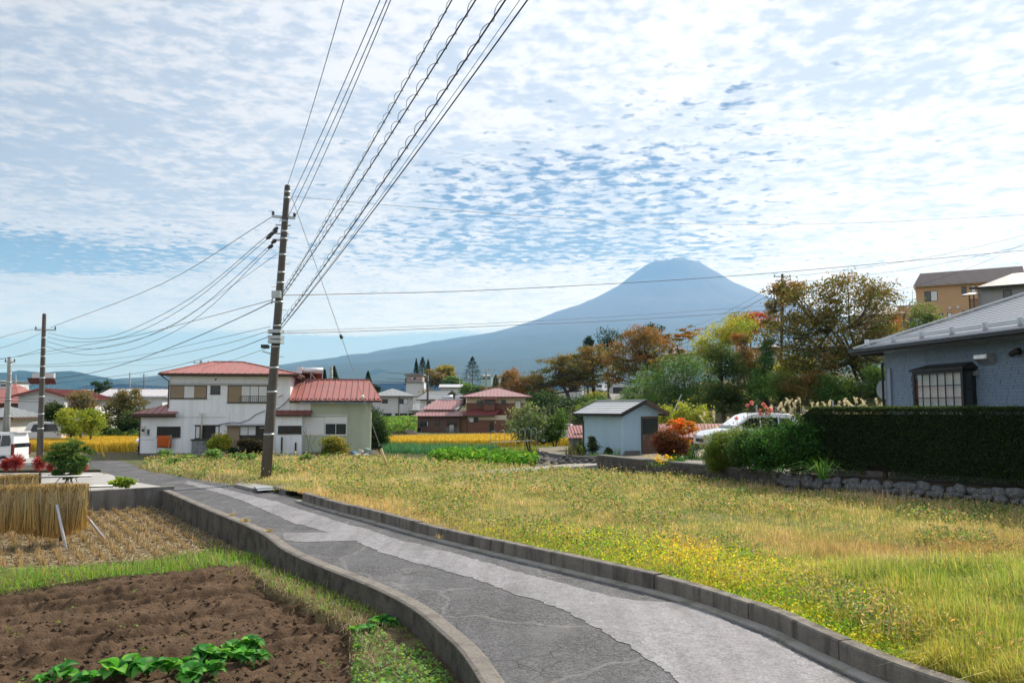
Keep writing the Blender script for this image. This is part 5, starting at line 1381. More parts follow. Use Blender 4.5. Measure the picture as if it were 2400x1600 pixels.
def verge_plants():
    n = 90000; poly = np.array([p[:2] for p in KIN] + [WALL_L[0][:2], WALL_L[1][:2], WALL_L[2][:2], np.array((-22, 7.0)), np.array((-7, 5.0))])
    P = scatter(poly, n, 101); x, y = P[:, 0], P[:, 1]
    ins = inpoly(x, y, SOIL); inp = inpoly(x, y, PADDY); dk = lane_left(x, y); de = dist_to(list(PADDY) + [PADDY[0]], x, y)
    lush = sm(vnoise(x, y, .45, 102, 2), -.5, .5)
    # lush long grass where the verge meets the lane around the plots' corner, sparser creeping weeds elsewhere
    corner = np.exp(-((x + 7.0) ** 2 + (y - 16.2) ** 2) / 2.6 ** 2)
    pd = np.where(inp, .06 + 1.1 * (1 - sm(dist_to([G(399, 1184, PADDY_Z), G(505, 1250, PADDY_Z), G(548, 1276, PADDY_Z)], x, y), .2, 1.0)), .25 + .5 * lush + corner)
    pd = np.where(ins, 0.0, pd); pd = np.where(dk < .30, 0, pd); g = np.random.default_rng(103)
    k = g.random(n) < pd; x, y, corner, lush, inp = x[k], y[k], corner[k], lush[k], inp[k]
    z = np.where(inp, PADDY_Z + .02, low_z(x, y)); h = (.05 + .11 * lush + .20 * corner) * g.uniform(.3, 1.5, len(x)); dd = np.hypot(x, y)
    gr = pal(len(x), [(.13, .28, .04), (.20, .38, .05), (.28, .40, .07), (.30, .28, .10)], [3, 4, 3, 1], .2, 104)
    tan = pal(len(x), [(.30, .23, .12), (.38, .31, .18)], None, .2, 105); mixd = (g.random(len(x)) < (.30 - .3 * corner))[:, None]
    V = blades(np.stack([x, y, z], 1), h, np.maximum(.006, dd * .0007), np.where(mixd, tan, gr), .85, 106)
    # creeping round-leaved weeds
    Q = scatter(poly, 42000, 107); x, y = Q[:, 0], Q[:, 1]; cl = vnoise(x, y, .9, 108, 3)
    k = ~inpoly(x, y, SOIL) & ~inpoly(x, y, PADDY) & (lane_left(x, y) > .34) & (cl > -.45); x, y = x[k], y[k]
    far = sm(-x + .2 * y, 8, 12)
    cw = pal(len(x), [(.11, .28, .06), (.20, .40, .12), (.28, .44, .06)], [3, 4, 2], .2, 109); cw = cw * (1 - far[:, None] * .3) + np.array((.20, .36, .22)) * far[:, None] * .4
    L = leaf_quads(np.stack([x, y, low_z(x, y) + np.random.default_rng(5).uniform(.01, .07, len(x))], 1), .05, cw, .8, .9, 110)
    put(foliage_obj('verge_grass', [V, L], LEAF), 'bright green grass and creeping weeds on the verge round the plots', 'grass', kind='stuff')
    # dry straw litter heaped along the plot edge
    pts = resample(W2([(560, 1318), (600, 1352), (630, 1390), (690, 1415), (760, 1455), (815, 1490), (845, 1530), (860, 1600)], -.38), .02)
    g = np.random.default_rng(111); m = len(pts) * 4; B = np.repeat(pts, 4, 0) + g.normal(0, .16, (m, 2)) + np.array((.12, .06))
    z = low_z(B[:, 0], B[:, 1]) + g.uniform(.0, .05, m)
    S = blades(np.stack([B[:, 0], B[:, 1], z], 1), g.uniform(.05, .18, m), .007, pal(m, [(.34, .27, .17), (.45, .37, .25), (.22, .15, .09)], None, .2, 112), 1.4, 113)
    # straw litter over the stubble field
    q = scatter(PADDY, 9000, 114); a = g.uniform(0, 2 * math.pi, len(q)); ln = g.uniform(.06, .22, len(q))
    z = PADDY_Z + .02 + g.uniform(0, .05, len(q)); d2 = np.stack([np.cos(a), np.sin(a), g.normal(0, .12, len(q))], 1) * ln[:, None]; c0 = np.stack([q[:, 0], q[:, 1], z], 1)
    wd = np.stack([-np.sin(a), np.cos(a), np.zeros(len(q))], 1) * np.maximum(.004, np.hypot(q[:, 0], q[:, 1]) * .00045)[:, None]
    V4 = np.stack([c0 - d2 - wd, c0 - d2 + wd, c0 + d2 + wd, c0 + d2 - wd], 1).reshape(-1, 3)
    C4 = np.repeat(pal(len(q), [(.44, .35, .22), (.52, .44, .30), (.30, .23, .14)], None, .2, 115), 4, 0)
    put(foliage_obj('straw_litter', [S, (V4, np.arange(len(V4)), C4)], STRAW), 'loose dry straw scattered over the stubble field and plot edge', 'straw', kind='stuff')


verge_plants()


def stubble():
    rowd = np.array((4.95, -7.3)); rowd /= np.linalg.norm(rowd); nr = np.array((-rowd[1], rowd[0])); c0 = PADDY.mean(0); g = np.random.default_rng(120); pts = []
    for a in np.arange(-14, 14, .40):
        for b in np.arange(-14, 14, .21):
            p = c0 + nr * (a + g.normal(0, .025)) + rowd * (b + g.normal(0, .03)); pts.append(p)
    P = np.array(pts); k = inpoly(P[:, 0], P[:, 1], PADDY) & (dist_to(list(PADDY) + [PADDY[0]], P[:, 0], P[:, 1]) > .3) & (g.random(len(P)) > .08)
    P = P[k]; px = proj(np.column_stack([P, np.full(len(P), PADDY_Z + .1)])); vis = (px[:, 0] > -20); P, px = P[vis], px[vis]
    order = np.argsort(P[:, 1]); P, px = P[order], px[order]

    def tuft(seed):
        g = np.random.default_rng(seed); n = 26; r = g.uniform(0, .05, n); a = g.uniform(0, 6.28, n)
        base = np.stack([r * np.cos(a), r * np.sin(a), np.zeros(n)], 1)
        V = blades(base, g.uniform(.06, .16, n), .010, pal(n, [(.46, .35, .20), (.56, .45, .28), (.28, .19, .10)], None, .15, seed), .45, seed + 1)
        m = 10; V2 = blades(np.stack([g.normal(0, .05, m), g.normal(0, .05, m), np.zeros(m)], 1), g.uniform(.05, .13, m), .012, pal(m, [(.20, .13, .07), (.33, .24, .13)], None, .2, seed + 2), 1.2, seed + 3)
        return V, V2
    mesh = []
    for s in range(4):
        V, I, C = merge(*tuft(130 + s * 7)); mesh.append(raw_mesh('rice_stubble', V, 4, I, C)); mesh[-1].materials.append(STRAW)
    inv = (px[:, 0] < 2400) & (px[:, 1] > 1180); near = np.where(inv)[0][:290]
    for i in near:
        o = bpy.data.objects.new('rice_stubble', mesh[i % 4]); col.objects.link(o); s = g.uniform(1.2, 1.9)
        o.location = (P[i, 0], P[i, 1], PADDY_Z - .01); o.rotation_euler = (g.normal(0, .12), g.normal(0, .12), g.uniform(0, 6.28)); o.scale = (s, s, s * g.uniform(.7, 1.4))
        put(o, 'cut rice stubble tuft standing in the rows of the harvested plot', 'stubble', 'rice stubble tufts')
    rest = np.setdiff1d(np.arange(len(P)), near); sets = []
    T = [merge(*tuft(130 + s * 7)) for s in range(4)]
    for i in rest:
        V, I, C = T[i % 4]; a = g.uniform(0, 6.28); R2 = np.array(((math.cos(a), -math.sin(a), 0), (math.sin(a), math.cos(a), 0), (0, 0, 1))); sets.append((V @ R2.T * g.uniform(1.2, 1.8) + np.array((P[i, 0], P[i, 1], PADDY_Z - .01)), I, C))
    if sets: put(foliage_obj('far_stubble', sets, STRAW), 'far rows of cut rice stubble near the concrete wall', 'stubble', kind='stuff')


stubble()


def rice_rack(label, pR, pL, zt, length, legs, barx, seed):
    """hanging rack: bar, legs, and one part for every straw bundle"""
    pR, pL = np.array(pR), np.array(pL); d = pL - pR; Ln = np.linalg.norm(d); rz = math.atan2(-d[1], -d[0])
    t = thing('rice_rack', label, 'drying rack', (pR[0], pR[1], PADDY_Z), rz); zb = zt - PADDY_Z
    bar = MB().tube([(barx, 0, zb), (-Ln - .5, 0, zb)], .03, 8).build('rail', M_METAL, t, True)
    for a, b, m in legs: MB().tube([a, b], .036, 8).build('leg', m, t, True)
    var = []
    for s in range(4):
        g = np.random.default_rng(seed + s); n = 420; side = g.choice((-1, 1), n); x0 = g.normal(0, .045, n); x1 = x0 * 1.3 + g.normal(0, .03, n)
        L = length * g.uniform(.78, 1.08, n); yo = side * (.05 + np.abs(g.normal(.05, .04, n)))
        A = np.stack([x0, side * .02, g.uniform(.02, .10, n)], 1); B = np.stack([x0 * .8, yo * .8, -L * .35], 1); Cc = np.stack([x1, yo * 1.25, -L], 1)
        wd = np.array((.0075, 0, 0)); V = np.stack([A - wd, A + wd, B + wd, B - wd, Cc + wd * .7, Cc - wd * .7], 1).reshape(-1, 3); k = np.arange(n)[:, None] * 6
        I = np.concatenate([k + np.array([0, 1, 2, 3]), k + np.array([3, 2, 4, 5])], 1).ravel()
        c = pal(n, [(.48, .35, .15), (.58, .44, .21), (.42, .36, .16), (.25, .17, .07)], [3, 3, 3, 1], .18, seed + s); Cl = np.repeat(c[:, None, :], 6, 1); Cl[:, 4:] *= np.array((1.0, .82, .6)); S1 = (V, I, Cl.reshape(-1, 3))
        n = 90; S2 = blades(np.stack([g.normal(0, .07, n), g.normal(0, .06, n), g.uniform(-.10, .06, n)], 1), g.uniform(.06, .15, n), .010, pal(n, [(.55, .38, .16), (.62, .46, .22), (.40, .26, .11)], None, .2, seed + 50 + s), 1.3, seed + 60 + s)
        n = 80; a = g.normal(0, .38, n); ln = g.uniform(.12, .55, n); c0 = np.stack([g.normal(0, .08, n), np.full(n, -.13), -g.uniform(.1, length * .8, n)], 1); dv = np.stack([np.sin(a), g.normal(0, .08, n), -np.cos(a)], 1) * ln[:, None] * .5
        V4 = np.stack([c0 - dv - (.004, 0, 0), c0 - dv + (.004, 0, 0), c0 + dv + (.004, 0, 0), c0 + dv - (.004, 0, 0)], 1).reshape(-1, 3)
        Vm, Im, Cm = merge(S1, S2, (V4, np.arange(4 * n), np.repeat(pal(n, [(.62, .50, .30), (.52, .40, .22), (.66, .55, .36)], None, .15, seed + 90 + s), 4, 0))); me = raw_mesh('straw_bundle', Vm, 4, Im, Cm); me.materials.append(STRAW); var.append(me)
    g = random.Random(seed); x = -.05; i = 0
    while x > -Ln - .3:
        o = bpy.data.objects.new('straw_bundle', var[i % 4]); col.objects.link(o); o.parent = t; o.location = (x, g.uniform(-.015, .015), zb); o.rotation_euler = (g.uniform(-.05, .05), g.uniform(-.09, .09), math.pi * (i % 2)); o.scale = (g.uniform(.95, 1.25), g.uniform(.8, 1.5), g.uniform(.84, 1.08)); x -= g.uniform(.15, .20); i += 1


_r1 = D(203, 1140, 21.3); _l1 = D(-140, 1150, 20.3); _z1 = float(D(203, 1140, 21.3)[2])
_b = lambda px, py, o, rz: None
def _loc(o, rz, px, py):
    p = G(px, py, PADDY_Z); d = p - np.array((o[0], o[1], PADDY_Z)); return (d[0] * math.cos(rz) + d[1] * math.sin(rz), -d[0] * math.sin(rz) + d[1] * math.cos(rz), -.05)
_rz1 = math.atan2(-(_l1 - _r1)[1], -(_l1 - _r1)[0]); _zb = _z1 - PADDY_Z
_pvc = mat('weathered_pipe', (.52, .52, .54), .5, .15, 6, stain=(.3, .3, .32), stain_amt=.5); _wood = mat('dark_post_wood', (.07, .055, .04), .85, .2, 6)
rice_rack('straw-laden rice drying rack propped on grey poles in the stubble plot', _r1[:2], _l1[:2], _z1, 1.16,
          [((-.72, -.02, _zb + .08), _loc(_r1, _rz1, 143, 1272), _wood), ((-.62, -.28, _zb - .42), _loc(_r1, _rz1, 157, 1291), _pvc), ((-.35, .1, _zb - .3), _loc(_r1, _rz1, 254, 1270), _pvc),
           ((-3.2, .1, _zb + .05), (-3.2, .2, -.05), _wood)], .62, 200)
_r2 = D(86, 1118, 24.6); _l2 = D(-140, 1124, 23.8)
rice_rack('shorter straw drying rack standing behind the larger one by the concrete wall', _r2[:2], _l2[:2], float(_r2[2]), 1.16, [((.09, 0, _zb + .1), (.12, 0, -.05), _wood), ((-2.4, .15, _zb), (-2.4, .4, -.05), _wood)], 1.5, 240)


def leaf_mesh(name, L, W, curl, seed, c, nx=5, ny=8):
    g = np.random.default_rng(seed); V = []; I = []; ph = g.uniform(0, 6, 3)
    for j in range(ny + 1):
        v = j / ny; wd = W * (math.sin(math.pi * min(v * .92 + .08, 1)) ** .7) * (.35 + .65 * min(1, v * 2.2)) if v > .18 else W * .10
        for i in range(nx + 1):
            u = (i / nx - .5) * 2; rf = .05 * W * math.sin(v * 17 + ph[0] + u * 2) * abs(u) * (v > .2) + .02 * W * math.sin(u * 9 + ph[1])
            V.append((u * wd * .5, L * (v - curl * .25 * v * v), L * (curl * (v - v * v * 1.15)) + abs(u) * wd * .22 + rf))
    k = nx + 1
    for j in range(ny):
        for i in range(nx): I += [j * k + i, j * k + i + 1, (j + 1) * k + i + 1, (j + 1) * k + i]
    C = np.tile(np.array(c), (len(V), 1)) * (1 + g.normal(0, .06, (len(V), 1))); mid = np.array([i % k in (nx // 2, nx // 2 + 1) for i in range(len(V))]); C[mid] = C[mid] * .6 + np.array((.30, .42, .18)) * .4
    me = raw_mesh(name, np.array(V), 4, I, C, True); me.materials.append(GLOSSY); return me


def leafy_plants():
    vars_ = [leaf_mesh('leaf', .34, .24, .9, 300 + i, c) for i, c in enumerate([(.07, .32, .04), (.10, .40, .05), (.06, .27, .06), (.16, .46, .05), (.055, .24, .05)])]
    g = random.Random(31)
    def plant(p, s, n, label, group, name='leafy_green', cat='vegetable', tilt=(.15, .8)):
        t = thing(name, label, cat, p, g.uniform(0, 6.28), group)
        for i in range(n):
            o = bpy.data.objects.new('leaf', vars_[g.randrange(5)]); col.objects.link(o); o.parent = t; f = i / n
            o.rotation_euler = (g.uniform(*tilt) if i % 3 else tilt[1] * 1.3, g.uniform(-.25, .25), i * 2.4 + g.uniform(-.3, .3)); k = s * g.uniform(.7, 1.2); o.scale = (k, k, k); o.location = (0, 0, g.uniform(0, .03))
        return t
    row = [(100, 1597), (150, 1590), (205, 1600), (265, 1583), (310, 1570), (345, 1578), (395, 1574), (440, 1560), (480, 1545), (515, 1548), (545, 1530), (585, 1520), (610, 1545), (505, 1577), (450, 1590), (570, 1548)]
    for i, (x, y) in enumerate(row):
        p = G(x, y + 8, -.38); plant(p, g.uniform(.6, .95), g.choice((9, 11, 13)), 'leafy green vegetable plant in the row along the tilled soil', 'leafy greens at the soil edge')
    for i in range(9):
        p = G(840 + 13 * i + g.uniform(-8, 8), 1492 - 5 * i + g.uniform(-10, 10), -.30); plant(p, g.uniform(.42, .62), 13, 'low bright green rosette plant growing at the foot of the kerb wall', 'rosette plants by the kerb wall', 'rosette_plant', 'plant', (.1, .7))
    # seedlings on the soil
    P = scatter(SOIL, 900, 320); P = P[np.random.default_rng(1).random(len(P)) < .10]; rr = np.random.default_rng(2); Q = np.repeat(P, 7, 0) + rr.normal(0, .03, (len(P) * 7, 2)); z = soil_z(Q[:, 0], Q[:, 1]) + rr.uniform(.01, .05, len(Q))
    put(foliage_obj('seedlings', [leaf_quads(np.column_stack([Q, z]), .05, pal(len(Q), [(.10, .26, .05), (.2, .33, .08), (.3, .33, .05)], None, .2, 3), .8, .6, 4)], LEAF), 'tiny weed seedlings dotted over the tilled soil', 'seedlings', kind='stuff')


leafy_plants()


def clods():
    g = np.random.default_rng(350); P = scatter(SOIL, 3800, 351); n = len(P); r = g.uniform(.008, .036, n) * (1 + g.random(n) ** 6); z = soil_z(P[:, 0], P[:, 1]) + r * .3
    o8 = np.array(((1, 0, 0), (0, 1, 0), (-1, 0, 0), (0, -1, 0), (0, 0, 1), (0, 0, -1.0))); f8 = np.array(((0, 1, 4), (1, 2, 4), (2, 3, 4), (3, 0, 4), (1, 0, 5), (2, 1, 5), (3, 2, 5), (0, 3, 5)))
    V = (o8[None] + g.normal(0, .25, (n, 6, 3))) * r[:, None, None] * np.array((1, 1, .75)) + np.column_stack([P, z])[:, None]; I = (np.arange(n)[:, None, None] * 6 + f8[None]).ravel()
    put(link('soil_clods', raw_mesh('soil_clods', V.reshape(-1, 3), 3, I, None, True), bpy.data.materials['tilled_soil']), 'small crumbs and clods of earth strewn over the tilled soil', 'soil clods', kind='stuff')


clods()


# ------------------------------------------------------------------ yard on the left
def yard():
    conc = mat('yard_concrete', (.36, .355, .345), .85, .12, 1.2, .15, 20, stain=(.26, .25, .24), stain_amt=.5, stain_scale=.7)
    L = [p[:2] for p in WALL_L]; E = [p[:2] for p in YARD_EDGE]
    flat_poly('yard', [L[0], E[1], E[2], G(232, 1106, .05)[:2], G(0, 1108, .05)[:2], G(-400, 1108, .05)[:2], L[3], L[2], L[1]], .045, conc, .75)
    wm = mat('yard_wall_concrete', (.21, .20, .185), .9, .2, 2, .4, 30, stain=(.05, .05, .045), stain_amt=.8, stain_scale=1.6, streak=True)
    b = MB(); sweep(b, [WALL_L[0] + (.1, 0, 0)] + WALL_L[1:], [(-.02, -.9), (-.02, .12), (.20, .12), (.20, -.9)]); put(b.build('retaining_wall', wm), 'stained concrete wall holding the yard above the stubble plot', 'wall')
    # bed with dark earth and low kerb, parking apron behind
    A, B = G(-300, 1106, .05), G(236, 1104, .05); C_, D_ = G(205, 1093, .05), G(-300, 1091, .05)
    flat_poly('planting_bed', [A[:2], B[:2], C_[:2], D_[:2]], .12, mat('bed_earth', (.06, .06, .035), .95, .4, 3), .25)
    b = MB(); sweep(b, [G(-300, 1091.5, .1), G(60, 1091.5, .1), G(205, 1093, .1)], [(0, 0), (0, .26), (.14, .26), (.14, 0)]); put(b.build('parking_kerb', mat('white_kerb', (.62, .62, .61), .7, .1)), 'pale painted kerb edging the parking place behind the red kochia', 'kerb')
    flat_poly('parking', [G(-300, 1104, -.25)[:2], G(150, 1104, -.25)[:2], G(190, 1092, -.25)[:2], G(100, 1080, -.25)[:2], G(-300, 1080, -.25)[:2]], -.02, conc, .05)


yard()
# ------------------------------------------------------------------ meadow and crops
LOT_WALL_TOP = [(1440, 1078, .95), (1500, 1090, .9), (1628, 1097, .9), (1755, 1108, .93), (1843, 1106, .98), (1979, 1114, .95), (2081, 1119, .94), (2208, 1127, .92), (2400, 1147, .88), (2600, 1172, .85)]
LOT_LINE = [G(x, y, z) for x, y, z in [(1400, 1092, .30), (1500, 1108, .25), (1649, 1125, .22), (1776, 1142, .2), (1851, 1157, .2), (2055, 1172, .2), (2208, 1185, .2), (2400, 1203, .2), (2600, 1230, .2)]]
DRIVE = [(1060, 1118), (1140, 1107), (1250, 1098), (1350, 1090), (1400, 1092), (1440, 1082), (1545, 1079), (1545, 1070), (1440, 1075), (1400, 1078), (1330, 1086), (1250, 1093), (1150, 1102), (1060, 1112)]
MEADOW = np.array([p[:2] + np.array((.19, .10)) for p in RGT] + [G(640, 1148, .1)[:2], G(551, 1133, .1)[:2], G(446, 1116, .1)[:2], G(357, 1103, .1)[:2], G(325, 1093, .1)[:2], G(345, 1080, .05)[:2], G(420, 1072, .05)[:2], G(700, 1068, .05)[:2], G(880, 1070, .05)[:2], G(1060, 1084, .1)[:2], G(1250, 1092, .15)[:2], G(1400, 1096, .25)[:2]]
                  + [p[:2] for p in LOT_LINE[1:]] + [np.array((22, 17.0)), np.array((16, 2.0))])


def meadow_z(x, y):
    return .20 - .12 * sm(y, 30, 48) + .045 * vnoise(x, y, .35, 400, 3) - .05 * (1 - sm(dist_to(RGT, x, y), .2, .8)) - .30 * (1 - sm(dist_to(ROAD_R_FAR, x, y), .05, .6))


def zone(x, y):
    """colour zones of the meadow: leafy yellow strip by the kerb, tall green corner, brown patch, tan and olive elsewhere"""
    dk = dist_to(RGT, x, y); n1 = vnoise(x, y, .35, 401, 3); n2 = vnoise(x, y, .9, 402, 3)
    yel = (1 - sm(dk + .9 * n1, 1.6, 3.6)) * (1 - sm(y, 14.5, 20)) * sm(y, 6, 8)
    grn = sm(x - .12 * y + .6 * n1, 2.3, 4.3) * (1 - sm(y + n1 * 1.2, 12.5, 15.5))
    brn = np.exp(-(((x - 8.3 - .5 * n1) / 2.6) ** 2 + ((y - 15.6 - .8 * n2) / 1.35) ** 2)) * 1.3
    pink = (1 - sm(dk + .6 * n2, .5, 2.2)) * sm(y, 17, 22)
    return dk, n1, n2, np.clip(yel * (1 - .85 * np.clip(grn, 0, 1)), 0, 1), np.clip(grn, 0, 1), np.clip(brn, 0, 1), pink


def meadow():
    m, t, o = new_mat('meadow_earth'); tc = nd(t, 'ShaderNodeTexCoord').outputs['Object']
    n = nd(t, 'ShaderNodeTexNoise', {'Vector': tc, 'Scale': 1.2, 'Detail': 8.0, 'Roughness': .7}).outputs[0]; n2 = nd(t, 'ShaderNodeTexNoise', {'Vector': tc, 'Scale': 9.0, 'Detail': 6.0, 'Roughness': .7}).outputs[0]
    c = cmix(t, sstep(t, n, .35, .65), (0.17, 0.15, 0.06), (0.28, 0.22, 0.12)); c = cmix(t, sstep(t, n2, .45, .7), c, (0.14, 0.17, 0.04))
    b = nd(t, 'ShaderNodeBsdfPrincipled', {'Base Color': c, 'Roughness': .95, 'Specular IOR Level': .1}); t.links.new(b.outputs[0], o.inputs[0])
    sheet('meadow', MEADOW, .22, meadow_z, m, keep='all')
    g = np.random.default_rng(410); N = 205000
    P = scatter(MEADOW, N, 411); x, y = P[:, 0], P[:, 1]; k = (~inpoly(x, y, W2(DRIVE, .15)))
    x, y = x[k], y[k]; dk, n1, n2, yel, grn, brn, pink = zone(x, y); k = (dk > .30) & (g.random(len(x)) < 1 - .55 * yel); x, y = x[k], y[k]; dk, n1, n2, yel, grn, brn, pink = (a[k] for a in (dk, n1, n2, yel, grn, brn, pink)); n = len(x)
    n3 = vnoise(x, y, 2.6, 403, 3); f = np.clip(.35 + .34 * n2 + .22 * n1 + .42 * n3 + g.normal(0, .26, n), 0, 1)
    c = pal(n, [(.16, .26, .07), (.31, .35, .12), (.48, .44, .20), (.58, .47, .28), (.66, .52, .38)], None, .16, 412, t=f)
    w = lambda a: a[:, None]
    c = c * (1 - w(pink) * .7) + pal(n, [(.66, .44, .27), (.56, .36, .18), (.72, .56, .34)], None, .15, 413) * w(pink) * .7
    c = c * (1 - w(brn) * .85) + pal(n, [(.36, .21, .12), (.46, .30, .17), (.32, .24, .11)], None, .18, 414) * w(brn) * .85
    gk = w(grn * np.clip(.72 + .35 * n3, .25, .92)); c = c * (1 - gk) + pal(n, [(.15, .28, .05), (.25, .38, .07), (.38, .42, .11), (.10, .20, .04), (.50, .42, .18)], [3, 3, 2, 1.5, 1.2], .2, 415) * gk
    c = c * (1 - w(yel) * .75) + pal(n, [(.58, .52, .06), (.66, .44, .06), (.42, .48, .07)], None, .18, 416) * w(yel) * .75
    dd = np.hypot(x, y); back = sm(y, 17, 24) * sm(x, 4, 8)
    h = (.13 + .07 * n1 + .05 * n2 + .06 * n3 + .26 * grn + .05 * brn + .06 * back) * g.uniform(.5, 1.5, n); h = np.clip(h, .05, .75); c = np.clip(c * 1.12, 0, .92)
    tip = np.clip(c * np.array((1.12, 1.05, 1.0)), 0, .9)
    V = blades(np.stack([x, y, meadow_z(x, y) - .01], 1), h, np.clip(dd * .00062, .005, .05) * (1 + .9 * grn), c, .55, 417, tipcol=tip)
    put(foliage_obj('meadow_grass', [V], LEAF), 'tan, olive and green wild grass covering the open meadow', 'grass', kind='stuff')
    # broad-leaved yellow-green weeds along the kerb, and darker leafy weeds in clumps
    P = scatter(MEADOW, 150000, 420); x, y = P[:, 0], P[:, 1]; dk, n1, n2, yel, grn, brn, pink = zone(x, y); k = (dk > .20) & (g.random(len(x)) < yel * (.9 - .65 * grn)); x, y, n1, n2, dk = x[k], y[k], n1[k], n2[k], dk[k]; n = len(x)
    f = np.clip(.38 + .35 * n2 + g.normal(0, .25, n) - .25 * sm(dk, 1.5, 3), 0, 1); c = pal(n, [(.18, .40, .04), (.42, .56, .05), (.70, .66, .05), (.86, .66, .05), (.78, .38, .08)], None, .15, 421, t=f)
    zt = meadow_z(x, y) + g.uniform(.02, .30, n) * np.clip(dk * .8, .3, 1)
    L1 = leaf_quads(np.stack([x, y, zt], 1), np.maximum(.045, np.hypot(x, y) * .0031), c, .55, .62, 422)
    P = scatter(MEADOW, 130000, 423); x, y = P[:, 0], P[:, 1]; cl = vnoise(x, y, .55, 424, 3); k = (cl > -.10) & (g.random(len(x)) > .9 * zone(x, y)[3]) & (dist_to(RGT, x, y) > .6) & ~inpoly(x, y, W2(DRIVE, .15)); x, y = x[k], y[k]; n = len(x)
    L2 = leaf_quads(np.stack([x, y, meadow_z(x, y) + g.uniform(.05, .28, n)], 1), np.maximum(.06, np.hypot(x, y) * .0034), pal(n, [(.08, .18, .03), (.14, .28, .06), (.26, .34, .10), (.30, .30, .20), (.50, .40, .20), (.42, .27, .14)], [3, 3, 3, 2, 2.5, 2], .2, 425), .5, .55, 426)
    put(foliage_obj('meadow_weeds', [L1, L2], leaf_mat('thin_leaf', .48)), 'yellow-green leafy weeds crowding the kerb edge of the meadow', 'weeds', kind='stuff')
    # seed heads nodding above the grass
    P = scatter(MEADOW, 9000, 430); x, y = P[:, 0], P[:, 1]; k = (dist_to(RGT, x, y) > .5) & (vnoise(x, y, .5, 431, 2) > -.2); x, y = x[k], y[k]; n = len(x); z = meadow_z(x, y)
    S = blades(np.stack([x, y, z], 1), g.uniform(.3, .5, n), np.clip(np.hypot(x, y) * .0004, .003, .02), pal(n, [(.35, .32, .12), (.45, .38, .2)], None, .15, 432), .5, 433)
    tips = S[0].reshape(n, 6, 3)[:, 4]; L3 = leaf_quads(tips, np.maximum(.07, np.hypot(x, y) * .003), pal(n, [(.56, .44, .26), (.50, .33, .16), (.45, .42, .2)], None, .15, 434), 0, .25, 435, .8)
    put(foliage_obj('seed_heads', [S, L3], LEAF), 'nodding straw-coloured seed heads above the meadow grass', 'seed heads', kind='stuff')


meadow()


def rice(name, poly, n, label, seed, h=.8, wd=.035):
    g = np.random.default_rng(seed); P = scatter(poly, n, seed + 1, pxmode=False); m = len(P)
    z = np.zeros(m) - .05; hh = h * g.uniform(.8, 1.08, m)
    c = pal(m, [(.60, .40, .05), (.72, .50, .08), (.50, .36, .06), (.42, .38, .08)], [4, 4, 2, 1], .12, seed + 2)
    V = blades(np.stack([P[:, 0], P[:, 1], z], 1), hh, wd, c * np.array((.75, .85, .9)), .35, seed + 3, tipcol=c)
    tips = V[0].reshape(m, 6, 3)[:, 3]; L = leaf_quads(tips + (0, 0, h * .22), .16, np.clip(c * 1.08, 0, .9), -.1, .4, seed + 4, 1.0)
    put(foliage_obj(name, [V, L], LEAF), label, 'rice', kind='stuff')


rice('golden_rice', np.array([D(893, 1047, 59)[:2], D(1000, 1047, 60)[:2], D(1240, 1047, 62)[:2], D(1420, 1040, 66)[:2], D(1340, 1020, 78)[:2], D(1220, 1012, 76)[:2], D(1000, 1020, 71)[:2], D(880, 1022, 68)[:2]]), 23000, 'golden ripe rice in the field before the brown house', 500)
rice('golden_rice', np.array([D(60, 1062, 56)[:2], D(318, 1062, 55)[:2], D(322, 1040, 68)[:2], D(40, 1040, 68)[:2]]), 14000, 'golden ripe rice in the strip beside the white house', 520)


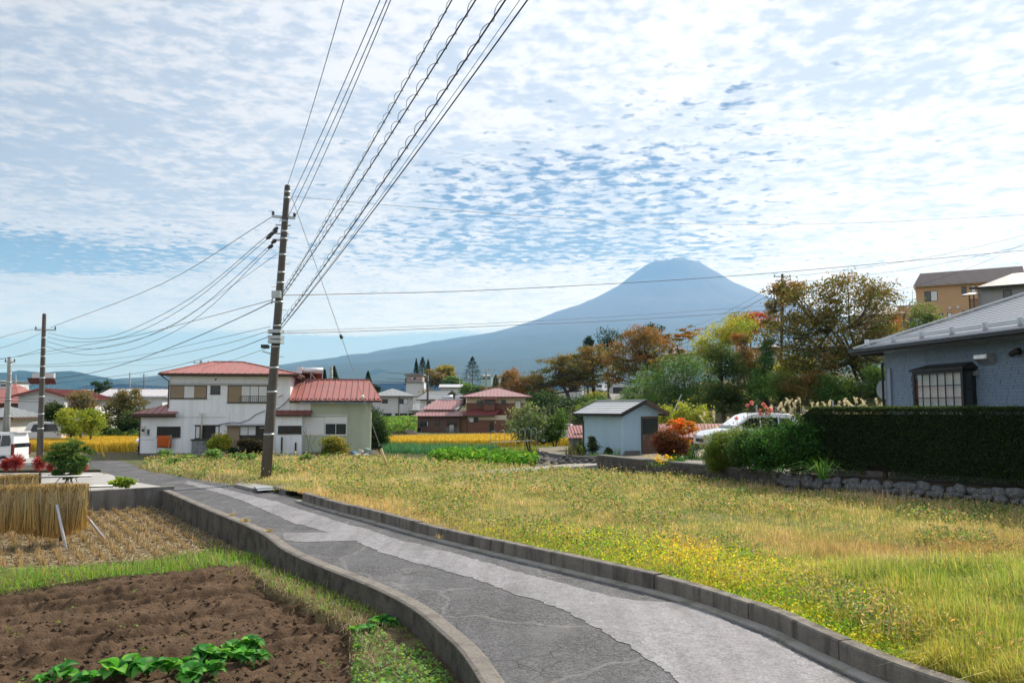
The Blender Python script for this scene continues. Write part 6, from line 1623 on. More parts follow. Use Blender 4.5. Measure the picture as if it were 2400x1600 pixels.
def veg():
    g = np.random.default_rng(540)
    A, B = G(905, 1062, .05), G(1165, 1068, .05); A2, B2 = G(880, 1049, .05), G(1165, 1054, .05); pts = []
    for r in range(6):
        f = r / 5; a, b = A * (1 - f) + A2 * f, B * (1 - f) + B2 * f
        for s in np.arange(0, 1, .012): pts.append(a + (b - a) * (s + g.normal(0, .003)) + (0, g.normal(0, .08), 0))
    P = np.repeat(np.array(pts), 10, 0); P[:, :2] += g.normal(0, .09, (len(P), 2)); n = len(P)
    put(foliage_obj('spring_onions', [blades(P, g.uniform(.3, .65, n), .03, pal(n, [(.08, .24, .13), (.14, .34, .20), (.06, .18, .09)], None, .15, 541), .35, 542)], GLOSSY), 'blue-green spring onion rows before the golden rice', 'onions', kind='stuff')
    poly = W2([(1000, 1073), (1040, 1060), (1180, 1066), (1265, 1078), (1268, 1088), (1150, 1088), (1080, 1082)], .1); P = scatter(poly, 9000, 543, pxmode=False); n = len(P); z = .05 + g.uniform(.0, .5, n) * (.6 + .4 * np.sin(P[:, 1] * 4))
    put(foliage_obj('leafy_vegetables', [leaf_quads(np.column_stack([P, z]), .24, pal(n, [(.08, .26, .03), (.15, .36, .04), (.22, .40, .06), (.40, .42, .05)], [3, 4, 2, .4], .15, 544), .6, .7, 545)], GLOSSY), 'bright green leafy vegetable bed beside the dark stone bank', 'vegetables', kind='stuff')
    poly = W2([(1160, 1072), (1170, 1050), (1300, 1046), (1345, 1052), (1345, 1078), (1270, 1080)], .1); P = scatter(poly, 9000, 546, pxmode=False); n = len(P)
    put(foliage_obj('garden_grass', [blades(np.column_stack([P, np.zeros(n)]), g.uniform(.1, .35, n), .04, pal(n, [(.24, .30, .08), (.34, .34, .12), (.15, .24, .05)], None, .15, 547), .5, 548)], LEAF), 'pale garden grass under the two fruit trees', 'grass', kind='stuff')
    # green vegetables before the far white house, on a low terrace
    P = scatter(np.array([D(890, 1000, 92)[:2], D(976, 1000, 92)[:2], D(976, 990, 125)[:2], D(890, 995, 120)[:2]]), 7000, 549, pxmode=False); n = len(P)
    put(foliage_obj('terrace_vegetables', [leaf_quads(np.column_stack([P, .2 + g.uniform(0, 1.0, n) + .02 * (P[:, 1] - 92)]), .34, pal(n, [(.08, .22, .03), (.15, .33, .05), (.26, .33, .08)], None, .15, 550), .6, .7, 551)], LEAF), 'green vegetables on the terrace below the far white house', 'vegetables', kind='stuff')


veg()
# ------------------------------------------------------------------ trees, shrubs, hedge
BARK = mat('bark', (.075, .06, .048), .95, .3, 6, .6, 20); BARK2 = mat('pale_bark', (.16, .14, .12), .9, .3, 6, .5, 20)
OLIVE = [(.055, .075, .02), (.11, .115, .03), (.17, .125, .04), (.20, .11, .04)]
KEYAKI = [(.055, .08, .02), (.10, .115, .03), (.16, .13, .04), (.21, .125, .045)]
RUST = [(.07, .10, .03), (.13, .12, .035), (.22, .125, .04), (.30, .12, .045)]
GRN = [(.03, .075, .02), (.06, .13, .03), (.10, .19, .04), (.17, .25, .05)]
DARK = [(.014, .036, .014), (.025, .055, .02), (.04, .08, .025)]
BLUEG = [(.03, .08, .025), (.055, .13, .04), (.09, .18, .055), (.14, .23, .08)]
YELG = [(.13, .20, .03), (.22, .29, .04), (.33, .33, .05), (.40, .32, .05)]
GOLD = [(.12, .15, .03), (.25, .22, .04), (.38, .27, .05)]
REDD = [(.22, .06, .03), (.35, .08, .04), (.45, .11, .05)]
FIR = [(.012, .035, .022), (.022, .055, .035), (.035, .075, .04)]


def crown_pts(blobs, n, g, clump=.30, per=None, shell=(.45, 1.0), flat=.6):
    """leaf positions in clumps through the volume of several ellipsoids; returns positions, clump number, height share"""
    vol = np.array([b[3] * b[4] * b[5] for b in blobs]) ** .75; cnt = np.maximum(1, (vol / vol.sum() * n).astype(int)); out = []; cid = []; k = 0; cen = []
    for b, m in zip(blobs, cnt):
        nc = max(6, int((per or 24) * (m / n) * len(blobs))); d = unit(g.normal(size=(nc, 3))); r = g.uniform(shell[0] ** 2, shell[1] ** 2, nc) ** .5
        C = d * r[:, None] * np.array(b[3:6]) + np.array(b[:3]); a = g.integers(0, nc, m); s = clump * min(b[3:6])
        out.append(C[a] + g.normal(size=(m, 3)) * s * np.array((1, 1, flat))); cid.append(a + k); k += nc; cen.append(C)
    return np.concatenate(out), np.concatenate(cid), np.concatenate(cen)


def tree(name, label, base, blobs, n, ls, cols, trunk=.15, cat='tree', group=None, seed=0, clump=.30, per=24, flat=.6, up=.35, limbs=14, bark=None, stems=1, aspect=.55, hue_up=0.25, m=None, spread=.12, leafpart='crown'):
    """base: world point; blobs: ellipsoids (x, y, z, rx, ry, rz) in world coordinates"""
    base = np.array(base, float); g = np.random.default_rng(seed + 1000); t = thing(name, label, cat, base, 0, group)
    B = [(b[0] - base[0], b[1] - base[1], b[2] - base[2], *b[3:6]) for b in blobs]
    n = int(n * 1.5); ls = ls * 1.22; clump = clump * 1.15
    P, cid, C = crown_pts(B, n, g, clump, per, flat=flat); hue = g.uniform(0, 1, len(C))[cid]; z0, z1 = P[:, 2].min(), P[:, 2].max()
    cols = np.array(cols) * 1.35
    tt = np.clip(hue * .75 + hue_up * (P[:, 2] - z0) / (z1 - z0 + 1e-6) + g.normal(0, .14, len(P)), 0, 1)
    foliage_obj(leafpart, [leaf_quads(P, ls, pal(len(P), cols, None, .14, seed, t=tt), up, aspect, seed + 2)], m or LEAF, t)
    if trunk:
        tb = MB(); zc = np.average([b[2] for b in B]); top = np.array((np.average([b[0] for b in B]), np.average([b[1] for b in B]), zc)); forks = []
        for s in range(stems):
            o = np.array((g.normal(0, spread), g.normal(0, spread), -.15)) if stems > 1 else np.array((0, 0, -.15)); e = top + g.normal(0, .18, 3) * np.array((B[0][3], B[0][4], .3)) * (2.2 if stems > 1 else .4)
            mid = o * .4 + e * .38 + np.array((g.normal(0, .1), g.normal(0, .1), 0)); mid[2] = o[2] + (e[2] - o[2]) * .5
            r = trunk / (stems ** .5); tb.tube(spline([o, mid, e], 4), list(np.linspace(r, r * .45, 9)), 7); forks += [mid, e, (mid + e) / 2]
        idx = np.argsort(-np.linalg.norm(C - top, axis=1))[:limbs * 2]; g.shuffle(idx)
        for i in idx[:limbs]:
            f = min(forks, key=lambda q: np.linalg.norm(q - C[i]) + (5 if q[2] > C[i][2] + .3 else 0)); c = C[i]; md = (f + c) / 2 + np.array((0, 0, -.12 * np.linalg.norm(c - f))); tb.tube([f, md, c], [trunk * .38 / stems ** .3, trunk * .22 / stems ** .3, trunk * .07], 5)
        tb.build('trunk', bark or BARK, t, True)
    return t


def bl(Y, *lst):                            # pixel blobs at depth Y: (px, py, rx, ry[, depth offset])
    out = []
    for b in lst:
        y = Y + (b[4] if len(b) > 4 else 0); p = D(b[0], b[1], y); k = y / F; out.append((p[0], p[1], p[2], b[2] * k, max(b[2], b[3]) * k * .85, b[3] * k))
    return out


def gp(px, Y):                              # ground point of the hillside under a pixel column
    x = (px - CX) / F * Y; return np.array((x, Y, float(base_z(x, Y))))


def hillside():
    S = iter(range(1, 900, 7)); s = lambda: next(S)
    tree('keyaki_tree', 'large spreading olive-brown tree with many rising limbs above the vine slope', gp(2030, 60), bl(60, (1905, 722, 85, 55), (1985, 690, 80, 50), (2062, 715, 52, 60, 2), (1855, 790, 66, 60), (1950, 790, 100, 62), (2065, 800, 46, 60), (1900, 850, 90, 40), (2000, 850, 70, 40)), 15000, .17, KEYAKI, .34, seed=s(), clump=.22, per=46, limbs=46, stems=5, spread=.5)
    tree('autumn_tree', 'red-tinged tree leaning past the hill pole', gp(1830, 66), bl(66, (1850, 680, 42, 24), (1825, 700, 28, 30), (1810, 745, 16, 40)), 2600, .17, RUST, .16, seed=s(), limbs=12)
    tree('autumn_tree', 'bright red maple showing between green crowns on the hill', gp(1765, 92), bl(92, (1775, 755, 42, 24), (1740, 772, 40, 20)), 2400, .22, REDD, .14, seed=s(), flat=.35)
    tree('broadleaf_tree', 'bright yellow-green tree on the hill beside the dark evergreens', gp(1690, 84), bl(84, (1680, 800, 44, 44), (1725, 778, 42, 36), (1660, 835, 36, 36)), 4200, .20, YELG, .16, seed=s())
    tree('autumn_tree', 'thin brown-leaved tree with flat layered boughs on the hill crest', gp(1610, 104), bl(104, (1585, 790, 40, 12), (1620, 775, 30, 14), (1575, 845, 60, 16), (1560, 825, 45, 10)), 2200, .24, RUST, .14, seed=s(), flat=.3)
    tree('broadleaf_tree', 'sparse-leaved tree with bare twigs against the mountain slope', gp(1745, 90), bl(90, (1735, 752, 36, 22), (1765, 770, 26, 26)), 900, .20, GOLD, .12, seed=s(), limbs=18)
    tree('evergreen_tree', 'dense dark evergreen with brownish top on the slope', gp(1700, 64), bl(64, (1692, 840, 42, 44), (1705, 895, 56, 44), (1690, 940, 60, 34)), 7000, .15, [(.02, .05, .014), (.04, .085, .02), (.07, .11, .03), (.13, .10, .04)], .18, seed=s(), clump=.24)
    tree('autumn_tree', 'russet shrub tree against the dark evergreen', gp(1750, 66), bl(66, (1755, 840, 36, 34), (1740, 800, 22, 20), (1770, 880, 34, 36)), 3400, .15, RUST, .14, seed=s())
    tree('ivy_tree', 'tall trunk wrapped in green ivy on the slope', gp(1788, 61), bl(61, (1798, 815, 11, 34), (1790, 860, 15, 40), (1780, 905, 18, 40)), 2600, .14, [(.02, .07, .02), (.04, .12, .03), (.07, .18, .05)], .2, seed=s(), clump=.4)
    tree('bamboo_thicket', 'soft blue-green bamboo thicket below the orange tree', gp(1590, 78), bl(78, (1540, 905, 52, 42), (1590, 868, 54, 42), (1645, 885, 40, 46), (1610, 935, 76, 30), (1500, 930, 46, 26)), 9000, .22, BLUEG, .06, 'bamboo', seed=s(), stems=7, spread=2.5, aspect=.3, clump=.3)
    tree('autumn_tree', 'broad orange-red cherry tree on the hill above the ramp', gp(1510, 140), bl(140, (1470, 832, 60, 36), (1525, 815, 62, 42), (1495, 788, 52, 24), (1575, 850, 36, 34), (1450, 872, 46, 26), (1520, 870, 50, 26)), 9500, .30, RUST, .5, seed=s(), clump=.24, per=34, limbs=26)
    tree('cherry_tree', 'olive-brown cherry tree with flat boughs beside the van', gp(1392, 150), bl(150, (1395, 828, 56, 22), (1360, 850, 60, 22), (1410, 865, 44, 26), (1380, 885, 40, 20)), 6000, .30, OLIVE, .45, seed=s(), flat=.35, limbs=24)
    tree('cherry_tree', 'wide olive cherry tree with forked dark trunk before the white wall', gp(1340, 146), bl(146, (1320, 858, 62, 24), (1290, 880, 56, 24), (1350, 888, 52, 22), (1250, 900, 40, 20)), 6200, .30, OLIVE, .45, seed=s(), flat=.35, limbs=24)
    tree('autumn_tree', 'low orange-brown tree at the foot of the hill left of the cherries', gp(1215, 150), bl(150, (1215, 892, 44, 24), (1255, 915, 50, 26), (1195, 920, 26, 22)), 4200, .30, [(.10, .10, .03), (.17, .11, .03), (.25, .11, .04)], .3, seed=s())
    for px, Y, b, k in ((1265, 118, (1262, 955, 54, 34), DARK), (1330, 112, (1335, 962, 60, 36), DARK), (1400, 104, (1405, 968, 56, 30), GRN), (1470, 96, (1470, 965, 46, 26), GRN)):
        tree('evergreen_shrub', {1265: 'dark evergreen mass behind the brown house', 1330: 'dark evergreen shrub under the forked cherry', 1400: 'green shrub bank below the hillside van', 1470: 'green shrub at the bottom of the hillside ramp'}[px], gp(px, Y), bl(Y, b), 3600, .26, k, .15, 'shrub', seed=s())
    tree('shrub', 'yellow-green shrub below the van', gp(1385, 128), bl(128, (1385, 938, 28, 16), (1405, 930, 18, 12)), 1500, .25, YELG, 0, 'shrub', seed=s())
    for px, py, rx, ry, lab in ((1425, 788, 36, 20, 'dark conifers peeping over the orange tree'), (1530, 772, 28, 16, 'dark pine top right of the orange tree'), (1378, 803, 10, 14, 'single dark cypress tip behind the cherry tree')):
        tree('conifer', lab, gp(px, 185), bl(185, (px, py, rx, ry), (px, py + ry * 1.5, rx * 1.1, ry)), 1800, .34, FIR, .25, seed=s())
    for px, py, rx, ry, Y, k, lab in ((1830, 905, 44, 34, 59, GRN, 'green shrub to the right of the ivy trunk'), (1890, 905, 56, 34, 58, OLIVE, 'olive shrub under the keyaki limbs'), (1955, 915, 52, 34, 57, GRN, 'dense green shrub on the terrace edge'), (2062, 895, 46, 36, 56, GRN, 'green shrub at the keyaki root by the bungalow'), (1870, 860, 50, 24, 64, YELG, 'yellow-green shrub on the bank behind the olive one')):
        tree('shrub', lab, gp(px, Y), bl(Y, (px, py, rx, ry)), 3000, .14, k, .06, 'shrub', seed=s(), limbs=6)
    tree('broadleaf_tree', 'slender green tree before the apricot house', gp(2170, 80), bl(80, (2165, 735, 28, 34), (2190, 745, 20, 22), (2150, 765, 26, 26)), 1500, .18, [(.06, .12, .03), (.12, .18, .05), (.2, .2, .06)], .1, seed=s(), limbs=16)
    tree('broadleaf_tree', 'green tree below the orange tarp', gp(2080, 76), bl(76, (2080, 790, 34, 30), (2060, 825, 30, 26)), 2200, .18, GRN, .1, seed=s())
    for i, (px, py) in enumerate(((1560, 975), (1600, 965), (1640, 972))):
        tree('sapling', ('upright pale green sapling close to the shed roof', 'upright pale green sapling in the middle of the three behind the shed', 'upright pale green sapling nearest the white car')[i], G(px, 1025, .6) * (1, 1, 1), bl(50, (px, py, 16, 26), (px - 6, py + 22, 18, 20)), 1100, .12, YELG[:3] + [(.3, .3, .08)], .05, seed=s(), limbs=12, clump=.4)
    # undergrowth and ivy on the cut slope: a mass nobody could count
    g = np.random.default_rng(77); n = 90000; u = g.uniform(-1, 1, n); L = g.uniform(-75, 55, n); sd_ = np.abs(g.normal(0, 1, n)) * 7.5
    x = 15 + .287 * L * -1 + .958 * sd_; x = 15 - .287 * L + .958 * sd_; y = 70 + .958 * L + .287 * sd_
    k = (y > 30) & (y < 150) & (x > 2); x, y, sd_ = x[k], y[k], sd_[k]; z = base_z(x, y); nn = vnoise(x, y, .22, 78, 3); low = sd_ < 5
    hgt = np.where(low, .12, .25 + .7 * np.clip(nn + .3, 0, 1)) * g.uniform(0, 1, len(x)); keep = ~((y < 42) & (sd_ < 2)) & (g.random(len(x)) < np.where(low & (nn < -.05), .30, 1.0))
    x, y, z, hgt, low, nn = (a[keep] for a in (x, y, z, hgt, low, nn)); f = np.clip(.45 + .4 * vnoise(x, y, .5, 79, 2) + g.normal(0, .2, len(x)), 0, 1)
    c = np.where(low[:, None], pal(len(x), [(.018, .05, .016), (.035, .085, .028), (.07, .10, .035), (.13, .115, .05)], None, .15, 80, t=f), pal(len(x), [(.03, .07, .02), (.07, .12, .03), (.13, .16, .04), (.2, .17, .06)], None, .15, 81, t=f))
    put(foliage_obj('undergrowth', [leaf_quads(np.stack([x, y, z + hgt], 1), np.where(low, .17, .24) * np.clip(y / 62, .8, 1.8), c, .2, .65, 82)], LEAF), 'ivy and rough undergrowth covering the steep cut slope', 'undergrowth', kind='stuff')


def garden_trees():
    S = iter(range(2001, 2900, 7)); s = lambda: next(S)
    for px, pyb, bb, lab, k in ((1243, 1062, ((1236, 985, 42, 34), (1225, 1010, 40, 26), (1250, 1005, 36, 30), (1238, 960, 24, 18)), 'bushy fruit tree with pale upright shoots before the rice field', [(.05, .10, .03), (.10, .16, .06), (.17, .23, .11), (.25, .27, .16)]),
                               (1303, 1060, ((1298, 1005, 28, 28), (1312, 985, 22, 26), (1285, 1025, 24, 16)), 'small green fruit tree beside the pink-roofed hut', GRN)):
        b = G(px, pyb, .05); t = tree('fruit_tree', lab, b, bl(b[1], *bb), 3600, .115, k, .09, seed=s(), limbs=20, clump=.26, stems=2, spread=.05)
        g = np.random.default_rng(s()); tb = MB(); lv = []          # long upright shoots
        for i in range(26):
            x0 = (px - 40 + 80 * g.random() - CX) / F * b[1] - b[0]; z0 = 2.0 + g.uniform(0, .5); h = g.uniform(.4, .95); tb.tube([(x0 * .8, g.normal(0, .4), z0 - .4), (x0, g.normal(0, .4), z0 + h)], [.012, .004], 4); lv += [(x0 * (.8 + .2 * f), g.normal(0, .06), z0 - .4 + (h + .4) * f) for f in np.linspace(.2, 1, 13)]
        tb.build('shoots', BARK2, t); lv = np.array(lv) + g.normal(0, .03, (len(lv), 3)); foliage_obj('shoot_leaves', [leaf_quads(lv, .10, pal(len(lv), [(.12, .18, .07), (.22, .27, .13)], None, .15, s()), .2, .45, s())], LEAF, t)
    b = G(868, 1056, .0); tree('yew_bush', 'dark spiky yew bush at the end of the white house', b, bl(b[1], (858, 985, 36, 30), (862, 1015, 40, 30), (868, 1038, 36, 18)), 9000, .13, DARK, .1, 'shrub', seed=s(), clump=.26, aspect=.28)
    b = G(897, 1056, .0); tree('shrub', 'mid green shrub leaning on the dark yew bush', b, bl(b[1] + .6, (895, 1012, 20, 26), (898, 1040, 18, 16)), 2200, .12, GRN, .05, 'shrub', seed=s())
    b = G(786, 1068, .1); tree('shrub', 'rounded vine-covered shrub under the annex window', b, bl(b[1], (780, 1040, 22, 20), (797, 1048, 18, 18), (775, 1056, 20, 12)), 3400, .10, [(.06, .10, .02), (.12, .17, .03), (.22, .22, .04), (.3, .2, .04)], .03, 'shrub', seed=s())
    b = G(512, 1066, .05); tree('shrub', 'golden-green rounded shrub beside the block pier', b, bl(b[1], (512, 1032, 22, 14), (500, 1042, 16, 12), (524, 1045, 16, 14)), 2600, .12, YELG, .04, 'shrub', seed=s())
    b = G(590, 1067, .05); tree('shrub', 'dark brownish shrub before the curtained porch window', b, bl(b[1], (590, 1040, 28, 16), (598, 1055, 26, 10)), 3000, .10, [(.02, .02, .012), (.04, .035, .02), (.05, .06, .02)], .04, 'shrub', seed=s())
    b = G(552, 1068, .05); tree('shrub', 'small dark green shrub before the tan shutter box', b, bl(b[1], (552, 1058, 16, 8)), 900, .10, DARK, 0, 'shrub', seed=s())
    for px, py, rx, ry, lab in ((385, 1064, 14, 10, 'leafy green weed clump below the orange quilt'), (500, 1066, 14, 12, 'bright green weed clump at the foot of the golden shrub'), (440, 1070, 20, 6, 'bluish weed clump along the house foundation'), (575, 1070, 26, 8, 'pale green weeds below the dark porch shrub'), (715, 1072, 14, 7, 'weed clump in front of the white closet'), (405, 1082, 14, 8, 'green weed clump at the lane bend'), (640, 1100, 14, 10, 'green weed clump behind the big pole'), (668, 1108, 12, 7, 'small green weed clump right of the big pole')):
        b = G(px, py + ry, .08); tree('weed_clump', lab, b, bl(b[1], (px, py, rx, ry)), 700, .10, [(.07, .16, .04), (.13, .25, .07), (.2, .3, .12)], 0, 'weeds', seed=s())
    # left of the picture
    b = G(128, 1034, -.1); b = D(128, 1022, 66); tree('garden_tree', 'round dark tree on a bare trunk before the white gable house', b, bl(66, (123, 965, 19, 20), (112, 970, 12, 12), (134, 958, 12, 12)), 3400, .13, DARK + [(.08, .10, .03)], .17, seed=s())
    b = D(190, 1025, 64); tree('garden_tree', 'pink-tinged tree beside the white gable house', b, bl(64, (190, 935, 26, 26), (200, 960, 24, 24), (180, 960, 20, 20)), 2800, .13, [(.07, .10, .03), (.14, .14, .06), (.30, .17, .12)], .1, seed=s())
    b = D(165, 1030, 62); tree('garden_tree', 'pale green leafy tree left of the pink-tinged one', b, bl(62, (160, 985, 20, 26), (168, 1005, 22, 18)), 2400, .13, YELG[:3], .08, seed=s())
    b = D(210, 1032, 61); tree('garden_tree', 'yellow-green tree right of the pink-tinged one', b, bl(61, (208, 990, 26, 30), (220, 975, 14, 18)), 2600, .13, YELG[:3], .08, seed=s())
    b = D(235, 1025, 98); tree('conifer', 'tall dark evergreen between the gable house and the barn', b, bl(98, (225, 910, 11, 14), (245, 908, 14, 14), (232, 945, 22, 30), (226, 985, 18, 30)), 4200, .2, DARK, .2, seed=s())
    b = D(285, 1022, 72); tree('garden_tree', 'thin-topped tree before the barn roof', b, bl(72, (300, 925, 34, 14), (280, 950, 34, 20), (318, 955, 28, 20), (270, 975, 22, 20)), 4200, .14, [(.05, .08, .025), (.10, .12, .04), (.2, .13, .06)], .14, seed=s(), limbs=24)
    b = D(310, 1026, 70); tree('garden_tree', 'dark bushy tree beside the wing of the white house', b, bl(70, (310, 985, 26, 26), (295, 1000, 24, 18)), 3200, .14, DARK + [(.09, .11, .03)], .1, seed=s())
    b = D(245, 1028, 76); tree('shrub', 'dark bush at the barn corner', b, bl(76, (245, 990, 18, 28)), 1800, .15, DARK, .08, 'shrub', seed=s())
    b = D(270, 1036, 69); tree('shrub', 'low hedge of green shrubs behind the wire fence', b, bl(69, (235, 1018, 26, 9), (275, 1016, 30, 11), (312, 1018, 24, 11)), 2600, .15, GRN, 0, 'shrub', seed=s())
    # nandina clump and small plants in the yard
    b = G(158, 1131, .06); tree('nandina_bush', 'tall feathery dark green bush with bare stems in the concrete yard', b, bl(b[1], (158, 1046, 34, 18), (148, 1072, 40, 20), (168, 1084, 36, 22), (160, 1106, 34, 14), (208, 1054, 18, 10, .5)), 6800, .085, [(.02, .06, .02), (.04, .11, .025), (.08, .16, .035), (.17, .19, .04)], .055, 'bush', seed=s(), stems=9, spread=.22, clump=.25, per=50, aspect=.38, flat=.4)
    b = G(285, 1143, .1); tree('shrub', 'low yellow-green shrub on top of the concrete yard wall', b, bl(b[1], (285, 1130, 26, 12)), 1500, .09, [(.10, .20, .03), (.20, .30, .04), (.34, .32, .05)], 0, 'shrub', seed=s())
    for px, py, r, lab in ((14, 1088, 12, 'pale red kochia ball by the van wheel'), (37, 1084, 16, 'largest crimson kochia ball before the van wheel'), (91, 1088, 14, 'fluffy crimson kochia ball alone in the planting bed'), (118, 1092, 8, 'small red kochia at the left side of the feathery bush'), (196, 1088, 9, 'red kochia at the right side of the feathery bush')):
        b = G(px, 1103, .16); c = D(px, py, b[1]); k = b[1] / F; g = np.random.default_rng(s()); n = 900; d = unit(g.normal(size=(n, 3)) + (0, 0, .15)); rr = r * k * 1.18; o_ = np.array((0, 0, rr * 1.0)); t = thing('kochia', lab, 'kochia', b)
        A = o_ + d * rr * .15 * g.random((n, 1)); E = o_ + d * rr * g.uniform(.6, 1.15, (n, 1)) * np.array((1, 1, 1.12)); wv = unit(np.cross(d, g.normal(size=(n, 3)))) * .006
        V = np.stack([A - wv, A + wv, E + wv, E - wv], 1).reshape(-1, 3); foliage_obj('foliage', [(V, np.arange(4 * n), np.repeat(pal(n, [(.34, .03, .045), (.46, .07, .085), (.24, .02, .03), (.50, .14, .13)], None, .2, s()), 4, 0))], LEAF, t)
        MB().tube([(0, 0, -.05), tuple(o_)], .02, 6).build('stem', BARK, t)
    # far conifers and trees in the middle distance
    for px, py, rx, ry, Y, k, lab in ((975, 862, 7, 22, 300, FIR, 'slim far fir left of the pair by the tower'), (990, 858, 13, 22, 305, FIR, 'layered far fir behind the concrete tower'), (1003, 862, 8, 20, 310, FIR, 'narrow far fir right of the concrete tower'), (1107, 865, 24, 30, 290, FIR, 'big dark spruce under the wires in the middle distance'), (1162, 892, 8, 14, 260, FIR, 'tiny dark fir before the far school block'), (1180, 892, 7, 13, 262, FIR, 'tiny dark fir right of its twin at the far block'), (862, 885, 9, 16, 260, FIR, 'small far fir right of the red annex roof'), (782, 878, 12, 20, 200, FIR, 'conifer behind the thick pole above the annex'), (760, 880, 5, 14, 205, FIR, 'thin dark fir beside the roof water heater')):
        b = D(px, py + ry + 25, Y); p = D(px, py, Y); kk = Y / F; t = thing('conifer', lab, 'tree', b); g = np.random.default_rng(s()); n = 1500; hz = g.random(n) ** .8; H_ = ry * 2 * kk; zz = p[2] - b[2] - ry * kk + hz * H_; lay = (.55 + .45 * np.abs(np.sin(hz * 22))) * (1 - hz) ** .8 * rx * kk * 1.5; a = g.uniform(0, 6.28, n); rr = lay * g.uniform(.2, 1, n) ** .5
        foliage_obj('crown', [leaf_quads(np.stack([rr * np.cos(a), rr * np.sin(a), zz - .15 * rr], 1), .45, pal(n, k, None, .2, s()), .2, .5, s())], LEAF, t); MB().tube([(0, 0, -2), (0, 0, zz.max())], [.25, .04], 6).build('trunk', BARK, t)
    for px, py, rx, ry, Y, k, lab in ((1045, 868, 24, 14, 280, GOLD, 'golden-crowned tree behind the far power lines'), (1020, 885, 28, 16, 270, OLIVE, 'olive tree beside the concrete tower'), (1060, 895, 26, 12, 265, GRN, 'green tree under the golden crown'), (1018, 930, 30, 16, 180, OLIVE, 'brown-green tree behind the grey shed roof'), (1105, 915, 30, 14, 220, GRN, 'green thicket behind the brown house roof'), (965, 895, 12, 20, 225, DARK, 'dark tree at the left of the concrete tower'), (880, 912, 10, 10, 240, DARK, 'small dark tree by the far white house roof'), (1150, 915, 30, 10, 215, OLIVE, 'brownish thicket below the far blocks'), (905, 985, 12, 6, 140, GRN, 'round shrub before the far white house')):
        b = D(px, py + ry + 8, Y); tree('far_tree', lab, b, bl(Y, (px - rx * .3, py, rx * .7, ry), (px + rx * .35, py + ry * .2, rx * .6, ry * .85)), 1500, Y * .0022, k, .2, 'tree', seed=s(), limbs=6)


hillside(); garden_trees()


# ------------------------------------------------------------------ right-hand lot: wall, hedge, shrubs
def stones(t, n, place, m, seed):
    g = random.Random(seed); import bmesh
    ms = []
    for k in range(6):
        b = bmesh.new(); bmesh.ops.create_icosphere(b, subdivisions=2, radius=1)
        for v in b.verts:
            q = v.co; f = 1 + .22 * math.sin(q.x * 3.1 + k) * math.cos(q.y * 2.7 + k * 2) + .12 * math.sin(q.z * 5 + k * 3); v.co = Vector((max(-.82, min(.82, q.x * f)), max(-.85, min(.85, q.y * f)), max(-.8, min(.8, q.z * f))))
        me = bpy.data.meshes.new('stone'); b.to_mesh(me); b.free(); me.materials.append(m); me.polygons.foreach_set('use_smooth', [True] * len(me.polygons)); ms.append(me)
    for i in range(n):
        p, r, rz = place(i, g); o = bpy.data.objects.new('stone', ms[g.randrange(6)]); col.objects.link(o); o.parent = t; o.location = tuple(p); o.scale = r; o.rotation_euler = (g.uniform(-.3, .3), g.uniform(-.3, .3), rz + g.uniform(-.3, .3))


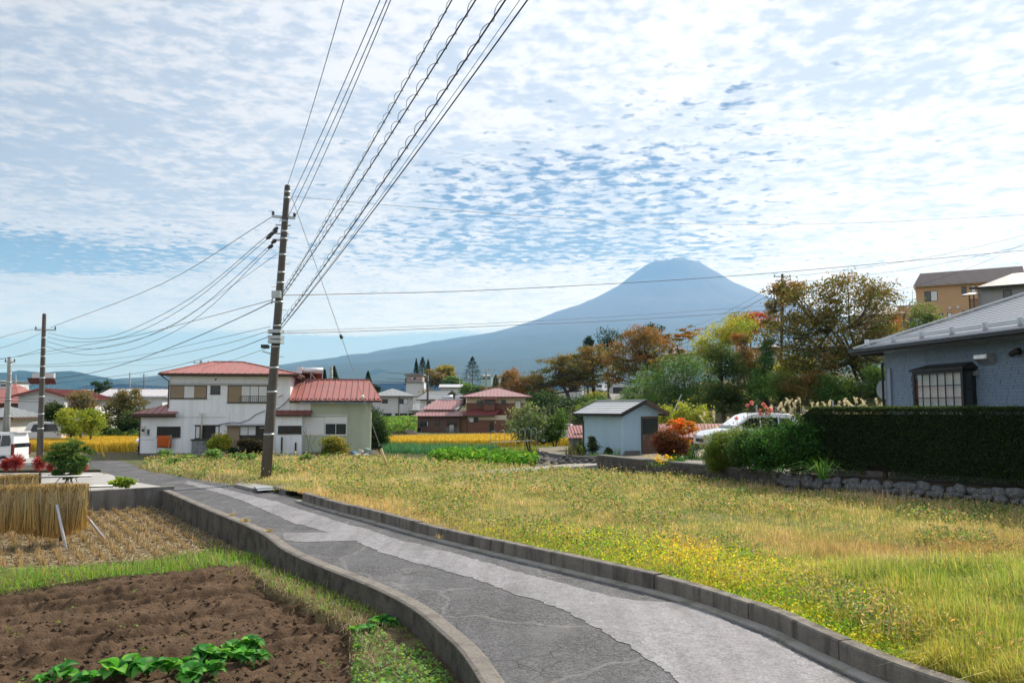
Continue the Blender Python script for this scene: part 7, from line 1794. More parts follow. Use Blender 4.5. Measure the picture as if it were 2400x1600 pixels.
def lot():
    L = [p[:2] for p in LOT_LINE]; path = resample(L, .05); g0 = random.Random(9)
    i0 = next(i for i in range(len(path)) if path[i][0] > LOT_LINE[1][0] + .8)
    flat_poly('lot', [path[i] + np.array((.35, .25)) for i in range(i0, len(path), 10)] + [np.array((26, 18.0)), np.array((26, 46)), np.array((14, 52)), G(1600, 1066, .8)[:2]], .80, mat('pale_gravel', (.24, .23, .215), .95, .2, 6, .4, 60), .9)
    dp = [G(*q) for q in ((1040, 1118, .10), (1150, 1106, .15), (1250, 1097, .2), (1350, 1089, .30), (1430, 1083, .42), (1500, 1079, .56), (1560, 1077, .66), (1640, 1076, .75), (1800, 1083, .81))]; dpt = spline(dp, 5); b = MB()
    for i, p in enumerate(dpt):
        d = dpt[min(i + 1, len(dpt) - 1)] - dpt[max(i - 1, 0)]; nn = np.array((-d[1], d[0], 0)); nn /= np.linalg.norm(nn); w_ = .75 + .55 * sm(i, 10, 25)
        b.v += [tuple(p - nn * w_), tuple(p + nn * w_), tuple(p + nn * w_ - np.array((0, 0, .5))), tuple(p - nn * w_ - np.array((0, 0, .5)))]
        if i: k = 4 * i; b.f += [(k - 4 + a, k - 4 + (a + 1) % 4, k + (a + 1) % 4, k + a) for a in range(4)]
    put(b.build('drive', mat('drive_concrete', (.30, .29, .275), .9, .15, 1.5, .3, 30, stain=(.2, .19, .17), stain_amt=.5)), kind='structure')
    # terrace of the shed with its rough stone bank
    T = [G(1265, 1058, .62), G(1330, 1068, .60), G(1400, 1073, .56), G(1470, 1077, .52), G(1560, 1074, .55), G(1600, 1060, .6), G(1420, 1040, .5), G(1262, 1048, .5)]
    flat_poly('terrace', [p[:2] for p in T], .50, mat('terrace_earth', (.17, .15, .11), .95, .3, 2), .7)
    tb = thing('stone_bank', 'dark rough stone bank with a concrete top edge before the blue shed', 'stone bank', (0, 0, 0)); top = spline(T[:4], 8); bot = spline([G(1258, 1098, .05), G(1330, 1090, .22), G(1400, 1084, .38), G(1470, 1080, .5)], 8); b = MB(); g1 = random.Random(2); ny = 6
    for i, (p, q) in enumerate(zip(top, bot)):
        for j in range(ny + 1): f = j / ny; v = q * (1 - f) + p * f + np.array((g1.uniform(-.06, .06), g1.uniform(-.07, .07), g1.uniform(-.05, .05))) * (0 < j < ny); b.v.append(tuple(v))
        if i: b.f += [((i - 1) * (ny + 1) + j, i * (ny + 1) + j, i * (ny + 1) + j + 1, (i - 1) * (ny + 1) + j + 1) for j in range(ny)]
    b.build('bank_face', mat('lava_wall', (.075, .072, .07), .95, .45, 3, 1.0, 12, stain=(.2, .19, .17), stain_amt=.35, stain_scale=5), tb)
    b = MB(); sweep(b, top[::2], [(.12, .48), (.12, .64), (-.14, .64), (-.14, .48)]); b.build('top_edge', mat('dark_coping_concrete', (.12, .12, .115), .9, .2, 4, .4), tb)
    stones(tb, 90, lambda i, g: ((lambda k, f: (*(bot[k] * (1 - f) + top[k] * f), ))(g.randrange(1, len(top) - 1), g.random()), (g.uniform(.08, .2), .12, g.uniform(.06, .16)), g.uniform(0, 3)), mat('lava_wall', (.1, .1, .1)), 3)
    si = next(i for i in range(len(path)) if path[i][0] > LOT_LINE[4][0] - .2)
    mort = mat('lava_wall', (.075, .072, .07), .95, .45, 3, 1.0, 12, stain=(.2, .19, .17), stain_amt=.35, stain_scale=5)
    flat_poly('hedge_bed', [path[i] + np.array((.22, .18)) for i in range(si, len(path), 10)] + [path[i] + np.array((2.6, 2.3)) for i in range(len(path) - 1, si, -10)], .83, mat('hedge_soil', (.045, .036, .026), .95, .4, 5, .5, 30), .3)
    # mortared part: rough dark wall with a concrete coping
    t = thing('garden_wall', 'dark rough mortared wall with concrete coping along the drive', 'wall', (0, 0, 0)); b = MB(); n = si + 6
    seg = path[:n]; sweep(b, seg[::4], [(.0, -.1), (-.03, .45), (-.02, .76), (.4, .76), (.4, -.1)]); b.build('wall_body', mort, t)
    def pl(i, g):
        k = g.randrange(5, n - 3); d = path[k + 1] - path[k]; d = d / np.linalg.norm(d); nn = np.array((-d[1], d[0])); f = (k / n); zt = .62 + .1 * sm(f, .0, .5)
        return (*(path[k] + nn * .0), g.uniform(.05, .68)), (g.uniform(.09, .22), .09, g.uniform(.06, .15)), math.atan2(d[1], d[0])
    stones(t, 120, pl, mort, 5)
    b = MB(); sweep(b, seg[::4], [(-.06, .76), (-.06, .83), (.42, .83), (.42, .76)]); b.build('coping', mat('dark_coping_concrete', (.12, .12, .115), .9, .2, 4, .4), t)
    # dry-stone part
    t = thing('stone_wall', 'low wall of rounded grey boulders below the clipped hedge', 'wall', (0, 0, 0)); gm = mat('grey_boulder', (.095, .10, .108), .85, .35, 2.5, .6, 14, stain=(.30, .31, .32), stain_amt=.5, stain_scale=4)
    b = MB(); sweep(b, path[si::4], [(.10, -.1), (.14, .55), (.55, .66), (.55, -.1)]); b.build('rubble_core', mat('wall_earth', (.06, .055, .045), .95, .3, 6, .6), t)
    spots = []; g = random.Random(12)
    for row, (z, r0) in enumerate(((.02, .17), (.27, .15), (.50, .15), (.66, .17))):
        k = si + g.randrange(5)
        while k < len(path) - 3:
            r = r0 * g.uniform(.75, 1.5); spots.append((k, z + g.uniform(-.04, .05), r, row)); k += int(r * 1.85 / .05)
    def pl2(i, g):
        k, z, r, row = spots[i]; d = path[k + 1] - path[k]; d = d / np.linalg.norm(d); nn = np.array((-d[1], d[0]))
        return (*(path[k] + nn * (.02 + .06 * row)), z), (r * 1.12, .19, r * g.uniform(.7, .95)), math.atan2(d[1], d[0])
    stones(t, len(spots), pl2, gm, 13)
    return path, si


LOTPATH, LOT_SI = lot()


def lot_plants():
    S = iter(range(4001, 4900, 7)); s = lambda: next(S); path = LOTPATH; nrm = lambda k: (lambda d: np.array((d[1], -d[0])) / np.linalg.norm(d))(path[min(k + 1, len(path) - 1)] - path[k])
    back = lambda k, o: path[k] + (-nrm(k) if nrm(k)[1] < 0 else nrm(k)) * o
    # clipped hedge
    h0 = next(i for i in range(len(path)) if path[i][0] > (1912 - CX) / F * 24.6); top = 3.02; zb = .80
    t = thing('hedge', 'long clipped dark green hedge on the boulder wall before the bungalow', 'hedge', (0, 0, 0)); ax = np.array([back(k, .60) for k in range(h0, len(path) - 2, 6)]); b = MB()
    sweep(b, ax, [(-.22, zb + .25), (-.22, top - .22), (.22, top - .22), (.22, zb + .25)]); b.build('light_block_core', mat('hedge_core', (.012, .013, .008), .95, .3, 10), t)  # solid near-black box added inside the leaves to block light
    g = np.random.default_rng(s()); n = 105000; seg = np.linalg.norm(np.diff(ax, axis=0), axis=1); cs = np.concatenate([[0], np.cumsum(seg)]); u = g.uniform(0, cs[-1], n); X = np.interp(u, cs, ax[:, 0]); Y = np.interp(u, cs, ax[:, 1]); d = ax[-1] - ax[0]; d /= np.linalg.norm(d); nn = np.array((-d[1], d[0])); nn = nn if nn[1] > 0 else -nn
    which = g.random(n); off = np.where(which < .62, -.45 + np.abs(g.normal(0, .07, n)), np.where(which < .90, g.uniform(-.45, .45, n), .45 - np.abs(g.normal(0, .06, n)))); wob = .05 * vnoise(u, off, .9, 90, 2)
    z = np.where((which >= .62) & (which < .90), top - np.abs(g.normal(0, .06, n)) + .03 * vnoise(u, off * 3, 1.2, 91, 2), zb + .12 + (top - zb - .12) * g.random(n) ** .95 - .02); off = off + wob * np.sign(off); z = np.maximum(z, zb + .02 + .12 * vnoise(u, u * 0, .8, 93, 2))
    end = u < .45; z = np.where(end, np.minimum(z, top - (.45 - u) * .8), z)
    gap = (np.abs(u - 2.35) < .35) & (z < zb + .42); k = ~gap; P = np.stack([X + nn[0] * off, Y + nn[1] * off, z], 1)[k]
    foliage_obj('foliage', [leaf_quads(P, .052, pal(len(P), [(.016, .038, .014), (.026, .06, .02), (.05, .09, .028), (.085, .115, .04)], [3, 4, 2.4, 1.0], .25, s()), .1, .5, s())], LEAF, t)
    m_ = 2600; u2 = g.uniform(0, cs[-1], m_); o2 = g.uniform(-.45, .45, m_); foliage_obj('shoots', [blades(np.stack([np.interp(u2, cs, ax[:, 0]) + nn[0] * o2, np.interp(u2, cs, ax[:, 1]) + nn[1] * o2, np.full(m_, top - .06)], 1), g.uniform(.04, .16, m_), .018, pal(m_, [(.03, .07, .02), (.07, .11, .03), (.12, .14, .05)], None, .2, s()), .6, s())], LEAF, t)
    b = MB(); q = np.array((np.interp(2.35, cs, ax[:, 0]), np.interp(2.35, cs, ax[:, 1])))
    b.tube([(q[0], q[1], zb - .3), (q[0] + .02, q[1], zb + 1.0)], [.08, .06], 7); b.build('trunk', BARK, t, True)
    # glossy camellias and box shrubs between the hedge and the drive
    for px, rx, ry, py, Y, k, m_, ls, ar, lab in ((1872, 50, 60, 1042, 26.3, [(.015, .05, .012), (.03, .09, .02), (.06, .14, .03)], GLOSSY, .10, .42, 'glossy dark camellia bush next to the end of the hedge'), (1800, 44, 46, 1052, 27.6, [(.02, .06, .015), (.035, .10, .025), (.07, .16, .04)], GLOSSY, .10, .42, 'glossy camellia bush between the box shrub and the hedge'), (1748, 32, 42, 1052, 28.6, [(.03, .07, .02), (.06, .12, .03), (.12, .18, .05)], LEAF, .075, .5, 'mid green shrub under the pink roses')):
        b = np.array(((px - CX) / F * Y, Y, .86)); tree('camellia_bush' if m_ is GLOSSY else 'shrub', lab, b, bl(Y, (px, py, rx, ry), (px - rx * .3, py + ry * .45, rx * .7, ry * .5), (px + rx * .3, py - ry * .3, rx * .7, ry * .6)), 6500, ls, k, .05, 'bush', seed=s(), m=m_, clump=.3, per=40, aspect=ar, stems=4, spread=.15)
    Y = 30.0; px = 1690; b = np.array(((px - CX) / F * Y, Y, .86)); tree('box_shrub', 'big rounded yellow-green clipped shrub before the white car', b, bl(Y, (1694, 1055, 42, 46), (1716, 1045, 42, 42), (1676, 1075, 30, 30)), 15000, .05, [(.04, .09, .015), (.08, .14, .02), (.14, .20, .03), (.24, .24, .04)], .06, 'shrub', seed=s(), clump=.2, per=90)
    b = G(1578, 1082, .7); tree('clipped_shrub', 'red-brown shrub clipped to a dome on a short stem', b, bl(b[1], (1566, 1035, 34, 30), (1578, 1045, 32, 26), (1556, 1042, 26, 24)), 9000, .06, [(.05, .02, .012), (.11, .03, .018), (.17, .05, .02), (.10, .08, .02)], .07, 'shrub', seed=s(), clump=.2, per=70, stems=3, spread=.05)
    b = G(1600, 1078, .75); tree('maple', 'small orange-leaved maple with flat layers by the shed', b, bl(b[1] + .5, (1590, 990, 40, 9), (1610, 1003, 34, 9), (1585, 1012, 30, 10), (1600, 1035, 26, 10), (1595, 1055, 24, 10)), 3000, .085, [(.12, .16, .03), (.36, .20, .03), (.60, .20, .03), (.62, .13, .03)], .04, 'tree', seed=s(), flat=.25, stems=2, limbs=16)
    for px, py, rx, ry, lab in ((1388, 1040, 14, 20, 'small cone-shaped bush against the blue shed wall'), (1362, 1048, 9, 16, 'dark narrow bush at the shed corner by the hut'), (1426, 1056, 9, 9, 'tiny brownish bush at the shed foot')):
        b = G(px, 1066, .5); p = b; tree('conical_bush', lab, b, bl(b[1] - .6, (px, py + ry * .35, rx, ry * .6), (px, py - ry * .35, rx * .55, ry * .6)), 1300, .07, DARK + [(.09, .08, .03)], .02, 'bush', seed=s())
    g = np.random.default_rng(s())
    for px, py, n, h, w_, c, lab, cat, rad in ((1342, 1066, 60, .8, .03, [(.16, .20, .05), (.28, .24, .08)], 'arching straw-green leaf clump at the top of the stone bank', 'clump', .35), (1363, 1068, 26, 1.0, .03, [(.10, .18, .05), (.2, .25, .08)], 'tall sword-leaf clump at the hut side', 'clump', .12), (1448, 1070, 14, .75, .035, [(.10, .18, .05)], 'sword-leaf plant before the shed wall', 'plant', .12), (1410, 1072, 90, .35, .03, [(.06, .18, .03), (.1, .25, .04)], 'low green grass clump along the shed foot', 'grass clump', .6), (1616, 1085, 60, 1.25, .04, [(.06, .14, .05), (.10, .20, .07)], 'tall iris-leaf clump beside the clipped dome shrub', 'iris', .3), (1590, 1090, 120, .55, .03, [(.06, .19, .03), (.1, .27, .05)], 'low green lily-leaf clump behind the yellow flowers', 'lily leaves', .35),
                                               (1640, 1088, 80, .40, .03, [(.07, .19, .05), (.12, .25, .08)], 'blue-green groundcover clump before the rounded shrub', 'groundcover', .4), (1716, 1098, 150, .70, .022, [(.04, .19, .04), (.08, .28, .06)], 'fresh green arching grass clump on the coping under the rounded shrub', 'grass clump', .35), (1775, 1106, 130, .6, .02, [(.05, .20, .03), (.1, .30, .04)], 'fresh green grass clump on the coping under the camellia', 'grass clump', .3), (1820, 1106, 130, .6, .02, [(.05, .20, .03), (.1, .30, .04)], 'fresh green grass clump where coping meets boulders', 'grass clump', .3), (1930, 1120, 90, .9, .018, [(.08, .22, .04), (.14, .30, .06)], 'long grass tuft hanging over the boulders under the hedge end', 'grass clump', .12)):
        zz = .72 if px > 1680 else (.62 if px > 1500 else .52); b = G(px, py, zz + (.2 if px > 1900 else 0)); a = g.uniform(0, 6.28, n); r = rad * g.random(n) ** .5; t = thing('grass_clump' if cat not in ('iris', 'lily leaves') else 'leaf_clump', lab, cat, b)
        foliage_obj('blades', [blades(np.stack([r * np.cos(a), r * np.sin(a), np.zeros(n) - .03], 1), h * g.uniform(.6, 1.1, n), w_, pal(n, c, None, .15, s()), .5 if px < 1900 else 1.1, s())], GLOSSY, t)
    for px, py, lab in ((1543, 1084, 'yellow daisy flowers at the left of the two clumps on the coping'), (1567, 1078, 'yellow daisy flowers under the clipped dome shrub')):
        b = G(px, py + 10, .7); t = thing('flower_clump', lab, 'flowers', b); n = 34; P = g.normal(0, 1, (n, 3)) * np.array((.16, .1, .09)) + (0, 0, .28); foliage_obj('petals', [leaf_quads(np.repeat(P, 5, 0) + g.normal(0, .015, (n * 5, 3)), .06, pal(n * 5, [(.75, .50, .02), (.85, .62, .04)], None, .08, s()), .5, .8, s())], LEAF, t)
        Q = g.normal(0, 1, (160, 3)) * np.array((.2, .14, .07)) + (0, 0, .12); foliage_obj('leaves', [leaf_quads(Q, .07, pal(160, GRN, None, .15, s()), .3, .5, s())], LEAF, t)
    # climbing rose with pink blooms
    b = np.array(((1745 - CX) / F * 31, 31.0, .86)); t = thing('rose_bush', 'tall rose bush with pink blooms rising before the white car', 'rose bush', b); tb = MB(); lv = []; fl = []
    for px, py in ((1752, 950), (1761, 944), (1790, 948), (1781, 962), (1803, 958), (1796, 955), (1808, 962), (1798, 968), (1726, 980), (1846, 987), (1783, 970)):
        e = D(px, py, 31 + g.normal(0, .15)) - b; o_ = np.array((e[0] * .45 + g.normal(0, .1), 0, 0)); md = (o_ + e) / 2 + g.normal(0, .08, 3); tb.tube([o_, md, e], [.018, .013, .007], 5); fl.append(e)
        for f in np.linspace(.35, .97, 22): lv.append((o_ * (1 - f) + e * f) + g.normal(0, .09, 3))
    tb.build('stems', mat('rose_cane', (.10, .12, .05), .8), t); lv = np.array(lv); lv = np.concatenate([lv, lv + g.normal(0, .07, lv.shape)]); foliage_obj('leaves', [leaf_quads(lv, .085, pal(len(lv), [(.06, .13, .03), (.12, .2, .05), (.2, .22, .06)], None, .15, s()), .3, .6, s())], LEAF, t)
    for e in fl:
        n = 22; d3 = unit(g.normal(size=(n, 3)) + (0, 0, .4)); o = foliage_obj('bloom', [leaf_quads(d3 * .05, .095, pal(n, [(.75, .25, .30), (.85, .42, .45), (.80, .30, .28)], None, .08, s()), .2, .9, s())], LEAF, t, e)
    # pampas grass along the back fence
    for i, (px, n, lab) in enumerate(((1830, 12, 'pampas grass clump with white plumes nearest the roses'), (1880, 16, 'dense pampas clump behind the middle fence post'), (1935, 14, 'pampas clump with cream plumes beside the tall fence post'), (1985, 18, 'pampas clump with leaning plumes toward the bungalow'), (2035, 16, 'pampas clump half behind the satellite dish'), (1665, 7, 'small white pampas tuft beyond the pink shed roof'))):
        Y = 44.0; b = np.array(((px - CX) / F * Y, Y, .86)); t = thing('pampas_grass', lab, 'pampas grass', b); tb = MB(); Vs = []; z0 = D(px, 958 if px > 1700 else 985, Y)[2] - b[2]
        for j in range(n):
            e = np.array((g.normal(0, .55), g.normal(0, .3), z0 + g.uniform(-.6, .35))); o_ = np.array((e[0] * .3, e[1] * .3, 0)); ln = g.choice((-1, 1)) * g.uniform(.0, .22); tb.tube([o_, e * (.97, 1, .6), e], .012, 4); m_ = 60; f = g.random(m_); P = e + np.stack([ln * f + g.normal(0, .035, m_), g.normal(0, .035, m_), f * .42 - .1 * f * f], 1); Vs.append(P)
        tb.build('stalks', mat('pampas_stalk', (.36, .33, .17), .8), t); P = np.concatenate(Vs); o = foliage_obj('plumes', [leaf_quads(P, .085, pal(len(P), [(.66, .62, .57), (.78, .74, .69), (.54, .48, .42)], None, .1, s()), 0, .3, s(), -.8)], LEAF, t); o['kind'] = 'stuff'
        m_ = 160; foliage_obj('leaves', [blades(np.stack([g.normal(0, .5, m_), g.normal(0, .25, m_), np.zeros(m_)], 1), g.uniform(.8, z0, m_), .025, pal(m_, [(.16, .20, .06), (.28, .28, .10)], None, .15, s()), .35, s())], LEAF, t)


lot_plants()
# ------------------------------------------------------------------ poles and wires
POLE = mat('pole_concrete', (.095, .088, .078), .85, .25, 1.2, .3, 25, stain=(.19, .18, .16), stain_amt=.35, stain_scale=2.5, streak=True)
GPOLE = mat('pale_pole_concrete', (.33, .34, .34), .8, .15, 1.5, .2, 25)
WIRE = mat('wire', (.03, .032, .036), .6, .1); INSUL = mat('insulator', (.05, .055, .06), .35, .1); STEEL = mat('pole_steel', (.42, .47, .49), .45, .15, 5, metal=.5)


def pole(label, base, top, r0, r1, m, bands=(), arms=(), steps=True, name='utility_pole', group=None, n=14):
    base, top = np.array(base, float), np.array(top, float); t = thing(name, label, 'utility pole', base, 0, group); ax = top - base
    f = lambda k: ax * k; MB().tube([f(-.02), f(.25), f(.5), f(.75), f(.995), f(1)], [r0, r0 + (r1 - r0) * .25, (r0 + r1) / 2, r0 + (r1 - r0) * .75, r1, r1 * .8], n).build('shaft', m, t, True)
    for k in bands:
        p = f(k); r = r0 + (r1 - r0) * k; MB().tube([p - (0, 0, .04), p + (0, 0, .04)], r + .012, n).build('band', STEEL, t, True)
    for k, x0, x1, yy, ins in arms:
        p = f(k); a = MB().box(p[0] + x0, p[0] + x1, p[1] + yy - .04, p[1] + yy + .04, p[2] - .04, p[2] + .04).build('crossarm', STEEL, t)
        for q in ins: MB().lathe([(.03, 0), (.06, .02), (.03, .05), (.06, .08), (.03, .11), (.05, .14), (.02, .18)], 8, (p[0] + q, p[1] + yy, p[2] + .04)).build('insulator', INSUL, a, True)
    if steps:
        L = np.linalg.norm(ax); s = MB(); z = 2.2; i = 0
        while z < L * .82: p = f(z / L); d = 1 if i % 2 else -1; r = r0 + (r1 - r0) * z / L; s.bar(p, p + (d * (r + .2), 0, .0), .022); z += .95; i += 1
        o = s.build('climbing_steps', STEEL, t); o['kind'] = 'stuff'
    return t, lambda k: base + ax * k


_b = G(622, 1132, .0); _t = D(674, 434, _b[1] * 1.0)
MAIN, mp = pole('tall dark leaning concrete utility pole beside the lane', _b, _t, .215, .115, POLE, (.16, .30, .38, .45, .52, .60, .665, .70, .76, .815, .84, .875, .955, .975), (), True, n=18)


def main_pole_fittings():
    o = np.array(MAIN.location)
    def at(px, py, dy=0.0): return D(px, py, o[1] + dy) - o
    a = MB().bar(at(638, 507), at(692, 511), .10, .10).build('crossarm', STEEL, MAIN)
    for px, py in ((640, 507), (690, 511)): p = at(px, py - 3); MB().lathe([(.04, 0), (.07, .03), (.04, .07), (.07, .11), (.03, .16)], 10, tuple(p)).build('insulator', INSUL, a, True)
    for px, py in ((660, 527), (655, 547), (653, 561)):
        MB().bar(at(px - 14, py), at(px + 22, py + 2), .07, .05).build('bracket', STEEL, MAIN)
    for px, py in ((652, 533), (650, 540), (642, 545), (636, 552), (648, 562), (640, 574)):
        p, q = at(px, py), at(px - 12, py + 8); MB().tube([p, p * .6 + q * .4, q], [.045, .09, .05], 8).build('strain_insulator', INSUL, MAIN, True)
    b = MB().box(*sorted((at(615, 808)[0], at(629, 808)[0])), -.2, .15, at(620, 816)[2], at(620, 808)[2]).build('lamp_head', mat('lamp_black', (.03, .035, .04), .5), MAIN); MB().bar(at(615, 823), at(636, 829), .05).build('lamp_arm', STEEL, MAIN)
    for py, n in ((776, 1), (790, 1), (800, 1)):
        MB().box(at(634, py)[0] - .02, at(662, py)[0], -.30, .25, at(640, py + 5)[2], at(640, py - 3)[2]).build('clamp', STEEL, MAIN)
    MB().box(at(648, 690)[0] - .1, at(656, 690)[0] + .1, -.35, -.1, at(650, 700)[2], at(650, 684)[2]).build('junction_box', STEEL, MAIN)
    s = MB()
    for k in range(3): s.tube([at(642 + k * 3, 770), at(645 + k * 2, 790), at(640 + k * 3, 812), at(638 + k * 2, 830)], .02, 5)
    s.build('riser_cable', STEEL, MAIN)
    s = MB().tube([at(648, 690), at(638, 700), at(636, 712), at(644, 706)], .02, 5); s.build('loop_cable', WIRE, MAIN)


main_pole_fittings()
_b = D(93, 1076, 49); P2, p2 = pole('dark utility pole standing by the rice strip beside the van', G(93, 1072, -.02), D(104, 735, G(93, 1072, -.02)[1]), .19, .11, POLE, (.2, .3, .42, .55, .63, .7, .76, .83), ((.885, -.55, .75, 0, (-.5, .7)),), False)
_y = 58.0; P3, p3 = pole('pale grey utility pole beside the low white shed', D(16, 1036, _y), D(23, 836, _y), .19, .14, GPOLE, (.3, .5, .7, .8, .9), ((.94, -.35, .4, 0, (-.3, .35)), (.68, -.9, .2, 0, ())), False)
MB().tube([(-.32, 0, 0), (-.2, 0, 3.6)], .08, 8).build('stay_post', GPOLE, P3)
far_poles = [('small far pole beside the grey one', 35, 1000, 878, 120, .16, GPOLE), ('far slim pole behind the barn roof', 303, 1000, 873, 140, .14, GPOLE), ('far pole with crossarms right of the slim one', 336, 1000, 875, 180, .14, POLE), ('pole top with crossarm peeping over the main red roof', 470, 1000, 844, 80, .2, GPOLE), ('thick pale pole behind the annex roof', 775, 990, 858, 75, .2, GPOLE), ('brown pole before the concrete tower', 1002, 960, 873, 120, .17, POLE), ('pale pole with one-sided crossarm behind the brown house', 1139, 930, 863, 125, .17, GPOLE), ('far pale pole under the golden tree', 1077, 910, 870, 240, .16, GPOLE), ('far pale pole next to the spruce', 1096, 910, 873, 250, .16, GPOLE), ('hill pole with short crossarms above the cherry trees', 1832, 800, 642, 72, .15, POLE), ('far pole tip above the orange tree', 1528, 830, 757, 190, .13, POLE), ('far pole tip over the bright red maple', 1760, 790, 763, 130, .12, POLE)]
FP = {}
for lab, px, pb, pt, Y, r, m in far_poles:
    k = F / Y; ar = ((.96, -.8, .8, 0, (-.7, .7)), (.9, -.6, .6, 0, ())) if 'crossarm' in lab else ()
    if 'one-sided' in lab: ar = ((.93, -.3, 1.4, 0, (.4, 1.3)),)
    FP[px] = pole(lab, D(px, pb, Y), D(px + (pb - pt) * .01, pt, Y), r, r * .75, m, (.8, .86, .9), ar, False)


def sag(a, b, s, n=18):
    a, b = np.array(a, float), np.array(b, float); return [a + (b - a) * t - np.array((0, 0, 4 * s * t * (1 - t))) for t in np.linspace(0, 1, n)]


def wire(label, pts, r, group, extra=None, name='power_cable'):
    b = MB().tube(pts, r * .82, 5, False); o = b.build(name, WIRE); put(o, label, 'cable', group); return o


def thru(path, Y0, Y1, s=0.0):
    """cable seen through pixel points; depth runs from Y0 to Y1 along it"""
    n = len(path); return spline([D(x, y, Y0 + (Y1 - Y0) * i / (n - 1)) for i, (x, y) in enumerate(path)], 5)


def wires():
    Yp = float(MAIN.location[1]); GH = 'cables rising over the lane'
    # span from the main pole forward over the camera: the next pole stands behind the photographer
    def span(p0, p1, Y1, r, lab, coil=0, grp=GH, sg=.35):
        a = D(p0[0], p0[1], Yp); e = D(p1[0], p1[1], Y1); d = e - a; P = sag(a, a + d * 1.55, sg, 40); mid = len(P) * .645
        P = [p - (P[int(mid)] - e) * (i / mid) for i, p in enumerate(P)] if False else P
        k = D(p1[0], p1[1], Y1)
        # shift so the sagging cable passes through both seen points
        t1 = 1 / 1.55; off = np.array((0, 0, 4 * sg * t1 * (1 - t1))); P = [a + (e + off - a) * (t * 1.55) - np.array((0, 0, 4 * sg * t * (1 - t))) for t in np.linspace(0, 1, 44)]
        o = wire(lab, P, r, grp)
        if coil:
            s = MB(); C = resample(np.array(P)[:, :2], .05); L = [0]
            Q = np.array(P); seg = np.linalg.norm(np.diff(Q, axis=0), axis=1); cs = np.concatenate([[0], np.cumsum(seg)]); u = np.arange(.3, cs[-1], coil / 8.0); X = np.stack([np.interp(u, cs, Q[:, i]) for i in range(3)], 1); w_ = u / coil * 2 * math.pi; sd_ = unit(np.cross((Q[-1] - Q[0])[None], (0, 0, 1.0)))[0]
            w_ = w_ + .9 * np.sin(u * 1.7) + .5 * np.sin(u * .63 + 1); rr = coil * (.105 + .03 * np.sin(u * .9)); X2 = X + sd_ * (np.cos(w_) * rr)[:, None] + np.array((0, 0, 1)) * (np.sin(w_) * rr + rr * .6)[:, None]; s.tube(X2, r * .38, 3, False); c = s.build('coil', WIRE, o)
        return o
    span((672, 440), (807, -5), 17.0, .012, 'thin earth wire from the very top of the leaning pole')
    span((655, 520), (893, -5), 16.0, .013, 'left line of the three from the pole crossarm'); span((668, 522), (909, -5), 16.0, .013, 'middle line of the three from the pole crossarm'); span((690, 511), (918, -5), 16.0, .013, 'right line of the three from the pole crossarm')
    span((664, 685), (1062, -5), 14.5, .017, 'coiled service cable, left of the coiled set', .50); span((664, 692), (1118, -5), 14.3, .020, 'coiled service cable, second of the coiled set', .62); span((656, 765), (1188, -5), 14.0, .022, 'thick coiled cable attached lowest on the leaning pole', .62); span((659, 770), (1240, -5), 13.6, .019, 'smooth black cable beside the thick coiled one')
    span((660, 768), (1222, -5), 13.7, .008, 'slack thin wire along the smooth black cable')
    # pole to pole on the left
    Y2 = float(P2.location[1]); GL = 'cables between the leaning pole and the rice-strip pole'
    lines = [((638, 508), (119, 767), [(380, 665)], .016, 'upper wire from crossarm to rice-strip pole'), ((640, 540), (112, 780), [(460, 690), (300, 775), (220, 793), (160, 790)], .014, 'slack upper wire of the left bundle'), ((636, 552), (112, 790), [(450, 708), (310, 783), (220, 800), (160, 800)], .014, 'slack second wire of the left bundle'),
             ((646, 563), (110, 800), [(470, 720), (340, 790), (240, 815), (170, 815)], .014, 'slack third wire of the left bundle'), ((640, 575), (108, 812), [(470, 738), (340, 808), (240, 830), (170, 828)], .014, 'slack lowest wire of the left bundle'), ((648, 596), (108, 830), [(500, 700), (380, 775), (250, 812)], .010, 'faint slack wire under the left bundle')]
    for a, e, mid, r, lab in lines:
        pts = [a] + mid + [e]; wire(lab, thru(pts, Yp, Y2), r, GL)
    Yl = 70.0; GF = 'low cables running left behind the house'
    for pts, r, lab, Y1 in (([(640, 702), (480, 745), (300, 790), (120, 822), (-20, 845)], .017, 'straight cable from mid pole to the picture edge above the gable house', 66), ([(640, 706), (560, 745), (430, 802), (300, 850), (180, 880), (-20, 905)], .026, 'lashed cable dipping past the main red roof', 70), ([(634, 765), (480, 800), (330, 832), (150, 852), (-20, 856)], .013, 'thin cable above the far hills', 75), ([(634, 775), (500, 812), (320, 845), (150, 858), (-20, 862)], .013, 'thin cable just under its neighbour above the far hills', 76), ([(632, 788), (520, 828), (360, 868), (200, 890), (-20, 915)], .018, 'dark cable crossing the left end of the main red roof', 74), ([(636, 812), (540, 845), (470, 862), (300, 900), (-20, 935)], .012, 'lowest cable from the lamp arm toward the barn', 76)):
        wire(lab, thru(pts, Yp, Y1), r, GF)
    for i, (pts, Y0, Y1, r) in enumerate((([(98, 780), (50, 800), (-20, 822)], Y2, 40, .014), ([(100, 768), (40, 780), (-20, 798)], Y2, 36, .014), ([(-20, 842), (23, 838), (60, 830), (104, 815)], 50, Y2, .014), ([(-20, 930), (100, 936), (230, 940)], 57, 62, .02), ([(-20, 937), (100, 942), (240, 944)], 57, 62, .02), ([(-20, 862), (30, 858), (400, 855)], 57, 160, .02))):
        wire(('thin wire leaving the rice-strip pole low to the left', 'thin wire leaving the rice-strip pole crossarm to the left', 'wire joining the grey pole and the rice-strip pole', 'upper of two dark cables before the white gable wall', 'lower of two dark cables before the white gable wall', 'far straight cable above the barn trees')[i], thru(pts, Y0, Y1), r, 'cables at the lane end')
    # to the right across the mountain
    GR = 'cables crossing before the mountain'
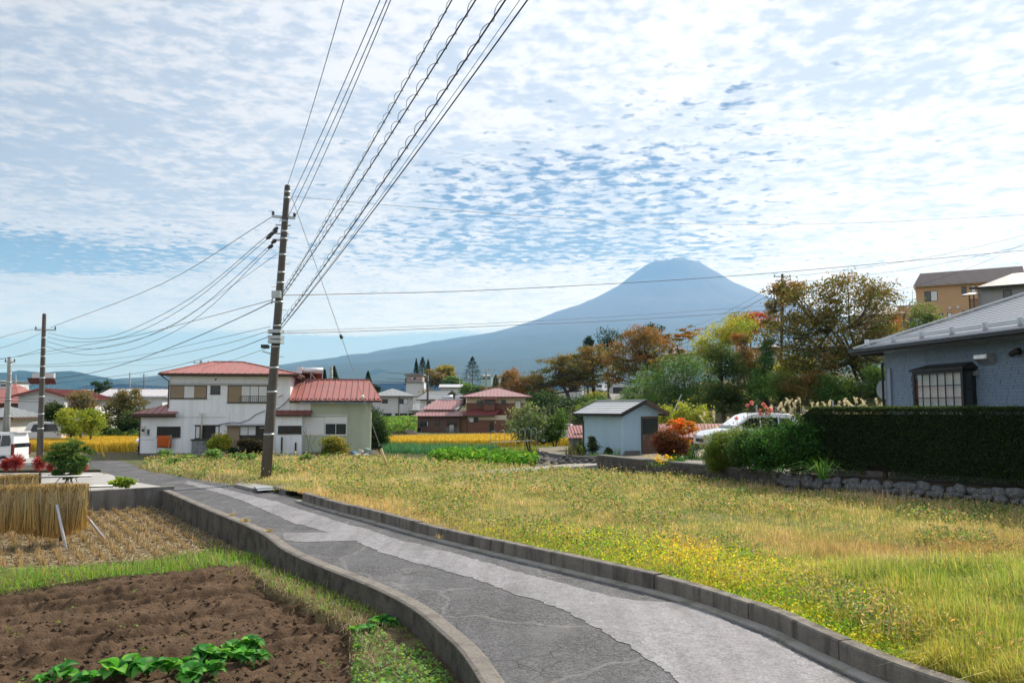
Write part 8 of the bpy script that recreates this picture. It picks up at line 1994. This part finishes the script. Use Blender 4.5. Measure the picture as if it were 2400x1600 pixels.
    for i, (pts, Y1, r) in enumerate((([(684, 460), (900, 480), (1280, 509), (1600, 525), (2000, 523), (2420, 502)], 70, .012), ([(664, 692), (850, 688), (1060, 683), (1300, 672), (1600, 655), (1900, 632), (2420, 585)], 60, .022), ([(660, 776), (900, 768), (1200, 755), (1500, 738), (1800, 716), (2000, 700)], 64, .012), ([(660, 781), (900, 774), (1200, 762), (1500, 748), (1800, 726), (2060, 696)], 62, .018))):
        wire(('faint high wire from the leaning pole top passing above the mountain', 'wavy lashed cable crossing the mountain just under its summit', 'thin upper wire of the pair across the mountain flank', 'thicker lower wire of the pair across the mountain flank')[i], thru(pts, Yp, Y1), r, GR)
    for i, (a, b) in enumerate((((1842, 648), (2420, 545)), ((1845, 662), (2420, 570)), ((1838, 655), (1580, 780)), ((1842, 668), (1560, 800)), ((1838, 672), (1540, 812)), ((2060, 690), (2420, 560)))):
        wire(('high wire from the hill pole toward the apricot house', 'second wire from the hill pole toward the apricot house', 'upper wire descending left from the hill pole', 'middle wire descending left from the hill pole', 'lower wire descending left from the hill pole', 'service wire rising over the slate-roofed house')[i], sag(D(*a, 72), D(*b, 80 if b[0] > 2000 else 150), .6), .016, 'hill pole wires')
    g = 0
    for i, (y0, y1, x0, x1) in enumerate(((873, 871, 905, 1130), (886, 887, 905, 1140), (905, 903, 1002, 1290), (917, 915, 1002, 1200), (921, 921, 1002, 1130), (893, 888, 860, 1139))):
        wire(('top white cable of the far line by the tower', 'second white cable of the far line by the tower', 'long low cable of the far line toward the hill', 'short low cable of the far line', 'lowest cable of the far line', 'sloping cable of the far line by the firs')[i], sag(D(x0, y0, 118), D(x1, y1, 125), .25), .03, 'far line by the concrete tower')
    # guy wire with its guard
    a = D(684, 462, Yp); gb = G(910, 1100, .15); t = thing('guy_wire', 'thin steel guy wire with long cream guard sleeve anchored in the meadow', 'guy wire', gb)
    MB().tube([a - gb, (0, 0, 0)], .013, 5).build('strand', M_METAL, t); pt = lambda px, py: (lambda k: (a - gb) * k)((gb[2] - 0) * 0 + (1100 - py) / (1100 - 462))
    MB().tube([pt(0, 1098), pt(0, 1042)], .055, 10).build('guard_sleeve', mat('cream_sleeve', (.62, .50, .27), .5, .1, 3), t, True); MB().tube([pt(0, 1043), pt(0, 1037)], .085, 10).build('sleeve_cap', M_BLACK, t); MB().tube([pt(0, 1101), pt(0, 1097)], .065, 10).build('sleeve_foot', M_BLACK, t)
    for py in (915, 770): MB().tube([pt(0, py + 4), pt(0, py - 4)], .07, 8).build('strain_insulator', mat('white_porcelain', (.7, .72, .7), .3) if py == 915 else INSUL, t, True)


wires()


# ------------------------------------------------------------------ vehicles
CARW = mat('car_white', (.78, .79, .81), .25, .03, 2, coat=.6); TYRE = mat('tyre', (.02, .02, .02), .9, .1); RIM = mat('rim', (.45, .46, .47), .35, .1, metal=.6); CGLASS = glass_mat('car_glass', (.015, .02, .022), .04)


def car(label, loc, rz, L, Wd, prof, cab, wins_, wheels, wr, m=CARW, lamp_front=1, name='parked_car', cat='car'):
    """side profile (x along the length, z), cabin taper, side windows, wheels, lamps; x = 0 is the front end"""
    t = thing(name, label, cat, loc, rz); n = len(prof); zb = cab
    b = MB(); rings = []
    for sgn in (-1, 1):
        rings.append([(x, sgn * (Wd / 2 - max(0, z - zb) * .16 - (.06 if i in (0, n - 1) else 0)), z) for i, (x, z) in enumerate(prof)])
    b.v += rings[0] + rings[1]; b.f.append(tuple(range(n))); b.f.append(tuple(range(2 * n - 1, n - 1, -1)))
    for i in range(n): b.f.append((i, (i + 1) % n, n + (i + 1) % n, n + i))
    body_ = b.build('body', m, t); bevel(body_, .05, 3); smooth_angle(body_, 45)
    sy = lambda z, e=.0: Wd / 2 - max(0, z - zb) * .16 + e
    for w in wins_:
        for sgn in (-1, 1):
            q = [(x, sgn * (sy(z) + .004), z) for x, z in w]; MB().slab(q, (0, sgn * .006, 0)).build('side_window', CGLASS, t)
    for x in wheels:
        for sgn in (-1, 1):
            MB().tube([(x, sgn * (Wd / 2 - .2), wr), (x, sgn * (Wd / 2 + .012), wr)], wr * 1.16, 22).build('wheel_arch', M_BLACK, t)
            wo = MB().tube([(x, sgn * (Wd / 2 - .19), wr), (x, sgn * (Wd / 2 + .022), wr)], wr, 22).build('wheel', TYRE, t, True); MB().tube([(x, sgn * (Wd / 2 + .01), wr), (x, sgn * (Wd / 2 + .028), wr)], wr * .62, 16).build('rim', RIM, wo)
    return t


def screens(t, pts, Wd, zb, nm):            # glass across the width between two profile points
    (x0, z0), (x1, z1) = pts; y0, y1 = Wd / 2 - max(0, z0 - zb) * .16 - .07, Wd / 2 - max(0, z1 - zb) * .16 - .08; d = np.array((z1 - z0, 0, -(x1 - x0))); d = d / np.linalg.norm(d); d = -d if (d[0] > 0) == (nm == 'windscreen') else d
    MB().slab([(x0, -y0, z0), (x0, y0, z0), (x1, y1, z1), (x1, -y1, z1)], d * .012).build(nm, CGLASS, t)


def vehicles():
    # boxy white van at the left edge: its rear end looks to the right
    b = G(62, 1094, -.25); rz = R(183); L, Wd = 3.4, 1.48; prof = [(0, .35), (0, .8), (.25, 1.0), (.75, 1.12), (1.05, 1.75), (1.35, 1.88), (3.28, 1.88), (3.36, 1.6), (3.4, .95), (3.4, .35)]
    v = car('boxy white kei van parked in the yard at the left', b + np.array((-4.15, .9, .0)), R(-3), L, Wd, prof, 1.0, [[(1.2, 1.12), (1.42, 1.70), (2.05, 1.72), (2.05, 1.12)], [(2.12, 1.12), (2.12, 1.72), (2.62, 1.72), (2.62, 1.12)], [(2.68, 1.12), (2.68, 1.72), (3.1, 1.72), (3.2, 1.5), (3.2, 1.16)]], (.55, 2.85), .28, name='kei_van', cat='van')
    screens(v, ((3.39, 1.05), (3.33, 1.66)), Wd, 1.0, 'rear_window')
    for s_ in (-1, 1): MB().box(3.30, 3.42, s_ * .69 - .06, s_ * .69 + .06, .62, 1.25).build('tail_lamp', mat('lamp_dark_red', (.12, .02, .02), .2), v)
    MB().box(3.05, 3.50, -.6, .6, 1.87, 1.93).build('roof_spoiler', CARW, v); MB().box(.1, 3.38, -.735, -.728, .62, .635).build('trim_line', M_BLACK, v)
    b = D(68, 1046, 62); v = car('white hatchback with yellow plate behind the boxy van', b + np.array((-1.6, .8, 0)), R(15), 3.4, 1.48, prof, 1.0, [[(1.2, 1.12), (1.42, 1.70), (3.0, 1.72), (3.2, 1.16)]], (.55, 2.85), .28, name='parked_car'); screens(v, ((3.39, 1.05), (3.33, 1.66)), 1.48, 1.0, 'rear_window'); MB().box(3.405, 3.42, -.17, .17, .72, .9).build('number_plate', mat('yellow_plate', (.8, .5, .05), .5), v)
    # white estate nosing out behind the shrubs, facing left
    Y = 35.5; p = D(1640, 1040, Y); prof = [(0, .42), (.02, .78), (.35, .98), (1.15, 1.10), (1.95, 1.68), (2.4, 1.80), (3.9, 1.76), (4.35, 1.40), (4.5, .95), (4.5, .42)]
    v = car('white minivan parked behind the rounded shrub and roses', (p[0], Y, .98), R(8), 4.5, 1.7, prof, 1.0, [[(1.35, 1.14), (2.0, 1.56), (2.45, 1.60), (2.45, 1.10)], [(2.52, 1.10), (2.52, 1.60), (3.3, 1.58), (3.3, 1.10)], [(3.37, 1.10), (3.37, 1.57), (3.85, 1.54), (4.1, 1.12)]], (.85, 3.6), .31, name='minivan', cat='car'); screens(v, ((1.2, 1.14), (1.92, 1.575)), 1.7, 1.0, 'windscreen')
    for s_ in (-1, 1): MB().box(-.02, .22, s_ * .66 - .12, s_ * .66 + .12, .68, .84).build('headlight', mat('lamp_clear', (.55, .58, .6), .1), v)
    MB().box(-.03, .02, -.4, .4, .52, .66).build('grille', M_BLACK, v); MB().box(1.45, 1.58, -.98, -.86, 1.1, 1.22).build('wing_mirror', CARW, v)
    # little van on the hillside
    p = gp(1405, 177); prof = [(0, .35), (0, .85), (.12, 1.0), (.55, 1.72), (.8, 1.86), (3.3, 1.86), (3.38, 1.5), (3.4, .35)]
    v = car('small white cab-over van parked on the hillside ramp', D(1408, 920, 177) + np.array((-.4, 0, .1)), R(62), 3.4, 1.48, prof, 1.0, [[(.45, 1.12), (.7, 1.68), (1.3, 1.7), (1.3, 1.1)], [(1.4, 1.1), (1.4, 1.7), (3.1, 1.7), (3.1, 1.1)]], (.5, 2.8), .28, name='kei_van', cat='van'); screens(v, ((.14, 1.06), (.54, 1.68)), 1.48, 1.0, 'windscreen')
    for s_ in (-1, 1): MB().box(-.03, .04, s_ * .5 - .12, s_ * .5 + .12, .72, .86).build('headlight', mat('lamp_clear', (.55, .58, .6), .1), v)
    MB().box(-.04, .01, -.3, .3, .42, .55).build('grille', M_BLACK, v)
    b = D(324, 1062, 54.5); v = car('pale car mostly hidden behind the wing of the white house', b + np.array((-.65, 2.2, 0)), R(80), 3.6, 1.5, [(0, .35), (.02, .75), (.3, .92), (.95, 1.0), (1.5, 1.42), (3.1, 1.45), (3.55, .95), (3.6, .35)], .95, [[(1.1, 1.02), (1.55, 1.38), (2.9, 1.4), (3.2, 1.02)]], (.7, 2.9), .28, name='parked_car')
    # light roof of a car behind the fruit trees
    b = D(1330, 1022, 62); car('white car roof glimpsed behind the small fruit tree', b + np.array((-2.6, 0, -.5)), R(2), 3.8, 1.6, [(0, .4), (.02, .8), (.6, .95), (1.2, 1.45), (2.8, 1.48), (3.5, 1.0), (3.8, .9), (3.8, .4)], .95, [[(.9, 1.0), (1.25, 1.4), (2.7, 1.42), (3.2, 1.02)]], (.7, 3.1), .3, name='parked_car')


vehicles()


# ------------------------------------------------------------------ small things
def small_things():
    g = random.Random(8)
    # concrete apron, drain cover and slabs at the foot of the pole
    pad = mat('pad_concrete', (.27, .265, .25), .9, .2, 3, .4, 30)
    b = MB().slab([G(x, y, .0) for x, y in ((552, 1140), (590, 1150), (660, 1148), (720, 1140), (718, 1131), (640, 1131), (575, 1131))], (0, 0, .10)); put(b.build('pole_pad', pad), kind='structure')
    t = thing('drain_cover', 'folded steel plates covering the drain at the foot of the leaning pole', 'drain cover', G(618, 1147, .1)); o = np.array(t.location)
    for i, (q) in enumerate((((597, 1139), (632, 1138), (638, 1143), (600, 1145)), ((600, 1145.5), (638, 1143.5), (645, 1147), (605, 1150)))):
        MB().slab([G(x, y, .115 - .03 * i) - o for x, y in q], (0, 0, .012)).build('steel_plate', STEEL, t)
    b = MB().slab([G(x, y, -.05) for x, y in ((640, 1153), (668, 1163), (708, 1155), (690, 1146))], (0, 0, .22)); put(bevel(b.build('drain_slab', mat('dark_slab', (.13, .125, .115), .9, .2, 4, .4)), .02, 1), 'dark concrete slab bridging the roadside drain near the pole', 'slab')
    # wooden stakes and junk by the annex
    for i, (a, e, r) in enumerate((((735, 1062), (712, 1010), .025), ((722, 1055), (728, 1015), .02), ((730, 1042), (741, 1024), .018), ((724, 1060), (716, 1000), .015))):
        y = float(G(730, 1064, .05)[1]); put(MB().tube([D(*a, y - .3), D(*e, y)], r, 6).build('garden_pole', mat('grey_wood', (.25, .22, .19), .9, .2, 6)), ('longest grey pole leaning at the annex corner', 'straight grey pole by the annex corner', 'short forked grey branch by the annex corner', 'thin bent branch by the annex corner')[i], 'pole', 'poles leaning at the annex')
    for i, (px, py, c, s) in enumerate(((832, 1060, (.12, .35, .6), .16), (845, 1058, (.6, .58, .55), .2), (862, 1056, (.30, .42, .38), .24), (878, 1062, (.5, .4, .3), .22), (858, 1066, (.75, .75, .75), .18), (838, 1068, (.42, .34, .24), .2))):
        p = G(px, py + 4, .05); n = ('blue plastic scrap', 'grey cardboard scrap', 'green plastic crate', 'tan board scrap', 'white plastic bag', 'brown sack')[i]; b = MB().box(-s, s, -s * .6, s * .6, 0, s * 1.1); 
        for k in range(8): b.v[k] = tuple(c_ + g.uniform(-.05, .05) for c_ in b.v[k])
        put(bevel(b.build('scrap_heap_item', mat('junk_%d' % i, c, .6, .15, 6), None, False, p), .04, 2), n + ' lying in the rubbish heap by the yew bush', 'rubbish', 'rubbish heap items').rotation_euler = (g.uniform(-.2, .2), g.uniform(-.2, .2), g.uniform(0, 3))
    for i, (a, e) in enumerate((((842, 1058), (858, 1044)), ((868, 1066), (892, 1050)))): put(MB().bar(G(a[0], a[1] + 2, .1), G(a[0], a[1] + 2, .1) + (D(*e, 50) - D(*a, 50)) * (1, 1, .7), .06, .02).build('plank', mat('raw_plank', (.45, .36, .24), .8, .15, 5)), ('short plank', 'long plank')[i] + ' sticking out of the rubbish heap', 'plank')
    # plant supports in the vegetable bed
    for i, px in enumerate((1150, 1171, 1198, 1218, 1232, 1246)):
        p = G(px, 1082 - i * 1.5, .05); k = p[1] / F; h = (1080 - 1008) * k; b = MB().tube([(0, 0, 0), (0, 0, h - .12), (.06, 0, h - .03), (.14, 0, h), (.22, 0, h - .03), (.28, 0, h - .12), (.28, .0, 0)], .014, 6); put(b.build('plant_hoop', M_METAL, None, True, p), 'thin arched steel plant hoop standing in the vegetable bed', 'plant hoop', 'plant hoops in the vegetable bed')
    put(MB().tube([G(1150, 1081, .05) + (0, 0, 1.05), G(1252, 1074, .05) + (0, 0, 1.05)], .012, 6).build('hoop_rail', M_METAL), 'thin level rail tied across the plant hoops', 'rail')
    # yellow stay guard on the left, fence behind the rice strip
    p = G(245, 1068, .0); put(MB().tube([(0, 0, -.1), (D(233, 1038, p[1]) - p)], .05, 8).build('stay_guard', mat('yellow_guard', (.75, .42, .02), .5)), 'leaning yellow stay guard beside the rice strip', 'stay guard').location = tuple(p)
    t = thing('wire_fence', 'low wire fence with pale posts behind the left rice strip', 'fence', D(265, 1034, 69)); o = np.array(t.location)
    for px in (208, 245, 253, 282, 297, 310): q = D(px, 1032, 69) - o; MB().bar(q, q + (0, 0, .75), .05).build('post', GPOLE, t)
    for z in (.25, .5, .7): MB().tube([D(205, 1032, 69) - o + (0, 0, z), D(314, 1032, 69) - o + (0, 0, z)], .008, 4).build('strand', M_METAL, t)
    # laundry heap by the white gable house
    p = D(118, 1044, 66); t = thing('covered_heap', 'grey-blue sheeted heap on the far side of the rice strip', 'heap', p); b = MB(); n = 12
    for j, (r, z) in enumerate(((.75, 0), (.72, .6), (.6, 1.05), (.3, 1.25))):
        for k in range(n): a = 6.283 * k / n; rr = r * (1 + .1 * math.sin(a * 5 + j)); b.v.append((rr * math.cos(a), rr * .7 * math.sin(a), z))
    for j in range(3):
        for k in range(n): b.f.append((j * n + k, j * n + (k + 1) % n, (j + 1) * n + (k + 1) % n, (j + 1) * n + k))
    b.f.append(tuple(range(3 * n, 4 * n))); b.build('sheet_cover', mat('blue_grey_sheet', (.32, .38, .45), .6, .2, 4), t)
    # back fence of the lot, steel posts and rails
    t = thing('lot_fence', 'rusty pipe fence with pale steel posts before the pampas grass', 'fence', D(1880, 990, 41) * (1, 1, 0) + (0, 0, .84)); o = np.array(t.location)
    for px, pt in ((1773, 948), (1818, 952), (1881, 955), (1952, 938)): q = D(px, pt, 41) - o; MB().bar((q[0], q[1], 0), q, .07).build('post', M_METAL, t)
    for pts in ([(1790, 962), (1850, 968), (1890, 965), (1945, 955)], [(1955, 957), (2000, 958), (2075, 959)], [(1770, 980), (1890, 980)], [(1815, 955), (1850, 988)]): MB().tube(spline([D(x, y, 40.9) - o for x, y in pts], 4), .03, 6).build('rail', mat('rusty_pipe', (.10, .08, .075), .7, .3, 6), t)
    # hillside lamp post, ramp, rails and pale snags
    p = gp(1466, 150); t = thing('street_lamp', 'slim pale street lamp at the bottom of the hillside ramp', 'street lamp', D(1466, 935, 150)); h = (935 - 896) * 150 / F; MB().tube([(0, 0, -.5), (0, 0, h)], .09, 8).build('post', GPOLE, t); MB().tube([(0, 0, h), (-.5, 0, h + .1)], .05, 6).box(-.75, -.35, -.12, .12, h + .06, h + .16).build('lamp_head', GPOLE, t)
    b = MB().slab([D(1435, 941, 140), D(1475, 941, 140), D(1462, 924, 165), D(1428, 924, 165)], (0, 0, .15)); put(b.build('ramp', mat('ramp_asphalt', (.2, .19, .18), .9)), kind='structure')
    t = thing('slope_railing', 'thin white railing along the upper edge of the vine slope', 'railing', gp(1700, 62)); o = np.array(t.location)
    for pts in ([(1920, 900), (1990, 896), (2060, 893)], [(1920, 905), (1990, 902), (2060, 899)]):
        MB().tube([D(x, y, 58) - o for x, y in pts], .03, 5).build('rail', M_METAL, t)
    for px in (1925, 1968, 2010, 2050): q = D(px, 901 - (px - 1925) * .05, 58) - o; MB().bar(q - (0, 0, 1.0), q + (0, 0, .1), .05).build('post', M_METAL, t)
    for i, (a, e) in enumerate((((1586, 968), (1600, 938)), ((1570, 985), (1597, 924)))): put(MB().tube([D(*a, 52), D(*e, 52.5)], [.07, .035], 6).build('dead_snag', mat('bleached_wood', (.42, .40, .36), .9, .15, 6)), ('short bleached dead branch', 'long bleached dead branch')[i] + ' standing behind the blue shed', 'dead branch')
    # timber steps and bank beside the brown house, bank edge under the far white house
    t = thing('garden_steps', 'rough timber steps at the corner of the brown house', 'steps', D(965, 1018, 92)); o = np.array(t.location)
    for i in range(5): q = D(957 + i * 3.2, 1007 + i * 2.4, 92 - i * .25) - o; MB().box(q[0] - .55, q[0] + .55, q[1], q[1] + .25, q[2] - .12, q[2]).build('step', mat('grey_wood', (.25, .22, .19)), t)
    b = MB().slab([D(900, 998, 118), D(978, 988, 118), D(978, 995, 118), D(900, 1003, 118)], (0, 1.5, 0)); put(b.build('terrace_wall', mat('dark_coping_concrete', (.12, .12, .115))), 'low dark terrace wall before the far white house', 'wall')
    for i, (x0, y0, x1, y1) in enumerate(((395, 1044, 398, 1058), (492, 1042, 496, 1062))): y = 51.0; put(MB().tube([D(x0 + 6, y0 - 26, y), D(x0 - 2, y1, y)], .02, 5).build('bean_pole', mat('bamboo', (.5, .4, .22), .7)), ('thin bamboo cane before the orange quilt', 'thin bamboo cane before the golden shrub')[i], 'cane')
    # dead grass tufts growing on the kerbs
    gg = np.random.default_rng(9)
    for i, (px, py, z, n, lab) in enumerate(((545, 1208, .08, 60, 'dry tan tuft on the kerb wall above the stubble plot'), (575, 1222, .08, 110, 'spreading dry tuft on the kerb wall'), (632, 1246, .08, 70, 'small green-tan tuft at the kerb wall bend'), (1030, 1262, .28, 26, 'dry tuft hanging over the block kerb'), (1330, 1318, .05, 40, 'green tuft in a gap of the block kerb'), (245, 1111, .02, 60, 'dry tuft at the corner of the planting bed'))):
        p = G(px, py, z); t = thing('kerb_tuft', lab, 'grass tuft', p); a = gg.uniform(0, 6.28, n); r = gg.uniform(0, .16 if n > 60 else .10, n); foliage_obj('blades', [blades(np.stack([r * np.cos(a), r * np.sin(a), np.zeros(n)], 1), gg.uniform(.05, .16, n), .009, pal(n, [(.45, .32, .16), (.38, .34, .12), (.5, .4, .22)], None, .2, i + 77), 1.0, i + 80)], STRAW, t)


small_things()
